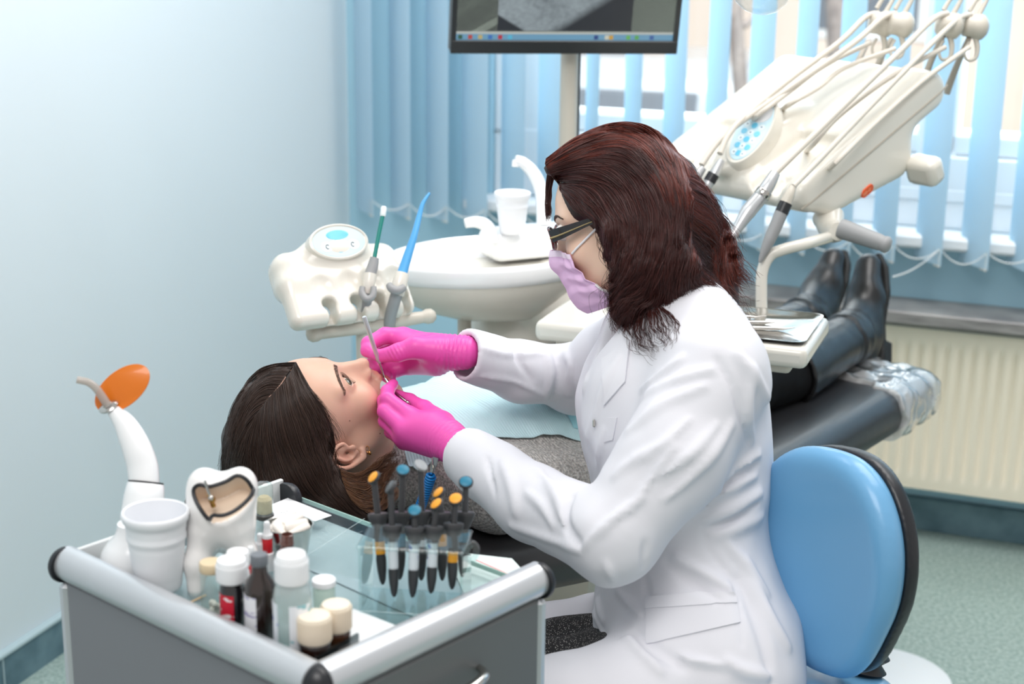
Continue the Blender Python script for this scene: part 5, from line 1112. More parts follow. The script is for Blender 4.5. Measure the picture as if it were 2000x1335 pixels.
V_, Q_ = surf(ped_f, pc - A(0.5, 0.5, 0.02), pc + A(0.6, 0.6, 0.66), 0.015); obj('pedestal', None, m_shell2, chair, smooth=180, world=True, verts=V_, faces=Q_)
# ------------------------------------------------------------ dentist's stool
stool = thing('stool', 'blue upholstered dentist stool with rounded backrest and black shell', 'stool', A(0.33, 2.0, 0))
m_bl = mat('blue_vinyl', (108, 166, 208), 0.32, spec=0.5, bump=0.10, bscale=110, coat=0.12)
zb = 2.06
bcn = at(1628, 1092, zb)
bnx = nrm(cdir(-0.80, -0.52, 0)); bnx = nrm(A(bnx[0], bnx[1], 0.06)); bxx = nrm(np.cross(A(0, 0, 1), bnx)); bxx = bxx if bxx[0] > 0 else -bxx; bzz = np.cross(bxx, bnx) if np.cross(bxx, bnx)[2] > 0 else np.cross(bnx, bxx)
ro_ = math.radians(8); bxx, bzz = bxx * math.cos(ro_) + bzz * math.sin(ro_), bzz * math.cos(ro_) - bxx * math.sin(ro_); RBK = np.stack([bxx, bnx, bzz], 1)      # local x across, y towards the sitter, z up
def bk_local(P): return (P - bcn.astype(np.float32)) @ RBK.astype(np.float32)
_half = [(0.0, 0.150), (0.055, 0.143), (0.098, 0.116), (0.126, 0.070), (0.134, 0.018), (0.124, -0.035), (0.098, -0.085), (0.072, -0.125), (0.042, -0.148), (0.0, -0.154)]
_out = spline([A(x, z, 0) for x, z in _half] + [A(-x, z, 0) for x, z in _half[-2:0:-1]], 5, True)[:, :2]
def bk_shape(q, g_): return d_poly(q[:, 0], q[:, 2], _out) - g_
def bk_f(P):
    q = bk_local(P); bend = q[:, 1] - 1.1 * q[:, 0] ** 2 - 0.35 * q[:, 2] ** 2
    d = smax(bk_shape(q, 0.0), np.abs(bend) - 0.026, 0.034); pad = d_ell(q, (0, 0.035, 0.0), (0.11, 0.012, 0.12)); return d
def shell_f(P):
    q = bk_local(P); bend = q[:, 1] - 1.1 * q[:, 0] ** 2 - 0.35 * q[:, 2] ** 2
    return smax(bk_shape(q, -0.003), np.abs(bend + 0.030) - 0.012, 0.008)
V_, Q_ = surf(bk_f, bcn - 0.28, bcn + 0.28, 0.005); obj('backrest', None, m_bl, stool, smooth=180, world=True, verts=V_, faces=Q_)
V_, Q_ = surf(shell_f, bcn - 0.28, bcn + 0.28, 0.004); obj('back_shell', None, m_black, stool, smooth=180, world=True, verts=V_, faces=Q_)
se = at(1440, 1385, 2.08); sz_ = se[2]
def seat2_f(P):
    q = P - se.astype(np.float32); r = np.sqrt((q[:, 0] / 0.235) ** 2 + (q[:, 1] / 0.20) ** 2); return smax((r - 1) * 0.2, np.abs(q[:, 2] + 0.02 * r * r) - 0.038, 0.035)
V_, Q_ = surf(seat2_f, se - A(0.32, 0.32, 0.12), se + A(0.32, 0.32, 0.12), 0.007); obj('seat', None, m_bl, stool, smooth=180, world=True, verts=V_, faces=Q_)
g = M(); q0 = bcn - bnx * 0.075 + A(0, 0, -0.155); pr = []
L_ = 0.13; d_ = nrm(A(0.0, 0.0, -1) + bnx * 0.25)
for i in range(27): pr.append((0.028 + 0.005 * math.sin(i * math.pi * 0.5), L_ * i / 26))
g.lathe(pr, q0 + A(0, 0, 0.01), tuple(d_), 28); obj('bellows', g, m_black, stool, world=True)
q1 = q0 + d_ * L_; g = M(); g.tube([q1, q1 + A(-0.02, 0, -0.04), (q1 + se) / 2 - A(0, 0, 0.06), se - A(0, 0, 0.05)], 0.02, 14, res=4); obj('back_arm', g, m_black, stool, world=True)
sb = A(se[0], se[1], 0)
g = M(); g.cyl(sb + A(0, 0, 0.06), sb + A(0, 0, sz_ - 0.03), 0.028, 0.022, 24); obj('gas_lift', g, m_silver, stool, world=True)
for i in range(5):
    a_ = i * 2 * math.pi / 5 - 0.16; d_ = A(math.cos(a_), math.sin(a_), 0)
    lg = obj('leg', M().tube([sb + A(0, 0, 0.09), sb + d_ * 0.14 + A(0, 0, 0.085), sb + d_ * 0.28 + A(0, 0, 0.06)], [0.035, 0.028, 0.02], 14, res=3, flat=0.7), m_white, stool, world=True)
    obj('caster', M().lathe([(0.004, -0.018), (0.024, -0.018), (0.027, -0.01), (0.027, 0.01), (0.024, 0.018), (0.004, 0.018)], sb + d_ * 0.28 + A(0, 0, 0.027), (-d_[1], d_[0], 0), 20), m_black, lg, world=True)
fb = A(*(atz(1830, 1322, 0.03)[:2]), 0)
tag(obj('floor_plate', M().lathe([(0.0, 0), (0.15, 0), (0.158, 0.006), (0.155, 0.016), (0.13, 0.024), (0.0, 0.028)], fb + A(-0.12, 0.02, 0), n=48, caps=(True, False)), m_white), 'white round floor plate behind the stool at the right bottom edge', 'plate')
# ============================================================ people: heads
m_skin = mat('skin', (236, 196, 176), 0.42, spec=0.4, attr=True, sss=0.25, bump=0.05, bscale=420)
m_eye = mat('eyeball', (238, 234, 230), 0.12, attr=True, coat=0.6)
m_lash = hair_mat('lash_hair', (34, 24, 20), 0.5)
def head_f(q, o):
    """head in its own axes: x to the right ear, y to the face, z to the crown; metres; o = how far the jaw is open"""
    X = np.abs(q[:, 0]); s = np.stack([X, q[:, 1], q[:, 2]], 1).astype(np.float32); J = o
    d = d_ell(s, (0, -0.014, 0.030), (0.074, 0.098, 0.090))
    d = smin(d, d_ell(s, (0, 0.026, 0.030), (0.064, 0.066, 0.066)), 0.02)
    d = smin(d, d_ell(s, (0, 0.026, -0.040), (0.060, 0.062, 0.080 + J * 0.3)), 0.02)
    d = smin(d, d_cap(s, (0.052, -0.002, -0.050), (0.019, 0.069, -0.098 - J), 0.019, 0.014), 0.026)             # jaw line
    d = smin(d, d_ell(s, (0, 0.079, -0.100 - J), (0.018, 0.015, 0.015)), 0.018)                                  # chin
    d = smin(d, d_ell(s, (0.038, 0.062, -0.030), (0.021, 0.021, 0.021)), 0.026)                                  # cheekbone
    d = smin(d, d_cap(s, (0.010, 0.086, 0.022), (0.046, 0.069, 0.025), 0.0075, 0.006), 0.018)                    # brow
    d = smax(d, -d_ell(s, (0.030, 0.101, 0.005), (0.016, 0.016, 0.0105)), 0.016)                                 # orbit
    d = smin(d, d_ell(s, (0.030, 0.0745, 0.004), (0.0150, 0.0142, 0.0128)), 0.006)                              # lids over the ball
    # nose
    d = smin(d, d_cap(s, (0, 0.078, 0.012), (0, 0.094, -0.034), 0.0090, 0.0135), 0.016)
    d = smin(d, d_cap(s, (0, 0.089, 0.012), (0, 0.107, -0.030), 0.0055, 0.0070), 0.010)
    d = smin(d, d_ell(s, (0, 0.1075, -0.0355), (0.0092, 0.0090, 0.0085)), 0.007)
    d = smin(d, d_ell(s, (0.0118, 0.0960, -0.0405), (0.0070, 0.0100, 0.0072)), 0.006)
    d = smax(d, -d_ell(s, (0.0060, 0.1000, -0.0475), (0.0034, 0.0056, 0.0036)), 0.002)
    # mouth
    d = smin(d, d_ell(s, (0, 0.080, -0.072 - J * 0.4), (0.027, 0.017, 0.022 + J * 0.5)), 0.014)
    d = smin(d, d_chain(s, [A(0, 0.0985, -0.0655), A(0.010, 0.0960, -0.0665), A(0.0225, 0.084, -0.0725 - J * 0.35)], (0.0050, 0.0050, 0.0022), 0.003), 0.004)
    d = smin(d, d_chain(s, [A(0, 0.0955, -0.0775 - J), A(0.010, 0.0935, -0.0765 - J * 0.95), A(0.0225, 0.084, -0.0735 - J * 0.45)], (0.0056, 0.0054, 0.0022), 0.003), 0.004)
    if J > 0: d = smax(d, -d_ell(s, (0, 0.092, -0.0715 - J * 0.5), (0.0195, 0.026, 0.0012 + J * 0.50)), 0.002)
    else: d = smax(d, -d_ell(s, (0, 0.102, -0.0718), (0.021, 0.006, 0.0008)), 0.0015)
    # eye slit
    d = smax(d, -d_ell(s, (0.0305, 0.0885, 0.0050), (0.0136, 0.013, 0.0068)), 0.0016)
    # ear
    def e(a, b, c=0.0): return A(0.0735 + c + a * 0.30, -0.002 - a, -0.017 + b)
    ear = d_ell(s, e(0.013, 0.000, 0.000), (0.0032, 0.0150, 0.026))
    hel = [e(0.002, 0.004, .002), e(-0.003, 0.016, .003), e(0.004, 0.028, .004), e(0.016, 0.032, .005), e(0.027, 0.025, .006), e(0.030, 0.010, .006), e(0.026, -0.006, .005), e(0.017, -0.020, .003), e(0.008, -0.029, .001), e(0.000, -0.026, .000)]
    hs_ = spline(hel, 3); ear = smin(ear, d_chain(s, hs_, np.interp(np.linspace(0, 9, len(hs_)), range(10), (0.0030, 0.0030, 0.0031, 0.0034, 0.0036, 0.0036, 0.0036, 0.0042, 0.0056, 0.0040)), 0.0), 0.003)
    ear = smin(ear, d_chain(s, spline([e(0.018, 0.021, .004), e(0.019, 0.006, .004), e(0.014, -0.006, .003), e(0.005, -0.012, .002)], 4), [0.0030] * 13, 0.0), 0.003)
    ear = smin(ear, d_ell(s, e(-0.002, -0.003, .004), (0.003, 0.0042, 0.0055)), 0.003)
    ear = smax(ear, -d_ell(s, e(0.009, 0.001, .005), (0.0055, 0.0062, 0.0090)), 0.003)
    d = smin(d, ear, 0.005)
    # neck
    d = smin(d, d_cap(s, (0, -0.022, -0.06), (0, -0.036, -0.20), 0.050, 0.053), 0.025)
    return d
def head_pig(q, o, base, blush=(226, 158, 140), lip=(204, 118, 112)):
    s = np.stack([np.abs(q[:, 0]), q[:, 1], q[:, 2]], 1).astype(np.float32); J = o; C = np.tile(lin(base), (len(q), 1))
    def mixin(w, c): 
        nonlocal C; w = np.clip(w, 0, 1)[:, None]; C = C * (1 - w) + lin(c) * w
    mixin(np.exp(-((np.linalg.norm(s - np.array([0.040, 0.070, -0.035], np.float32), axis=1) / 0.024) ** 2)) * 0.22, blush)
    mixin(np.exp(-((np.linalg.norm(s - np.array([0.0, 0.116, -0.038], np.float32), axis=1) / 0.014) ** 2)) * 0.30, blush)
    mixin(np.exp(-((np.linalg.norm(s - np.array([0.086, -0.02, -0.01], np.float32), axis=1) / 0.026) ** 2)) * 0.40, blush)
    mixin(np.exp(-((np.linalg.norm((s - np.array([0.0305, 0.084, 0.004], np.float32)) / np.array([1.25, 1.2, 0.62], np.float32), axis=1) / 0.0125) ** 2)) * 0.30, (206, 150, 136))
    up = d_chain(s, [A(0, 0.0990, -0.0660), A(0.010, 0.0965, -0.0670), A(0.0225, 0.084, -0.0725 - J * 0.35)], (0.0046, 0.0044, 0.0016), 0.002)
    lo = d_chain(s, [A(0, 0.0965, -0.0770 - J), A(0.010, 0.0945, -0.0760 - J * 0.95), A(0.0225, 0.084, -0.0735 - J * 0.45)], (0.0054, 0.0050, 0.0016), 0.002)
    mixin(1 - np.minimum(up, lo) / 0.0018, lip)
    if J > 0: mixin(1 - d_ell(s, (0, 0.086, -0.0715 - J * 0.5), (0.018, 0.014, J * 0.46)) / 0.002, (150, 70, 66))
    return C
def eyes(parent, Hc, R, iris, look=(0, 1, 0)):
    for sx in (1, -1):
        c = Hc + R @ A(sx * 0.0302, 0.0745, 0.004); n_ = nrm(R @ nrm(A(*look))); x, y, z = frame(n_)
        V, F = [], []; g = M()
        rings = [[c + 0.0124 * (z * math.cos(p) + math.sin(p) * (x * math.cos(t) + y * math.sin(t))) for t in np.arange(28) * 2 * math.pi / 28] for p in np.linspace(0.02, math.pi - 0.02, 40)]
        g.loft(rings); o = obj('eyeball', g, m_eye, parent, world=True, smooth=180)
        v = np.array(g.v) - c; an = np.arccos(np.clip(v @ z / 0.0124, -1, 1)); C = np.tile(lin((236, 230, 226)), (len(v), 1)); C[an < 0.50] = lin((70, 62, 52)); C[an < 0.44] = lin(iris); C[an < 0.20] = lin((12, 10, 10)); paint(o, C)
def brow_lash(parent, f, Hc, R, rgb, k=1.0, sides=(1, -1)):
    L = []; rg = np.random.default_rng(4); b = spline([A(0.0115, 0.096, 0.0220), A(0.024, 0.091, 0.0270), A(0.038, 0.081, 0.0285), A(0.049, 0.068, 0.0235)], 8); n = 330; P, Dd = [], []
    for sx in sides:
        for i in range(n):
            t = rg.random(); p = b[int(t * (len(b) - 1))] + A(0, 0, rg.uniform(-0.0034, 0.0034) * (1.1 - 0.75 * t)); p[0] *= sx; P.append(Hc + R @ p); Dd.append(nrm(R @ A(sx * (0.55 + 0.5 * t), 0, 0.75 - 1.0 * t)))
    P = np.array(P, np.float32); Dd = np.array(Dd)
    for _ in range(5): P = P - (f(P)[:, None] * grad(f, P)).astype(np.float32)
    N = grad(f, P); Dd = Dd - N * (Dd * N).sum(1, keepdims=True)
    for p, n_, dd in zip(P, N, Dd): dd = nrm(dd); L.append(np.array([p + dd * s * 0.0052 + n_ * (0.0002 + 0.0005 * math.sin(s * 3)) for s in (0, .35, .7, 1)]))
    o1 = strands('eyebrows', L, hair_mat('brow_hair_%d' % rgb[0], rgb, 0.5), parent, 0.00013 * k, 0.00007)
    L = []
    for sx in sides:
        for i in range(46):
            t = i / 45; a = math.pi * (0.06 + 0.88 * t); p = A(0.0305 - 0.0130 * math.cos(a), 0.0865 - 0.006 * (0.5 - t) ** 2 * 4, 0.0042 + 0.0052 * math.sin(a)); fan = (t - 0.45) * 0.9
            d0 = A(fan, 0.85, 0.25); pts = [p + nrm(d0) * 0.0072 * s + A(0, 0, 0.0045 * s * s) for s in (0, .35, .7, 1)]
            L.append(np.array([Hc + R @ (q * A(sx, 1, 1)) for q in pts]))
        for i in range(26):
            t = i / 25; a = math.pi * (0.1 + 0.8 * t); p = A(0.0305 - 0.0125 * math.cos(a), 0.0850, 0.0042 - 0.0050 * math.sin(a)); L.append(np.array([Hc + R @ ((p + nrm(A((t - .5) * .6, 0.8, -0.45)) * 0.0042 * s) * A(sx, 1, 1)) for s in (0, .5, 1)]))
    strands('eyelashes', L, m_lash, parent, 0.00013 * k, 0.00006)
# ============================================================ patient
HP = A(-0.294, 2.247, 0.886)
RP = np.array([[0.6061, 0.4214, -0.6746], [-0.7758, 0.1261, -0.6182], [-0.1755, 0.8981, 0.4034]])
JO = 0.012
def ph(P): return ((P - HP.astype(np.float32)) @ RP.astype(np.float32))
def pw(x, y, z): return HP + RP @ A(x, y, z)
pat = thing('person', 'person lying back with open mouth, in grey knit sweater, black trousers and black boots', 'person', HP * A(1, 1, 0) + A(0.3, 0.3, 0.6))
bd = nrm(A(0.735, 0.675, -0.06)); bs = nrm(np.cross(A(0, 0, 1), bd)); bu = np.cross(bd, bs)
N0 = pw(0, -0.036, -0.185)
CH = N0 + bd * 0.20 - bu * 0.005; PEL = N0 + bd * 0.50 - bu * 0.03
SHR = N0 + bd * 0.075 - bs * 0.165 - bu * 0.005; SHL = N0 + bd * 0.075 + bs * 0.165 - bu * 0.005
def pbody_f(P):
    d = head_f(ph(P), JO)
    d = smin(d, d_cap(P, N0 - bd * 0.02, N0 + bd * 0.10, 0.055, 0.075), 0.04)
    d = smin(d, d_cap(P, SHR, SHL, 0.045, 0.045), 0.04)
    return smax(d, d_plane(P, N0 + bd * 0.10, bd), 0.01)
V_, Q_ = surf(pbody_f, np.minimum(HP, N0) - A(0.17, 0.2, 0.16), np.maximum(HP, N0) + A(0.2, 0.22, 0.19), 0.0016)
pb_ = obj('body', None, m_skin, pat, smooth=180, world=True, verts=V_, faces=Q_); paint(pb_, head_pig(ph(V_), JO, (216, 174, 152)))
eyes(pat, HP, RP, (112, 108, 84), (0.42, 0.85, 0.22))
brow_lash(pat, pbody_f, HP, RP, (84, 62, 52), 1.3)
g = M(); g.tube([pw(x, 0.0875 - 7 * x * x * 2.2, -0.0705) for x in np.linspace(-0.017, 0.017, 9)], 0.0032, 10, flat=1.3); obj('upper_teeth', g, mat('teeth', (240, 236, 226), 0.2, coat=0.4), pat, world=True)
def tong(P): return d_ell(ph(P), (0, 0.070, -0.0800 - JO * 0.55), (0.015, 0.018, 0.006))
V_, Q_ = surf(tong, pw(0, 0.07, -0.09) - 0.03, pw(0, 0.07, -0.09) + 0.03, 0.002); obj('tongue', None, mat('tongue', (206, 112, 106), 0.3, coat=0.3), pat, smooth=180, world=True, verts=V_, faces=Q_)
# earring and small moles
q = pw(0.0745, 0.002, -0.050); g = M(); g.tube([q + 0.0045 * (CR * math.cos(t) * 0.6 - CU * (1 - math.cos(t)) * 0.0 + CU * math.sin(t)) for t in np.linspace(0, 6.28, 18)], 0.0006, 8); g.ball(q + CR * 0.003 - CU * 0.006, (0.0028, 0.002, 0.0034)); obj('earring', g, mat('gold', (206, 150, 90), 0.25, metal=1.0), pat, world=True)
pr_, ok_ = march(pbody_f, [(683, 821), (742, 846)], 2.0, 2.8)
g = M(); [g.ball(p, 0.0009, 8, 6) for p in pr_]; obj('moles', g, mat('mole', (110, 70, 56), 0.6), pat, world=True)
# sweater
ELR = SHR + bd * 0.27 - bs * 0.055 - bu * 0.01; WRR = ELR + bd * 0.18 + bs * 0.14 + bu * 0.05
ELL = SHL + bd * 0.27 + bs * 0.05 - bu * 0.01; WRL = ELL + bd * 0.18 - bs * 0.12 + bu * 0.06
RBD = np.stack([bd, bs, bu], 1)
def sweater_f(P):
    d = d_ell(P, CH, (0.21, 0.185, 0.115), RBD)
    d = smin(d, d_ell(P, CH + bd * 0.02 + bu * 0.015 - bs * 0.07, (0.09, 0.075, 0.085), RBD), 0.05); d = smin(d, d_ell(P, CH + bd * 0.02 + bu * 0.015 + bs * 0.07, (0.09, 0.075, 0.085), RBD), 0.05)
    d = smin(d, d_ell(P, (CH + PEL) / 2 + bd * 0.03, (0.22, 0.155, 0.100), RBD), 0.05)
    d = smin(d, d_cap(P, SHR, SHL, 0.062, 0.062), 0.04)
    d = smin(d, d_chain(P, [SHR, ELR, WRR], (0.062, 0.052, 0.040), 0.02), 0.03); d = smin(d, d_chain(P, [SHL, ELL, WRL], (0.062, 0.052, 0.040), 0.02), 0.03)
    d = smin(d, d_cap(P, pw(0, -0.030, -0.112), N0 + bd * 0.03, 0.060, 0.078), 0.03)     # turtle neck
    q = (P - N0.astype(np.float32)) @ RBD.astype(np.float32)
    d = d + vnoise(q * np.array([14, 22, 14], np.float32), 2) * 0.005 + vnoise(q * np.array([60, 14, 30], np.float32), 5) * 0.0022
    return smax(d, d_plane(P, pw(0, -0.03, -0.112), RP[:, 2] + RP[:, 1] * 0.35), 0.004)
V_, Q_ = surf(sweater_f, np.minimum.reduce([SHR, SHL, PEL, N0, ELR, WRR, ELL]) - A(0.12, 0.12, 0.16), np.maximum.reduce([SHR, SHL, PEL, N0, ELL, ELR]) + A(0.16, 0.16, 0.2), 0.005)
k = NT('grey_knit'); b_ = k.n('ShaderNodeBsdfPrincipled'); b_.inputs['Roughness'].default_value = 0.95; b_.inputs['Sheen Weight'].default_value = 0.25; k.l(b_.outputs[0], k.out.inputs[0])
tc = k.n('ShaderNodeTexCoord'); mp_ = k.n('ShaderNodeMapping'); mp_.inputs['Rotation'].default_value = (0, 0, -math.atan2(bd[1], bd[0])); k.l(tc.outputs['Object'], mp_.inputs[0])
n1 = k.n('ShaderNodeTexNoise'); n1.inputs['Scale'].default_value = 260; n1.inputs['Detail'].default_value = 4; k.l(mp_.outputs[0], n1.inputs[0])
w1 = k.n('ShaderNodeTexWave'); w1.bands_direction = 'X'; w1.inputs['Scale'].default_value = 55; w1.inputs['Distortion'].default_value = 3; w1.inputs['Detail'].default_value = 2; w1.inputs['Detail Scale'].default_value = 3; k.l(mp_.outputs[0], w1.inputs[0])
rp = k.n('ShaderNodeValToRGB'); rp.color_ramp.elements[0].position = 0.36; rp.color_ramp.elements[1].position = 0.66; rp.color_ramp.elements[0].color = s2l((146, 142, 138)); rp.color_ramp.elements[1].color = s2l((216, 211, 205)); k.l(n1.outputs[0], rp.inputs[0]); k.l(rp.outputs[0], b_.inputs['Base Color'])
ad = k.n('ShaderNodeMath'); k.l(w1.outputs[0], ad.inputs[0]); k.l(n1.outputs[0], ad.inputs[1]); bp = k.n('ShaderNodeBump'); bp.inputs['Strength'].default_value = 0.6; bp.inputs['Distance'].default_value = 0.004; k.l(ad.outputs[0], bp.inputs['Height']); k.l(bp.outputs[0], b_.inputs['Normal'])
obj('sweater', None, k.m, pat, smooth=180, world=True, verts=V_, faces=Q_)
# trousers and boots
HR_, HL_ = PEL - bs * 0.085, PEL + bs * 0.085
ANR, ANL = at(1655, 662, 3.33), at(1572, 628, 3.46)
TOPR = at(1535, 735, 3.09); TOPL = TOPR + (ANL - ANR) + A(0, 0.02, 0)
KNR, KNL = (TOPR * 0.62 + HR_ * 0.38) + A(0, 0, 0.03), (TOPL * 0.62 + HL_ * 0.38) + A(0, 0, 0.03)
def trou_f(P):
    d = d_ell(P, PEL, (0.15, 0.17, 0.11), RBD)
    for h, kn_, tp_ in ((HR_, KNR, TOPR), (HL_, KNL, TOPL)): d = smin(d, d_chain(P, [h, kn_, tp_ + nrm(tp_ - kn_) * 0.04], (0.085, 0.062, 0.052), 0.03), 0.03)
    return d + vnoise(P * 25, 4) * 0.002
V_, Q_ = surf(trou_f, np.minimum.reduce([HR_, PEL, TOPR]) - 0.2, np.maximum.reduce([HL_, TOPL, TOPR]) + 0.2, 0.008); obj('trousers', None, mat('black_trousers', (16, 16, 18), 0.9, spec=0.2), pat, smooth=180, world=True, verts=V_, faces=Q_)
m_boot = mat('black_boot_leather', (24, 23, 24), 0.34, spec=0.5, bump=0.12, bscale=120); m_sole = mat('boot_sole', (24, 24, 24), 0.6)
def boot(heel, toe, ank, top, lab):
    fx = nrm(toe - heel); sn = nrm(bd - fx * (bd @ fx)); sl_ = np.cross(fx, sn); L = np.linalg.norm(toe - heel)
    RBt = np.stack([fx, sn, sl_], 1)
    leg = nrm(ank - top)
    def f(P):
        d = d_chain(P, [heel - sn * 0.005, heel + fx * L * 0.35 - sn * 0.006, heel + fx * L * 0.62 + sn * 0.004, toe + sn * 0.010], (0.036, 0.040, 0.040, 0.030), 0.02)
        d = smin(d, d_chain(P, [top, ank, heel + fx * 0.03], (0.066, 0.050, 0.036), 0.02), 0.028)
        d = smin(d, d_cap(P, ank - leg * 0.02, heel + fx * L * 0.45 - sn * 0.02, 0.040, 0.034), 0.02)
        q = (P - ank.astype(np.float32)); t = q @ leg.astype(np.float32)
        d = d + 0.0028 * np.sin(t * 150 + vnoise(P * 30, 8) * 2.5) * np.exp(-((t + 0.01) / 0.045) ** 2) + vnoise(P * 22, 3) * 0.0022
        d = smax(d, d_plane(P, heel + sn * 0.030, sn), 0.008)
        inner = d_cap(P, top - leg * 0.05, top + leg * 0.02, 0.0565, 0.0535)
        return smax(smax(d, -inner, 0.002), d_plane(P, top, -leg), 0.003)
    lo, hi = np.minimum.reduce([heel, toe, ank, top]) - 0.12, np.maximum.reduce([heel, toe, ank, top]) + 0.12
    V, Q = surf(f, lo, hi, 0.005); o = obj('boot', None, m_boot, pat, smooth=180, world=True, verts=V, faces=Q, label=lab)
    def s_(P):
        q = (P - heel.astype(np.float32)) @ RBt.astype(np.float32); w_ = np.interp(q[:, 0], [-0.04, 0, L * .35, L * .7, L, L + .03], [0.028, 0.036, 0.032, 0.043, 0.036, 0.02]).astype(np.float32)
        sole = smax(np.abs(q[:, 2]) - w_, np.maximum(np.abs(q[:, 0] - L / 2) - L / 2 - 0.034, np.abs(q[:, 1] - 0.029) - 0.008), 0.006)
        he = smax(np.abs(q[:, 2]) - 0.033, np.maximum(np.abs(q[:, 0] - 0.0) - 0.034, np.abs(q[:, 1] - 0.042) - 0.018), 0.004); return np.minimum(sole, he)
    V, Q = surf(s_, lo, hi, 0.0045); obj('sole', None, m_sole, o, smooth=180, world=True, verts=V, faces=Q)
hR, tR = at(1686, 688, 3.40), at(1692, 518, 3.46); boot(hR, tR, ANR, TOPR, 'nearer black leather boot')
hL, tL = at(1590, 640, 3.55), at(1622, 505, 3.60); boot(hL, tL, ANL, TOPL, 'farther black leather boot')
# ------------------------------------------------------------ bib on the chest with clip and coiled cord
bib = thing('dental_bib', 'pale blue ribbed paper bib spread over the patient chest', 'bib', CH + bu * 0.13)
k = NT('bib_paper'); b_ = k.n('ShaderNodeBsdfPrincipled'); b_.inputs['Base Color'].default_value = s2l((206, 236, 240)); b_.inputs['Roughness'].default_value = 0.85; k.l(b_.outputs[0], k.out.inputs[0])
tc = k.n('ShaderNodeTexCoord'); mp_ = k.n('ShaderNodeMapping'); mp_.inputs['Rotation'].default_value = (0, 0, -math.atan2(bd[1], bd[0]) + 0.1); k.l(tc.outputs['Object'], mp_.inputs[0])
w1 = k.n('ShaderNodeTexWave'); w1.bands_direction = 'X'; w1.inputs['Scale'].default_value = 70; w1.inputs['Distortion'].default_value = 0.4; k.l(mp_.outputs[0], w1.inputs[0]); bp = k.n('ShaderNodeBump'); bp.inputs['Strength'].default_value = 0.35; bp.inputs['Distance'].default_value = 0.002; k.l(w1.outputs[0], bp.inputs['Height']); k.l(bp.outputs[0], b_.inputs['Normal'])
def bibz(x, y):
    """drape: drop straight down on the sweater from above along -bu"""
    o = N0 + bd * x[:, None] + bs * y[:, None] + bu * 0.30; t = np.zeros(len(o))
    for _ in range(60): t += np.clip(sweater_f((o - bu * t[:, None]).astype(np.float32)), -0.02, 0.05) * 0.8
    return o - bu * t[:, None]
nx, ny = 70, 64; X, Y = np.meshgrid(np.linspace(-0.03, 0.275, nx), np.linspace(0, 1, ny), indexing='ij'); y0_ = np.interp(X, [-0.03, 0.04, 0.12, 0.275], [-0.075, -0.105, -0.150, -0.185]); Y = y0_ + (0.20 - y0_) * Y
# near edge hangs down a little over the flank; limit the drop so that it bridges the arm gap
Pb = bibz(X.ravel(), Y.ravel()).reshape(nx, ny, 3); H_b = np.maximum((Pb - N0) @ bu, 0.0 + 0.02 * np.sin(X * 40))
for _ in range(14): H_b = np.maximum(H_b, (np.roll(H_b, 1, 0) + np.roll(H_b, -1, 0) + np.roll(H_b, 1, 1) + np.roll(H_b, -1, 1)) / 4 - 0.0006)
H_b[0], H_b[-1] = H_b[1], H_b[-2]; H_b[:, 0], H_b[:, -1] = H_b[:, 1], H_b[:, -2]
fo = 0.0032 * np.sin(X * 55 + Y * 18 + 1.5 * np.sin(Y * 22)) * np.exp(-((X - 0.25) / 0.10) ** 2) + 0.0022 * vnoise(np.stack([X.ravel() * 28, Y.ravel() * 16, 0 * X.ravel()], -1), 7).reshape(nx, ny)
Pb = N0 + bd * X[..., None] + bs * Y[..., None] + bu * (H_b + 0.005 + fo)[..., None]
obj('bib_sheet', M().sheet(Pb, 0.0012, nvec=bu), k.m, bib, world=True, smooth=80)
Tp = N0 + bd * (X[62:68, 4:24, None]) + bs * Y[62:68, 4:24, None] + bu * (H_b + 0.0075 + fo)[62:68, 4:24, None]
obj('folded_edge', M().sheet(Tp, 0.001, nvec=bu), mat('bib_fold', (172, 226, 236), 0.85), bib, world=True, smooth=80)
cl = thing('bib_clip', 'silver bib clip with coiled blue cord beside the dentist glove cuff', 'clip', at(848, 905, 2.25))
zc_ = 2.245
g = M(); g.tube([at(851, 893, zc_), at(848, 905, zc_), at(843, 922, zc_)], [0.0052, 0.0058, 0.0034], 10, flat=0.5); obj('clip_jaw', g, mat('grey_clip', (120, 132, 134), 0.4), cl, world=True, smooth=60)
g = M(); g.tube([at(844, 893, zc_ - 0.004), at(845, 908, zc_ - 0.004), at(846, 921, zc_ - 0.004), at(849, 908, zc_ - 0.006)], 0.0012, 8, res=3); obj('wire', g, m_steel, cl, world=True)
a, b = at(844, 924, zc_), at(820, 992, zc_ + 0.03); ax = nrm(b - a); x, y, z = frame(ax); L_ = np.linalg.norm(b - a); n_ = 15 * 14
g = M(); g.tube([a + ax * L_ * i / n_ + 0.0062 * (x * math.cos(2 * math.pi * i / 14) + y * math.sin(2 * math.pi * i / 14)) * min(1, i / 16) for i in range(n_)], 0.0021, 8); g.tube([b, at(800, 1010, zc_ + 0.08), at(780, 1010, zc_ + 0.14)], 0.0022, 8, res=3)
obj('coiled_cord', g, mat('blue_cord', (0, 108, 176), 0.35), cl, world=True)
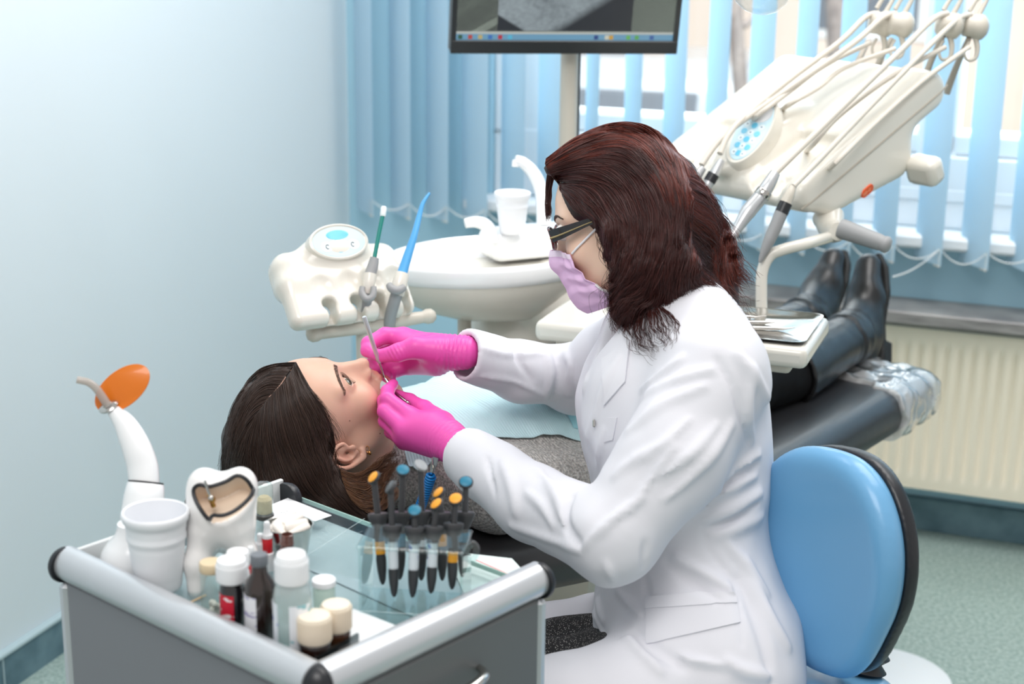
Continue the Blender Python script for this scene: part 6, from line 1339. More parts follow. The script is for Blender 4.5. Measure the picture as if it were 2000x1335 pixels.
# ============================================================ dentist
HD = A(0.1485, 2.1673, 1.2190)
RD = np.array([[0.2595, -0.9237, -0.2817], [0.9596, 0.2139, 0.1826], [-0.1084, -0.3178, 0.942]])   # x right ear (away), y face, z crown
DS = 0.90                                                  # her head is a little smaller
def dh(P): return ((P - HD.astype(np.float32)) @ RD.astype(np.float32)) / DS
def dw(x, y, z): return HD + RD @ A(x, y, z) * DS
den = thing('person', 'person in white coat, glasses, lilac face mask and pink gloves, seated and bending forward', 'person', A(0.30, 2.05, 0.0))
NB = at(1312, 655, 2.21)
SL, SR = at(1392, 728, 2.04), at(1262, 672, 2.37)
def dbody_f(P):
    d = head_f(dh(P), 0.0) * DS; d = smin(d, d_cap(P, dw(0, -0.035, -0.15), NB, 0.052, 0.060), 0.04)
    d = smin(d, d_cap(P, SL * 0.6 + SR * 0.4 - A(0, 0, 0.02), SL * 0.4 + SR * 0.6 - A(0, 0, 0.02), 0.05, 0.05), 0.05); return smax(d, d_plane(P, NB - A(0, 0, 0.08), (0, 0, -1)), 0.01)
V_, Q_ = surf(dbody_f, HD - A(0.17, 0.18, 0.33), HD + A(0.22, 0.18, 0.16), 0.0022)
o = obj('body', None, m_skin, den, smooth=180, world=True, verts=V_, faces=Q_); paint(o, head_pig(dh(V_), 0.0, (240, 204, 182)))
eyes(den, HD, RD, (90, 74, 54), (0.0, 1, -0.45)); brow_lash(den, dbody_f, HD, RD, (70, 46, 36), 1.2)
# ------------------------------------------------------------ coat
EL, WL = at(1196, 1050, 1.98), at(908, 884, 2.235)
ER, WR = at(1128, 742, 2.53), at(908, 692, 2.40)
LATD = nrm(SR - SL); 
TF = nrm(np.cross(LATD, A(0, 0, 1)) * -1); TF = TF if TF[0] < 0 else -TF; TF = nrm(A(TF[0], TF[1], 0)); TLt = np.cross(A(0, 0, 1), TF); RT_ = np.stack([TF, TLt, A(0, 0, 1)], 1)
PV = at(1365, 1290, 2.16)
KNL, KNR2 = at(1040, 1415, 1.97), at(1000, 1280, 2.36)
def arm(P, pts, r, k=0.02): return d_chain(P, pts, r, k)
def coat0(P):
    d = d_ell(P, at(1322, 800, 2.19), (0.118, 0.180, 0.20), RT_)
    d = smin(d, d_ell(P, at(1232, 800, 2.13), (0.062, 0.075, 0.085)), 0.05); d = smin(d, d_ell(P, at(1215, 790, 2.27), (0.062, 0.075, 0.085)), 0.05)
    d = smin(d, d_ell(P, at(1330, 1010, 2.18), (0.112, 0.150, 0.19), RT_), 0.06)
    d = smin(d, d_ell(P, at(1362, 1260, 2.16), (0.138, 0.185, 0.17), RT_), 0.06)
    d = smin(d, d_cap(P, SL + A(0, 0.02, -0.01), SR - A(0, 0.02, 0.01), 0.062, 0.062), 0.05)
    d = smin(d, d_cap(P, NB - A(0, 0, 0.05), NB + A(-0.005, 0, 0.0), 0.085, 0.066), 0.05)
    d = smin(d, d_chain(P, [at(1400, 1320, 2.06), at(1230, 1384, 2.01), KNL], (0.100, 0.088, 0.078), 0.02), 0.05)
    d = smin(d, d_chain(P, [at(1330, 1250, 2.26), at(1180, 1268, 2.32), KNR2], (0.098, 0.080, 0.074), 0.02), 0.04)
    a1 = d_chain(P, [SL, (SL + EL) / 2 + A(0.012, -0.01, 0.0), EL, (EL + WL) / 2 + A(0, -0.006, -0.012), WL], (0.074, 0.066, 0.056, 0.050, 0.041), 0.02)
    a1 = smax(a1, d_plane(P, WL, WL - EL), 0.004); d = smin(d, a1, 0.022)
    a2 = d_chain(P, [SR, (SR + ER) / 2, ER, (ER + WR) / 2 + A(0, 0, -0.006), WR], (0.072, 0.062, 0.052, 0.046, 0.041), 0.02)
    a2 = smax(a2, d_plane(P, WR, WR - ER), 0.004); d = smin(d, a2, 0.022)
    return d
def coat_cut(P, d):
    neck = d_cap(P, NB - A(0.01, 0, 0.05), dw(0, -0.035, -0.10), 0.066, 0.062)
    d = smax(d, -neck, 0.006)
    vee = d_ell(P, at(1190, 672, 2.16), (0.040, 0.030, 0.060)); d = smax(d, -vee, 0.01)
    for W_, E_ in ((WL, EL), (WR, ER)): d = smax(d, -d_cap(P, W_ + (E_ - W_) * 0.05, W_ + (W_ - E_) * 0.2, 0.0315, 0.0325), 0.004)
    # open front between the knees: the skirt shows
    d = smax(d, -d_chain(P, [at(1040, 1262, 2.10), at(1150, 1250, 2.12)], (0.040, 0.012), 0.01), 0.012); return d
FOLDS = [  # photo pixels of cloth folds, height radius, + ridge / - crease
 ([(1236, 786), (1300, 748), (1386, 722)], 0.006, 1), ([(1230, 840), (1300, 786), (1375, 754)], 0.006, 1), ([(1428, 829), (1375, 909), (1300, 974)], 0.006, 1), ([(1316, 872), (1252, 963), (1236, 995)], 0.005, 1),
 ([(1177, 1043), (1214, 995), (1257, 974)], 0.005, 1), ([(1118, 968), (1102, 1016), (1134, 1065)], 0.006, -1), ([(1139, 1070), (1188, 1016), (1230, 995)], 0.005, 1), ([(1032, 963), (1059, 990), (1080, 1027)], 0.005, 1), ([(1000, 1027), (1064, 1049), (1128, 1075)], 0.005, 1),
 ([(982, 900), (1000, 950), (1010, 1000)], 0.005, 1), ([(950, 890), (960, 930), (968, 965)], 0.004, -1), ([(1050, 915), (1085, 960), (1100, 1020)], 0.005, 1),
 ([(1482, 888), (1439, 920), (1375, 963)], 0.006, 1), ([(1477, 931), (1428, 952), (1386, 963)], 0.006, 1), ([(1482, 963), (1428, 995), (1375, 1011)], 0.007, 1), ([(1486, 1010), (1440, 1030), (1400, 1045)], 0.006, 1), ([(1478, 905), (1430, 935), (1380, 985)], 0.005, -1), ([(1480, 980), (1430, 1012), (1385, 1030)], 0.005, -1),
 ([(1257, 1049), (1348, 1102), (1439, 1156)], 0.006, 1), ([(1270, 1075), (1340, 1130), (1400, 1170)], 0.005, -1), ([(1456, 1102), (1482, 1156), (1509, 1209), (1540, 1263)], 0.007, 1), ([(1440, 1130), (1470, 1190), (1495, 1260), (1505, 1330)], 0.006, -1), ([(1420, 1060), (1462, 1110), (1500, 1160)], 0.005, 1),
 ([(1420, 1290), (1450, 1310), (1500, 1320)], 0.007, 1), ([(1300, 1275), (1360, 1290), (1410, 1300)], 0.006, 1), ([(1195, 1205), (1240, 1260), (1290, 1310)], 0.007, 1), ([(1215, 1210), (1270, 1255), (1330, 1300)], 0.006, -1), ([(1160, 1190), (1175, 1230), (1178, 1255)], 0.006, 1), ([(1172, 1130), (1166, 1170), (1180, 1215)], 0.006, 1), ([(1185, 1100), (1205, 1150), (1250, 1200)], 0.005, 1),
 ([(1262, 1060), (1258, 1110), (1262, 1165)], 0.004, -1), ([(1400, 700), (1432, 760), (1452, 830), (1462, 862)], 0.004, -1), ([(1470, 720), (1462, 800), (1470, 860)], 0.006, 1), ([(1440, 690), (1478, 740), (1496, 780)], 0.006, 1),
 ([(920, 672), (980, 690), (1060, 690)], 0.004, 1), ([(1000, 660), (1010, 700), (1040, 740)], 0.004, -1), ([(1078, 680), (1090, 720), (1080, 780)], 0.005, -1), ([(1066, 684), (1074, 730), (1064, 780)], 0.005, 1), ([(1098, 672), (1115, 715), (1110, 770)], 0.005, 1), ([(1125, 690), (1150, 720), (1140, 765)], 0.005, 1), ([(940, 735), (1000, 745), (1060, 770)], 0.004, 1),
 ([(1180, 840), (1165, 900), (1150, 960)], 0.005, 1), ([(1210, 700), (1180, 760), (1160, 820), (1140, 880)], 0.005, 1), ([(1364, 975), (1372, 1030), (1390, 1080), (1430, 1130), (1445, 1190), (1450, 1260)], 0.0028, -1),
 ([(1330, 700), (1300, 720), (1250, 760)], 0.006, 1), ([(1240, 890), (1290, 870), (1345, 820)], 0.005, 1), ([(1200, 930), (1230, 905), (1270, 890)], 0.005, 1), ([(1290, 930), (1345, 890), (1400, 830)], 0.005, 1)]
FP = []; _s = [spline([A(u, v, 0) for u, v in px], 4)[:, :2] for px, r, g_ in FOLDS]
_P, _ok = march(lambda q: coat_cut(q, coat0(q)), np.concatenate(_s), 1.6, 2.9, 70); _i = 0
for s_, (px, r, sg_) in zip(_s, FOLDS):
    P, ok = _P[_i:_i + len(s_)], _ok[_i:_i + len(s_)]; _i += len(s_)
    P = P[ok]
    if len(P) < 3: continue
    zz_ = (P - CO) @ CF; cut = [0] + [k + 1 for k in range(len(P) - 1) if abs(zz_[k + 1] - zz_[k]) > 0.022] + [len(P)]   # a fold never jumps from sleeve to body
    for a_, b_ in zip(cut[:-1], cut[1:]):
        if b_ - a_ > 3: FP.append((P[a_:b_], r, sg_))
def coat_f(P):
    d = coat_cut(P, coat0(P)); near = np.abs(d) < 0.03
    if near.any():
        Q = P[near]; e = d[near]
        for F, r, sg_ in FP:
            lo, hi = F.min(0) - 0.03, F.max(0) + 0.03; m = ((Q > lo) & (Q < hi)).all(1)
            if not m.any(): continue
            n_ = len(F); rr_ = [r * (0.45 + 0.55 * math.sin(math.pi * i / (n_ - 1))) for i in range(n_)]; c = d_chain(Q[m], F, rr_, 0.0); r = r * 1.35
            e[m] = smin(e[m], c + r * 0.10, r * 1.35) if sg_ > 0 else smax(e[m], -(c - r * 0.05), r * 1.1)
        e = e + vnoise(Q * np.array([16, 16, 26], np.float32), 21) * 0.0030 + vnoise(Q * np.array([42, 42, 24], np.float32), 22) * 0.0010
        d[near] = e
    return d
LO = np.minimum.reduce([WL, WR, PV, KNL, KNR2, EL]) - A(0.08, 0.1, 0.16); HI = np.maximum.reduce([SL, SR, PV, WR, ER, NB]) + A(0.17, 0.12, 0.1)
V_, Q_ = surf(coat_f, LO, HI, 0.0042)
m_coat = mat('white_cotton_coat', (220, 220, 226), 0.85, spec=0.25, bump=0.10, bscale=900)
coat = obj('coat', None, m_coat, den, smooth=180, world=True, verts=V_, faces=Q_)
# collar, lapel, pockets, zip pull
cc = dw(0, -0.040, -0.150); ca = nrm(dw(0, -0.030, -0.08) - NB); x, y, z = frame(ca, TF)
g = M(); G = []
fr = TF - z * (TF @ z); fr = nrm(fr); sd_ = np.cross(z, fr)
for t in np.radians(np.linspace(42, 318, 40)):
    e = fr * math.cos(t) + sd_ * math.sin(t); base = NB + z * 0.010
    G.append([base + e * 0.076 + z * (-0.018), base + e * 0.071 + z * 0.012, base + e * 0.069 + z * 0.034, base + e * 0.073 + z * 0.043, base + e * 0.083 + z * 0.034, base + e * 0.094 + z * 0.004, base + e * 0.104 - z * 0.018])
obj('collar', M().sheet(G, 0.0022, nvec=(0, 0, 1)), m_coat, coat, world=True, smooth=80)
def cpatch(nm, quad, nu=14, nv=14, off=0.0035, th=0.003, mt=None): return obj(nm, patch(coat_f, quad, nu, nv, off, th, 1.6, 2.9), mt or m_coat, coat, world=True, smooth=80)
cpatch('lapel', [(1178, 702), (1232, 668), (1222, 745), (1181, 792)], 18, 18, 0.0035)
cpatch('side_pocket', [(1263, 1168), (1432, 1156), (1446, 1215), (1263, 1258)], 20, 14, 0.0025)
cpatch('pocket_band', [(1263, 1166), (1432, 1154), (1436, 1178), (1263, 1190)], 20, 8, 0.0042, 0.0022)
cpatch('breast_pocket', [(1186, 815), (1206, 815), (1198, 858), (1180, 862)], 10, 12, 0.002)
zp, ok_ = march(coat_f, [(1160, 826)], 1.8, 2.8); g = M(); g.box(zp[0] + (-CF) * 0.002, (0.004, 0.003, 0.010), np.stack([CR, CF, CU], 1), 0.001); obj('zip_pull', g, m_steel, coat, world=True, smooth=30)
# skirt and legs under the coat
def legs_f(P):
    d = d_chain(P, [at(1330, 1310, 2.14), at(1180, 1342, 2.14), at(1030, 1346, 2.13)], (0.075, 0.072, 0.070), 0.02)
    for kx, off in ((KNL, A(0.02, 0.0, 0)), (KNR2, A(0.02, 0.0, 0))):
        f0 = A(kx[0] + 0.22, kx[1] + 0.05, 0.05); d = smin(d, d_chain(P, [at(1330, 1290, 2.14), kx + A(0, 0, -0.01), (kx + f0) / 2, f0 + A(0, 0, 0.05)], (0.075, 0.062, 0.055, 0.04), 0.02), 0.03)
    return d
V_, Q_ = surf(legs_f, np.minimum(KNL, KNR2) * A(1, 1, 0) - A(0.1, 0.12, 0), np.maximum(PV, KNR2) + A(0.16, 0.16, 0.12), 0.008)
k = NT('black_mesh_fabric'); b_ = k.n('ShaderNodeBsdfPrincipled'); b_.inputs['Roughness'].default_value = 0.9; k.l(b_.outputs[0], k.out.inputs[0]); tc = k.n('ShaderNodeTexCoord'); br = k.n('ShaderNodeTexVoronoi'); br.inputs['Scale'].default_value = 330; k.l(tc.outputs['Object'], br.inputs[0])
rp = k.n('ShaderNodeValToRGB'); rp.color_ramp.elements[0].position = 0.18; rp.color_ramp.elements[0].color = s2l((176, 172, 168)); rp.color_ramp.elements[1].position = 0.30; rp.color_ramp.elements[1].color = s2l((30, 30, 32)); k.l(br.outputs[0], rp.inputs[0]); k.l(rp.outputs[0], b_.inputs['Base Color'])
obj('skirt', None, k.m, den, smooth=180, world=True, verts=V_, faces=Q_)
for kx in (KNL, KNR2):
    f0 = A(kx[0] + 0.22, kx[1] + 0.05, 0.0)
    def shoe_f(P): return smax(d_chain(P, [f0 + A(0.03, 0, 0.04), f0 + TF * 0.10 + A(0, 0, 0.035), f0 + TF * 0.19 + A(0, 0, 0.028)], (0.04, 0.042, 0.032), 0.02), d_plane(P, f0 + A(0, 0, 0.0), (0, 0, -1)), 0.004)
    V_, Q_ = surf(shoe_f, f0 - A(0.28, 0.25, 0.01), f0 + A(0.15, 0.28, 0.12), 0.008); obj('shoe', None, m_wcap, den, smooth=180, world=True, verts=V_, faces=Q_)
# ------------------------------------------------------------ mask, ear loops, glasses, earring
def face_smooth(q):
    s = np.stack([np.abs(q[:, 0]), q[:, 1], q[:, 2]], 1).astype(np.float32)
    d = d_ell(s, (0, 0.030, -0.055), (0.064, 0.066, 0.074)); d = smin(d, d_cap(s, (0, 0.085, 0.0), (0, 0.103, -0.040), 0.010, 0.016), 0.035); return smin(d, d_ell(s, (0, 0.070, -0.098), (0.030, 0.030, 0.030)), 0.03)
def mk_d(L): return smin(face_smooth(L), head_f(L, 0.0), 0.015)
nr, ncl = 46, 61; RW_ = np.linspace(0, 1, nr)[:, None]; CW = np.linspace(-1, 1, ncl)[None, :]
am_ = np.radians(np.interp(RW_, [0, 0.12, 0.5, 0.85, 1.0], [41, 42, 50, 66, 74])); an_ = CW * am_
zc_m = -0.018 - 0.104 * RW_; zs_m = -0.030 - 0.088 * RW_; zz_ = zc_m + (zs_m - zc_m) * np.abs(CW) ** 1.6
Dr = np.stack([np.sin(an_), np.cos(an_), 0 * an_ - 0.35 * np.clip(RW_ - 0.75, 0, 1)], -1); Or = np.stack([0 * an_, 0.005 + 0 * an_, zz_], -1)
tr_ = np.full(an_.shape, 0.145)
for _ in range(45): tr_ = tr_ - 0.7 * np.clip(mk_d((Or + Dr * tr_[..., None]).reshape(-1, 3).astype(np.float32)).reshape(an_.shape) - 0.0050, -0.01, 0.05)
for _ in range(3): tr_[1:-1, 1:-1] = (tr_[1:-1, 1:-1] * 2 + tr_[:-2, 1:-1] + tr_[2:, 1:-1] + tr_[1:-1, :-2] + tr_[1:-1, 2:]) / 6
ple = 0.0050 * np.abs(((RW_ * 4.2 + 0.12 * np.sin(CW * 9)) % 1.0) - 0.5) * 2 * np.clip(np.abs(CW) * 1.3, 0.25, 1) * ((RW_ > 0.14) & (RW_ < 0.92)) + 0.0014 * np.sin(CW * 26 + RW_ * 7) * np.abs(CW) ** 2
Gm = (Or + Dr * (tr_ + ple)[..., None]).reshape(-1, 3) * DS @ RD.T + HD; Gm = Gm.reshape(nr, ncl, 3)
msk = obj('face_mask', M().sheet(Gm, 0.0012, nvec=RD[:, 1]), mat('lilac_mask', (234, 196, 232), 0.85, bump=0.08, bscale=700), den, world=True, smooth=80)
for c_ in (0, ncl - 1): obj('mask_binding', M().tube(Gm[int(nr * .62):, c_], 0.0026, 8, flat=0.6), mat('white_elastic', (240, 238, 242), 0.7), msk, world=True)
Gt = Gm[0:5] + RD[:, 1] * 0.0008; obj('mask_top_band', M().sheet(Gt, 0.0012, nvec=RD[:, 1]), mat('pale_mask_band', (242, 224, 242), 0.85), msk, world=True, smooth=80)
def on_face(Lp):
    P = np.array([dw(*p) for p in Lp], np.float32)
    for _ in range(6): P = P - ((dbody_f(P) - 0.002)[:, None] * grad(dbody_f, P)).astype(np.float32)
    return P
m_loop = mat('white_elastic', (240, 238, 242), 0.7)
for sx in (-1, 1):
    for ya, za, yb, zb_ in ((0.078, -0.030, -0.005, 0.012), (0.030, -0.098, -0.008, -0.040)):
        pts = on_face([(sx * 0.070, ya + (yb - ya) * t, za + (zb_ - za) * t) for t in np.linspace(0, 1, 7)]); obj('ear_loop', M().tube(pts, 0.0016, 8), m_loop, msk, world=True)
GL = thing  # glasses are worn: a child of the dentist
m_temple = mat('zebra_temple', (34, 36, 42), 0.25, rgb2=(20, 20, 24), vscale=300, stretch=(1, 1, 4), coat=0.5); m_gold = mat('gold_trim', (196, 172, 128), 0.3, metal=0.9)
m_gfr = mat('dark_red_rim', (92, 34, 38), 0.2, coat=0.5)
gf = None
for sx in (-1, 1):
    rim = [dw(sx * (0.0345 + 0.0285 * math.copysign(abs(math.cos(t)) ** 0.75, math.cos(t))), 0.107 - 0.010 * ((0.0345 + 0.0285 * math.cos(t)) / 0.063) ** 2, 0.000 + 0.0175 * math.copysign(abs(math.sin(t)) ** 0.8, math.sin(t))) for t in np.arange(36) * 2 * math.pi / 36]
    g = M(); g.tube(rim, 0.0019, 8, loop=True); r_ = obj('glasses_rim', g, m_gfr, den, world=True)
    c_ = np.mean(rim, 0); g = M(); g.loft([[c_ + (p - c_) * 0.97 + RD[:, 1] * o_ for p in rim] for o_ in (-0.0006, 0.0006)]); obj('lens', g, clear('lens', (236, 240, 240), 0.02, 1.3), r_, world=True, smooth=30)
    th = [(0.0640, 0.098, 0.004, 0.0095), (0.0700, 0.082, 0.005, 0.0092), (0.0750, 0.058, 0.0075, 0.0075), (0.0775, 0.030, 0.0105, 0.0055), (0.0790, 0.000, 0.0130, 0.0042), (0.0780, -0.018, 0.009, 0.0036), (0.0760, -0.030, -0.006, 0.0034)]
    G = [[dw(sx * a, b, c + h) for h in (-hh, -hh * .5, 0, hh * .5, hh)] for a, b, c, hh in th]
    Gs = np.stack([spline(np.array(G)[:, j], 4) for j in range(5)], 1)
    tp_ = obj('glasses_temple', M().sheet(Gs, 0.0034, nvec=RD[:, 0] * sx), m_temple, den, world=True, smooth=60)
    g = M(); g.tube([dw(sx * (a + 0.0019), b, c - hh * 0.25) for a, b, c, hh in th[:5]], [0.0016, 0.0014, 0.0010, 0.0008, 0.0006], 8, res=4); obj('gold_inlay', g, m_gold, tp_, world=True)
obj('glasses_bridge', M().tube([dw(-0.008, 0.107, 0.006), dw(0, 0.1085, 0.009), dw(0.008, 0.107, 0.006)], 0.0018, 8, res=4), m_gfr, den, world=True)
g = M()
for i in range(9): g.ball(at(1192 + i * 1.9, 499 + i * 3.4, 2.117), 0.0016, 8, 6)
obj('earring', g, m_steel, den, world=True)

# ------------------------------------------------------------ gloved hands
m_glove = mat('pink_nitrile', (232, 84, 174), 0.40, spec=0.45, bump=0.05, bscale=160)
def glove(name, f, c, lab, rad=0.15):
    V, Q = surf(f, c - rad, c + rad, 0.0016); return obj(name, None, m_glove, den, smooth=180, world=True, verts=V, faces=Q, label=lab)
def pix(*L): return [at(*p) for p in L]
# left hand (nearer): back of the hand to the tripod, holds the mirror
W0 = at(893, 872, 2.245); wl_ax = nrm(at(820, 820, 2.31) - W0)
def gl_f(P):
    d = d_chain(P, pix((915, 893, 2.225), (880, 864, 2.26), (850, 842, 2.29)), (0.028, 0.0265, 0.030), 0.01)
    for a, b, r0, r1 in (((870, 850, 2.27), (800, 812, 2.312), .022, .0140), ((866, 858, 2.27), (789, 838, 2.300), .022, .0140), ((862, 864, 2.28), (784, 852, 2.312), .021, .0130), ((862, 866, 2.29), (790, 862, 2.325), .020, .0120)): d = smin(d, d_cap(P, at(*a), at(*b), r0, r1), 0.014)
    idx = d_chain(P, pix((800, 812, 2.312), (757, 779, 2.325), (757, 764, 2.350), (768, 750, 2.378)), (0.0130, 0.0112, 0.0100, 0.0080), 0.004)
    mid = d_chain(P, pix((789, 838, 2.300), (752, 803, 2.318), (750, 782, 2.352), (757, 768, 2.378)), (0.0130, 0.0112, 0.0100, 0.0085), 0.004)
    rin = d_chain(P, pix((784, 852, 2.312), (753, 822, 2.330), (752, 800, 2.362), (762, 790, 2.388)), (0.0122, 0.0105, 0.0095, 0.0082), 0.004)
    pin = d_chain(P, pix((790, 862, 2.325), (763, 843, 2.345), (758, 825, 2.372), (766, 815, 2.395)), (0.0110, 0.0092, 0.0084, 0.0074), 0.004)
    th = d_chain(P, pix((862, 830, 2.300), (828, 800, 2.350), (800, 783, 2.378), (775, 771, 2.392)), (0.0210, 0.0140, 0.0112, 0.0088), 0.006)
    for q_, k in ((idx, .006), (mid, .004), (rin, .004), (pin, .004), (th, .010)): d = smin(d, q_, k)
    q = P - W0.astype(np.float32); t = q @ wl_ax.astype(np.float32); ang = q @ np.cross(wl_ax, CF).astype(np.float32)
    d = d + 0.0010 * np.sin(t * 900 + 2.5 * vnoise(P * 70, 3)) * np.clip(1 - np.abs(t - 0.002) / 0.040, 0, 1)
    return d
glL = glove('left_glove', gl_f, at(830, 830, 2.30), None)
# right hand (farther): pen grip on the probe
W1 = at(893, 690, 2.40); wr_ax = nrm(at(800, 682, 2.405) - W1)
def gr_f(P):
    d = d_chain(P, pix((906, 688, 2.40), (880, 688, 2.40), (850, 690, 2.405)), (0.0265, 0.0255, 0.028), 0.01)
    for a, b, r0, r1 in (((852, 682, 2.41), (788, 657, 2.430), .022, .0145), ((850, 690, 2.42), (786, 676, 2.450), .022, .0145), ((850, 700, 2.42), (792, 700, 2.458), .021, .0145), ((852, 706, 2.42), (802, 716, 2.455), .019, .0125)): d = smin(d, d_cap(P, at(*a), at(*b), r0, r1), 0.014)
    idx = d_chain(P, pix((788, 657, 2.430), (752, 655, 2.425), (720, 671, 2.412), (718, 684, 2.402), (729, 691, 2.396)), (0.0140, 0.0126, 0.0114, 0.0104, 0.0086), 0.004)
    mid = d_chain(P, pix((786, 676, 2.450), (745, 690, 2.440), (730, 706, 2.425), (737, 718, 2.415)), (0.0132, 0.0112, 0.0102, 0.0085), 0.004)
    rin = d_chain(P, pix((792, 700, 2.458), (756, 712, 2.452), (746, 724, 2.440), (756, 734, 2.430)), (0.0128, 0.0108, 0.0098, 0.0084), 0.004)
    pin = d_chain(P, pix((802, 716, 2.455), (774, 724, 2.452), (762, 732, 2.445), (764, 740, 2.438)), (0.0112, 0.0094, 0.0086, 0.0076), 0.004)
    th = d_chain(P, pix((858, 684, 2.385), (812, 678, 2.378), (778, 688, 2.378), (744, 695, 2.388)), (0.0215, 0.0168, 0.0134, 0.0106), 0.006); th = np.minimum(th, d_cap(P, at(822, 676, 2.392), at(786, 664, 2.420), 0.0185, 0.0125))
    for q_, k in ((idx, .005), (mid, .004), (rin, .004), (pin, .004), (th, .010)): d = smin(d, q_, k)
    q = P - W1.astype(np.float32); t = q @ wr_ax.astype(np.float32)
    d = d + 0.0010 * np.sin(t * 900 + 2.5 * vnoise(P * 70, 5)) * np.clip(1 - np.abs(t - 0.002) / 0.038, 0, 1)
    d = d + 0.0009 * np.sin((P @ nrm(at(775, 690, 2.38) - at(800, 676, 2.38)).astype(np.float32)) * 1100) * np.exp(-(np.linalg.norm(P - at(772, 689, 2.368).astype(np.float32), axis=1) / 0.013) ** 2)
    return d
glR = glove('right_glove', gr_f, at(820, 690, 2.42), None)
# ------------------------------------------------------------ hand instruments
pr = thing('dental_probe', 'slim steel probe held in the farther gloved hand over the open mouth', 'dental instrument', at(730, 690, 2.385))
a, b = at(711, 618, 2.345), at(741, 708, 2.385); ax = nrm(b - a); L_ = np.linalg.norm(b - a)
g = M(); g.lathe([(0.0028, 0), (0.0034, 0.001), (0.0034, L_ * .80), (0.0030, L_ * .84), (0.0034, L_ * .87), (0.0034, L_ * .95), (0.0022, L_)], a, tuple(ax), 18); obj('handle', g, m_silver if 'm_silver' in globals() else m_steel, pr, world=True)
g = M(); g.tube([b, at(747, 726, 2.395), at(750, 736, 2.402), at(751, 739, 2.405), at(746, 740, 2.408)], [0.0020, 0.0014, 0.0010, 0.0008, 0.0005], 10, res=4); obj('tip', g, m_steel, pr, world=True)
mr = thing('dental_mirror', 'round steel mouth mirror held in the nearer gloved hand', 'dental instrument', at(785, 778, 2.38))
a, b = at(796, 787, 2.352), at(768, 765, 2.378); ax = nrm(b - a); L_ = np.linalg.norm(b - a)
g = M(); g.lathe([(0.0, -0.004), (0.0036, -0.003), (0.0042, 0.0), (0.0036, 0.003), (0.0028, 0.004), (0.0032, 0.007), (0.0032, L_)], a, tuple(ax), 18, (False, True)); obj('handle', g, m_steel, mr, world=True)
mc = at(747, 749, 2.392); g = M(); g.tube([b, at(757, 757, 2.386), mc + coff(0.004, 0.002, -0.003)], 0.0013, 8, res=4); obj('neck', g, m_steel, mr, world=True)
mn_ = nrm(coff(-0.2, -0.75, 0.6)); g = M(); g.lathe([(0.0, -0.001), (0.0105, -0.001), (0.0112, 0.0), (0.0108, 0.0012), (0.0, 0.0012)], mc, tuple(mn_), 32, (False, False)); obj('mirror_disc', g, mat('mirror', (235, 238, 240), 0.02, metal=1.0), mr, world=True)
# ============================================================ hair
def depth_map(f, u0, u1, v0, v1, st, z0, z1):
    us, vs = np.arange(u0, u1 + st, st), np.arange(v0, v1 + st, st); U, V = np.meshgrid(us, vs, indexing='ij')
    P, ok = march(f, np.stack([U.ravel(), V.ravel()], -1), z0, z1, 60); D = np.where(ok, (P - CO) @ CF, np.nan).reshape(U.shape)
    for _ in range(60):
        m = np.isnan(D)
        if not m.any(): break
        S = np.zeros_like(D); n = np.zeros_like(D); pd = np.pad(D, 1, constant_values=np.nan)
        for dx, dy in ((0, 1), (2, 1), (1, 0), (1, 2)):
            q = pd[dx:dx + D.shape[0], dy:dy + D.shape[1]]; g_ = ~np.isnan(q); S[g_] += q[g_]; n[g_] += 1
        D = np.where(m & (n > 0), S / np.maximum(n, 1), D)
    def look(u, v):
        x = np.clip((u - u0) / st, 0, D.shape[0] - 1.001); y = np.clip((v - v0) / st, 0, D.shape[1] - 1.001); i, j = x.astype(int), y.astype(int); a, b = x - i, y - j
        return D[i, j] * (1 - a) * (1 - b) + D[i + 1, j] * a * (1 - b) + D[i, j + 1] * (1 - a) * b + D[i + 1, j + 1] * a * b
    return look
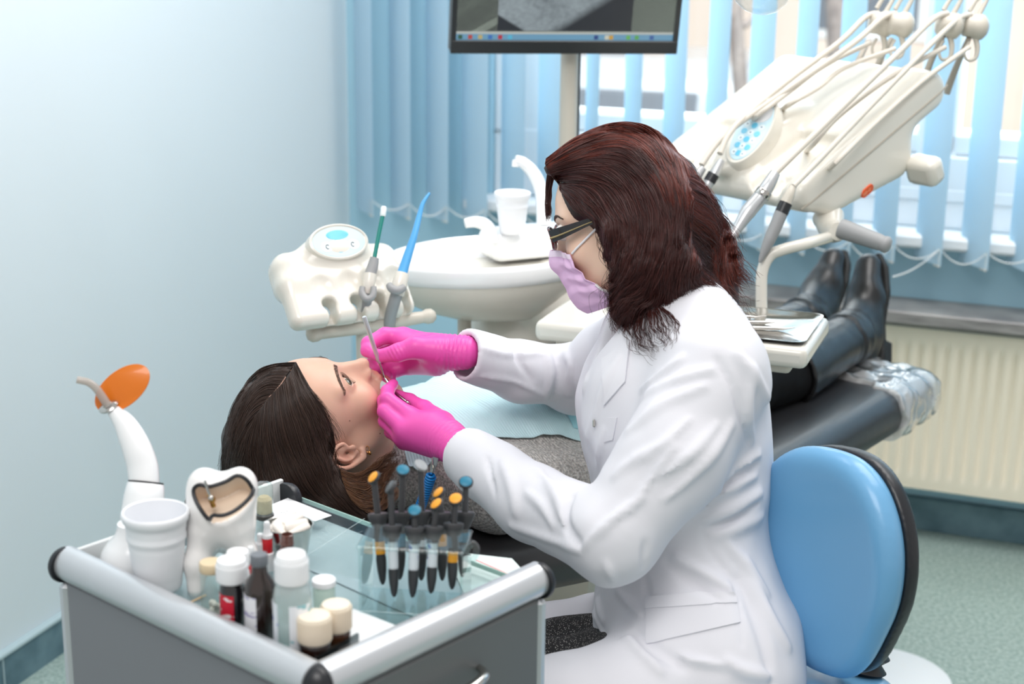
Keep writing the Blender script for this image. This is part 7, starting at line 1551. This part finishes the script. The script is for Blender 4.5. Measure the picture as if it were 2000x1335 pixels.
def comb(guides, n, look, npt, wave, clump, spread, seed, off=(-0.002, 0.005), fly=0.0, smin_=0.0, smax_=None, len_=(0.8, 1.0), conv=0.0, pj=0.7):
    """strands combed between neighbouring guides (photo-pixel paths), laid on the hair volume"""
    rg = np.random.default_rng(seed); G = [spline(np.array([(u, v, 0) for u, v in g]), 10)[:, :2] for g in guides]
    T = np.linspace(0, 1, npt); G = np.array([np.stack([np.interp(T, np.linspace(0, 1, len(g)), g[:, k]) for k in (0, 1)], -1) for g in G]); L = []
    nc = max(1, n // clump); smax_ = len(guides) - 1 if smax_ is None else smax_
    for c in range(nc):
        s0 = rg.uniform(smin_, smax_); ph = rg.normal(0, pj) + 1.3 * math.sin(s0 * 2.3); wl = 3.3 + 0.5 * math.sin(s0 * 1.7) + rg.normal(0, 0.2); am = wave * rg.uniform(0.6, 1.1); le = rg.uniform(*len_); o0 = rg.uniform(*off); fl = rg.normal(0, fly)
        for _ in range(clump):
            s = np.clip(s0 + rg.normal(0, spread), 0, len(guides) - 1.001); ss = s0 + (s - s0) * (1 - conv * T); ss = np.clip(ss, 0, len(guides) - 1.001); i = ss.astype(int); a = (ss - i)[:, None]; ix = np.arange(npt); base = G[i, ix] * (1 - a) + G[i + 1, ix] * a
            tt = T * le * rg.uniform(0.9, 1.0); p = np.stack([np.interp(tt, T, base[:, k]) for k in (0, 1)], -1)
            d = np.gradient(p, axis=0); nn = np.stack([-d[:, 1], d[:, 0]], -1); nn /= np.linalg.norm(nn, axis=1, keepdims=True) + 1e-9
            grow = np.clip(tt * 1.6, 0, 1); pz = ph + s0 * 5.0 + tt * 6.28 * wl; w_ = am * np.sin(pz) * grow + (fl + rg.normal(0, 0.4 + fly * 0.5)) * tt ** 2 * 3
            p = p + nn * w_[:, None]; o = o0 + rg.normal(0, 0.001) + (0.007 if wave > 6 else 0.0012) * np.sin(pz * 1.0 + 1.2) * grow
            z = look(p[:, 0], p[:, 1]) - o; st_ = np.linalg.norm(np.diff(p, axis=0), axis=1) / 1390.0
            for j_ in range(1, npt): z[j_] = min(max(z[j_], z[j_ - 1] - 4.0 * st_[j_ - 1] - 0.004), z[j_ - 1] + 0.9 * st_[j_ - 1] + 0.0008)
            L.append(CO + (CF + ((p[:, :1] - 1000) / F_PX) * CR - ((p[:, 1:] - 667.5) / F_PX) * CU) * z[:, None])
    return L
# ------------------------------------------------------------ dentist: wavy dark auburn hair to the shoulders
def dhair_f(P):
    q = dh(P); s = np.stack([np.abs(q[:, 0]), q[:, 1], q[:, 2]], 1).astype(np.float32)
    d = d_ell(s, (0, -0.020, 0.034), (0.089, 0.104, 0.093))
    d = smax(d, s[:, 1] * 0.86 - s[:, 2] * 0.50 - 0.040 + 0.0 * s[:, 0], 0.012)
    d = smin(d, d_ell(P, at(1280, 412, 2.20), (0.070, 0.082, 0.070)), 0.03); d = smin(d, d_ell(P, at(1302, 505, 2.20), (0.064, 0.078, 0.080)), 0.03)
    d = smin(d, d_ell(P, at(1345, 575, 2.20), (0.050, 0.07, 0.045)), 0.03)
    d = smin(d, d_chain(P, pix((1175, 400, 2.135), (1215, 450, 2.118), (1235, 530, 2.112), (1246, 600, 2.115), (1236, 650, 2.120)), (0.022, 0.028, 0.028, 0.026, 0.008), 0.01), 0.02)
    d = smin(d, d_chain(P, pix((1290, 400, 2.12), (1300, 520, 2.105), (1300, 600, 2.115), (1290, 630, 2.125)), (0.040, 0.045, 0.030, 0.010), 0.01), 0.03)
    d = smin(d, d_chain(P, pix((1358, 480, 2.20), (1395, 555, 2.19), (1428, 600, 2.18)), (0.040, 0.030, 0.010), 0.01), 0.03)
    d = smin(d, d_chain(P, pix((1260, 480, 2.30), (1290, 580, 2.30), (1330, 620, 2.29)), (0.030, 0.034, 0.012), 0.01), 0.03)
    d = smin(d, d_chain(P, pix((1082, 328, 2.185), (1112, 308, 2.185), (1170, 290, 2.19)), (0.013, 0.018, 0.024), 0.01), 0.02)
    return d + vnoise(q * np.array([30, 30, 18], np.float32), 6) * 0.006
V_, Q_ = surf(dhair_f, HD - A(0.17, 0.2, 0.24), HD + A(0.24, 0.2, 0.16), 0.0042)
m_dh0 = mat('auburn_hair_mass', (44, 22, 20), 0.5, rgb2=(30, 15, 14), vscale=20)
hd_ = obj('hair', None, m_dh0, den, smooth=180, world=True, verts=V_, faces=Q_)
px5 = lambda L: [(980 + x / 2.67, 220 + y / 2.67) for x, y in L]
DG = [px5(g) for g in (
 [(225, 268), (400, 150), (600, 88), (780, 125), (900, 235), (970, 335), (1040, 440), (1105, 570), (1150, 690), (1200, 810), (1290, 930)],
 [(232, 285), (450, 190), (650, 150), (800, 230), (900, 350), (980, 470), (1050, 600), (1090, 720), (1150, 850), (1250, 1000)],
 [(245, 305), (450, 250), (620, 250), (750, 330), (850, 450), (920, 580), (960, 720), (1000, 850), (1070, 960), (1150, 1060)],
 [(262, 335), (420, 310), (560, 330), (680, 420), (760, 540), (800, 680), (830, 800), (860, 920), (890, 1030), (870, 1160)],
 [(285, 360), (400, 370), (500, 420), (600, 520), (670, 640), (700, 760), (720, 870), (700, 960), (655, 1040), (680, 1160)],
 [(300, 380), (380, 430), (450, 490), (530, 560), (590, 660), (620, 770), (640, 880), (625, 980), (615, 1080), (650, 1150)],
 [(300, 400), (350, 460), (410, 520), (490, 550), (535, 630), (565, 715), (595, 800), (620, 900), (610, 1000), (640, 1110)])]
lookD = depth_map(dhair_f, 1040, 1500, 235, 700, 5, 1.8, 2.7)
m_dhr = hair_mat('auburn_strands', (66, 24, 19), 0.36, (116, 50, 36)); m_dhd = hair_mat('dark_auburn_strands', (40, 19, 18), 0.36, (78, 38, 34))
TOPG = [(x + 2, y - 11 if i < 4 else y - 5) for i, (x, y) in enumerate(DG[0])]
L = comb([TOPG] + DG, 5600, lookD, 48, 13, 28, 0.16, 1, (-0.004, 0.011), 2.5, len_=(0.66, 1.0), smax_=2.6, conv=0.75, pj=1.1) + comb([TOPG, DG[0]], 500, lookD, 40, 8, 7, 0.2, 2, (-0.004, 0.006), 5.0)
strands('hair_strands', L, m_dhr, hd_, 0.00034, 0.00016)
L = comb(DG, 10500, lookD, 48, 14, 30, 0.17, 5, (-0.004, 0.011), 2.5, len_=(0.62, 1.0), smin_=1.3, conv=0.78, pj=1.2) + comb(DG, 420, lookD, 40, 18, 2, 0.1, 3, (0.004, 0.014), 9.0)
fr_ = [[(1074, 318), (1068, 345), (1066, 380), (1067, 415), (1071, 438)], [(1090, 330), (1080, 355), (1076, 385), (1075, 410), (1076, 428)]]
L += comb(fr_, 150, lambda u, v: 2.222 + 0 * u, 14, 0.8, 10, 0.25, 9, (-0.004, 0.004), 0.3)
strands('hair_strands', L, m_dhd, hd_, 0.00034, 0.00016)
rg = np.random.default_rng(8); L = []
for i in range(60):                                   # curled ends spreading over the collar
    u0, v0 = rg.uniform(1370, 1440), rg.uniform(540, 610); a = rg.uniform(0.3, 1.5); n_ = 14; fz = rg.uniform(0, 6); p = []
    for t in np.linspace(0, 1, n_): p.append((u0 + 62 * t * math.cos(a) + 7 * math.sin(fz + 7 * t) * t, v0 + 62 * t * math.sin(a) + 8 * math.cos(fz + 7 * t) * t))
    p = np.array(p); z = 2.15 + rg.uniform(-0.03, 0.03) - 0.02 * np.linspace(0, 1, n_); L.append(np.array([at(u, v, zz) for (u, v), zz in zip(p, z)]))
lookC = depth_map(lambda P: np.minimum(coat0(P), dhair_f(P)), 1190, 1350, 580, 730, 5, 1.8, 2.7)
L += comb([[(1222, 600), (1216, 636), (1226, 668), (1250, 692)], [(1248, 606), (1242, 648), (1258, 680), (1290, 694)], [(1275, 604), (1282, 640), (1296, 664), (1290, 684)], [(1292, 598), (1318, 622), (1324, 648), (1310, 672)]], 150, lookC, 24, 3.5, 5, 0.5, 41, (0.002, 0.010), 3.0, len_=(0.35, 1.0), conv=0.35, pj=0.8)
strands('loose_wisps', L, m_dhd, hd_, 0.00036, 0.00015)
# ------------------------------------------------------------ patient: long straight dark brown hair falling over the headrest
def phair_f(P):
    q = ph(P); s = np.stack([np.abs(q[:, 0]), q[:, 1], q[:, 2]], 1).astype(np.float32)
    d = d_ell(s, (0, -0.021, 0.035), (0.0834, 0.106, 0.1005))
    d = smax(d, (-0.30 * s[:, 0] + 0.42 * (s[:, 1] - 0.068) - 0.86 * (s[:, 2] - 0.083)), 0.010)
    d = smin(d, d_chain(P, pix((598, 850, 2.32), (618, 915, 2.31), (660, 975, 2.30), (712, 1005, 2.29)), (0.036, 0.038, 0.030, 0.012), 0.01), 0.03)
    d = smin(d, d_chain(P, pix((545, 870, 2.32), (560, 940, 2.31), (600, 990, 2.31)), (0.060, 0.055, 0.035), 0.01), 0.03)
    d = smin(d, d_chain(P, pix((490, 860, 2.38), (486, 915, 2.37), (496, 965, 2.36)), (0.044, 0.036, 0.028), 0.01), 0.03)
    return smax(d, -(d_cap(P, pw(0.084, 0.004, -0.055), pw(0.088, -0.006, 0.006), 0.026, 0.026)), 0.006)
V_, Q_ = surf(phair_f, HP - A(0.22, 0.24, 0.2), HP + A(0.16, 0.16, 0.16), 0.0042)
hp_ = obj('hair', None, mat('dark_hair_mass', (34, 25, 22), 0.5, rgb2=(24, 18, 16), vscale=20), pat, smooth=180, world=True, verts=V_, faces=Q_)
PG1 = [[(576, 708), (598, 758), (624, 797), (644, 838), (652, 872), (657, 925), (690, 968), (730, 995)],
       [(562, 738), (574, 790), (592, 840), (612, 890), (634, 930), (664, 968), (700, 998), (722, 1012)],
       [(542, 758), (547, 810), (560, 860), (580, 910), (605, 950), (635, 985), (660, 1010), (680, 1030)],
       [(522, 780), (519, 830), (525, 880), (540, 925), (560, 960), (585, 990), (600, 1015)],
       [(505, 803), (493, 850), (490, 890), (495, 930), (505, 965), (520, 1000)],
       [(497, 814), (473, 850), (461, 890), (456, 930), (458, 970)]]
PG2 = [[(577, 707), (556, 708), (528, 712), (499, 728), (474, 760), (453, 806), (441, 858), (437, 908), (442, 948)],
       [(546, 752), (520, 752), (497, 770), (475, 805), (459, 850), (451, 900), (452, 942)],
       [(502, 808), (482, 830), (468, 862), (458, 892), (454, 928), (454, 955)]]
lookP = depth_map(phair_f, 420, 790, 690, 1045, 5, 2.0, 2.7)
m_phr = hair_mat('dark_strands', (40, 29, 25), 0.30, (66, 48, 40))
L = comb(PG1, 8000, lookP, 20, 2.5, 26, 0.13, 11, (-0.003, 0.005), 1.0, conv=0.5, pj=1.2) + comb(PG2, 3600, lookP, 20, 1.5, 18, 0.10, 12, (-0.003, 0.003), 1.0, conv=0.4, pj=1.2)
L += comb(PG1[:2], 160, lookP, 18, 5, 4, 0.3, 13, (0.001, 0.006), 4.0)
bh = comb([[(578, 706), (604, 756), (630, 794), (650, 832), (662, 866)], [(572, 712), (590, 760), (614, 802), (636, 842), (648, 876)]], 260, lookP, 14, 2, 3, 0.3, 17, (-0.001, 0.004), 3.0, len_=(0.4, 1.0)); strands('baby_hair', bh, m_phr, hp_, 0.00022, 0.00008)
strands('hair_strands', L, m_phr, hp_, 0.00034, 0.00018)
pp = spline([A(u, v, 0) for u, v in ((575, 706), (547, 752), (517, 785), (499, 812))], 6); zp_ = lookP(pp[:, 0], pp[:, 1]) - 0.0022
obj('scalp_parting', M().tube([at(u, v, z_) for (u, v, _), z_ in list(zip(pp, zp_))[4:]], [0.0012, 0.0012, 0.0010, 0.0005], 8), mat('scalp', (176, 140, 124), 0.6), hp_, world=True)
rg = np.random.default_rng(21); L = []
lookN = depth_map(lambda P: np.minimum(phair_f(P), sweater_f(P)), 640, 820, 850, 1030, 5, 2.0, 2.8)
NG = [[(664, 915), (690, 925), (722, 915), (752, 893), (776, 872)], [(668, 935), (700, 948), (735, 938), (765, 915), (788, 896)], [(676, 958), (706, 975), (738, 972), (762, 952), (780, 935)], [(688, 980), (712, 998), (736, 1000), (752, 985), (762, 965)]]
L += comb(NG, 1500, lookN, 24, 4, 22, 0.16, 31, (0.001, 0.009), 2.0, len_=(0.45, 1.0), conv=0.7, pj=1.2)
strands('loose_wisps', L, hair_mat('brown_strands', (72, 50, 38), 0.35, (118, 84, 58)), hp_, 0.00030, 0.00012)
L = []
for i in range(60):                                   # fine stray hairs round the crown
    t0 = rg.uniform(0, 1); c = spline(np.array([(530, 716, 0), (490, 750, 0), (460, 810, 0), (446, 880, 0)]), 10); b = c[int(t0 * (len(c) - 1))]; n_ = 8; a = rg.uniform(1.9, 2.9)
    L.append(np.array([at(b[0] + 4 + 30 * t * math.cos(a) * rg.uniform(.8, 1), b[1] + 34 * t * math.sin(a) + 30 * t * t, lookP(np.array([b[0] + 14]), np.array([b[1] + 14]))[0]) for t in np.linspace(0, 1, n_)]))
strands('stray_hairs', L, m_phr, hp_, 0.00022, 0.00010)
# ============================================================ camera, light
cam = bpy.data.cameras.new('camera'); co_ = bpy.data.objects.new('camera', cam); COL.objects.link(co_)
R_ = np.stack([CR, CU, -CF], 1); mm = Matrix(R_.tolist()).to_4x4(); mm.translation = Vector(CO); co_.matrix_world = mm
cam.sensor_width = 36; cam.lens = F_PX * 36 / 2000; cam.clip_start = 0.05; cam.clip_end = 100
cam.dof.use_dof = True; cam.dof.focus_distance = 2.27; cam.dof.aperture_fstop = 4.0; cam.dof.aperture_blades = 7
SC.camera = co_
w = bpy.data.worlds.new('sky'); SC.world = w; w.use_nodes = True; bgn = w.node_tree.nodes['Background']
bgn.inputs[0].default_value = (1.0, 0.985, 0.97, 1); bgn.inputs[1].default_value = 0.66
def area(name, loc, aim, sx, sy, e, col=(1, 1, 1)):
    l = bpy.data.lights.new(name, 'AREA'); l.shape = 'RECTANGLE'; l.size = sx; l.size_y = sy; l.energy = e; l.color = col
    o = bpy.data.objects.new(name, l); COL.objects.link(o); o.location = loc
    o.rotation_euler = (Vector(aim) - Vector(loc)).to_track_quat('-Z', 'Y').to_euler(); return o
area('overhead_fill', (0.9, 2.6, 2.9), (0.6, 2.4, 0), 1.4, 1.4, 32, (1, 0.985, 0.97))  # added overhead area light for general fill; no fixture is built
area('overhead_fill', (-0.3, 0.6, 2.9), (0.2, 2.0, 0.6), 1.4, 1.0, 32, (1, 0.985, 0.97))  # added fill to brighten surfaces that face the camera
area('overhead_fill', (-0.35, 3.0, 2.6), (-1.0, 3.4, 1.6), 0.9, 0.6, 14, (1, 0.99, 0.98))  # added to brighten the upper left wall, fading downwards
area('overhead_fill', (0.75, 3.2, 2.75), tuple(W(0.5, 0.0, 1.1)), 1.0, 0.6, 13, (1, 0.99, 0.98))  # added to lift the blind slats and the window wall by the corner
area('daylight_window', tuple(W(1.9, -0.4, 1.75)), tuple(W(1.2, 1.6, 0.9)), 2.6, 1.5, 70, (0.95, 0.98, 1))
area('daylight_street', tuple(W(2.5, -1.2, 5.0)), tuple(W(2.5, -9, 1.0)), 8, 4, 1350, (1, 0.98, 0.95))
SC.view_settings.view_transform = 'Standard'; SC.view_settings.look = 'None'; SC.view_settings.gamma = 1; SC.view_settings.use_curve_mapping = False
SC.view_settings.exposure = -0.08
SC.cycles.use_denoising = True; SC.cycles.max_bounces = 8; SC.cycles.transparent_max_bounces = 24; SC.cycles.sample_clamp_indirect = 6
SC.cycles.caustics_reflective = False; SC.cycles.caustics_refractive = False
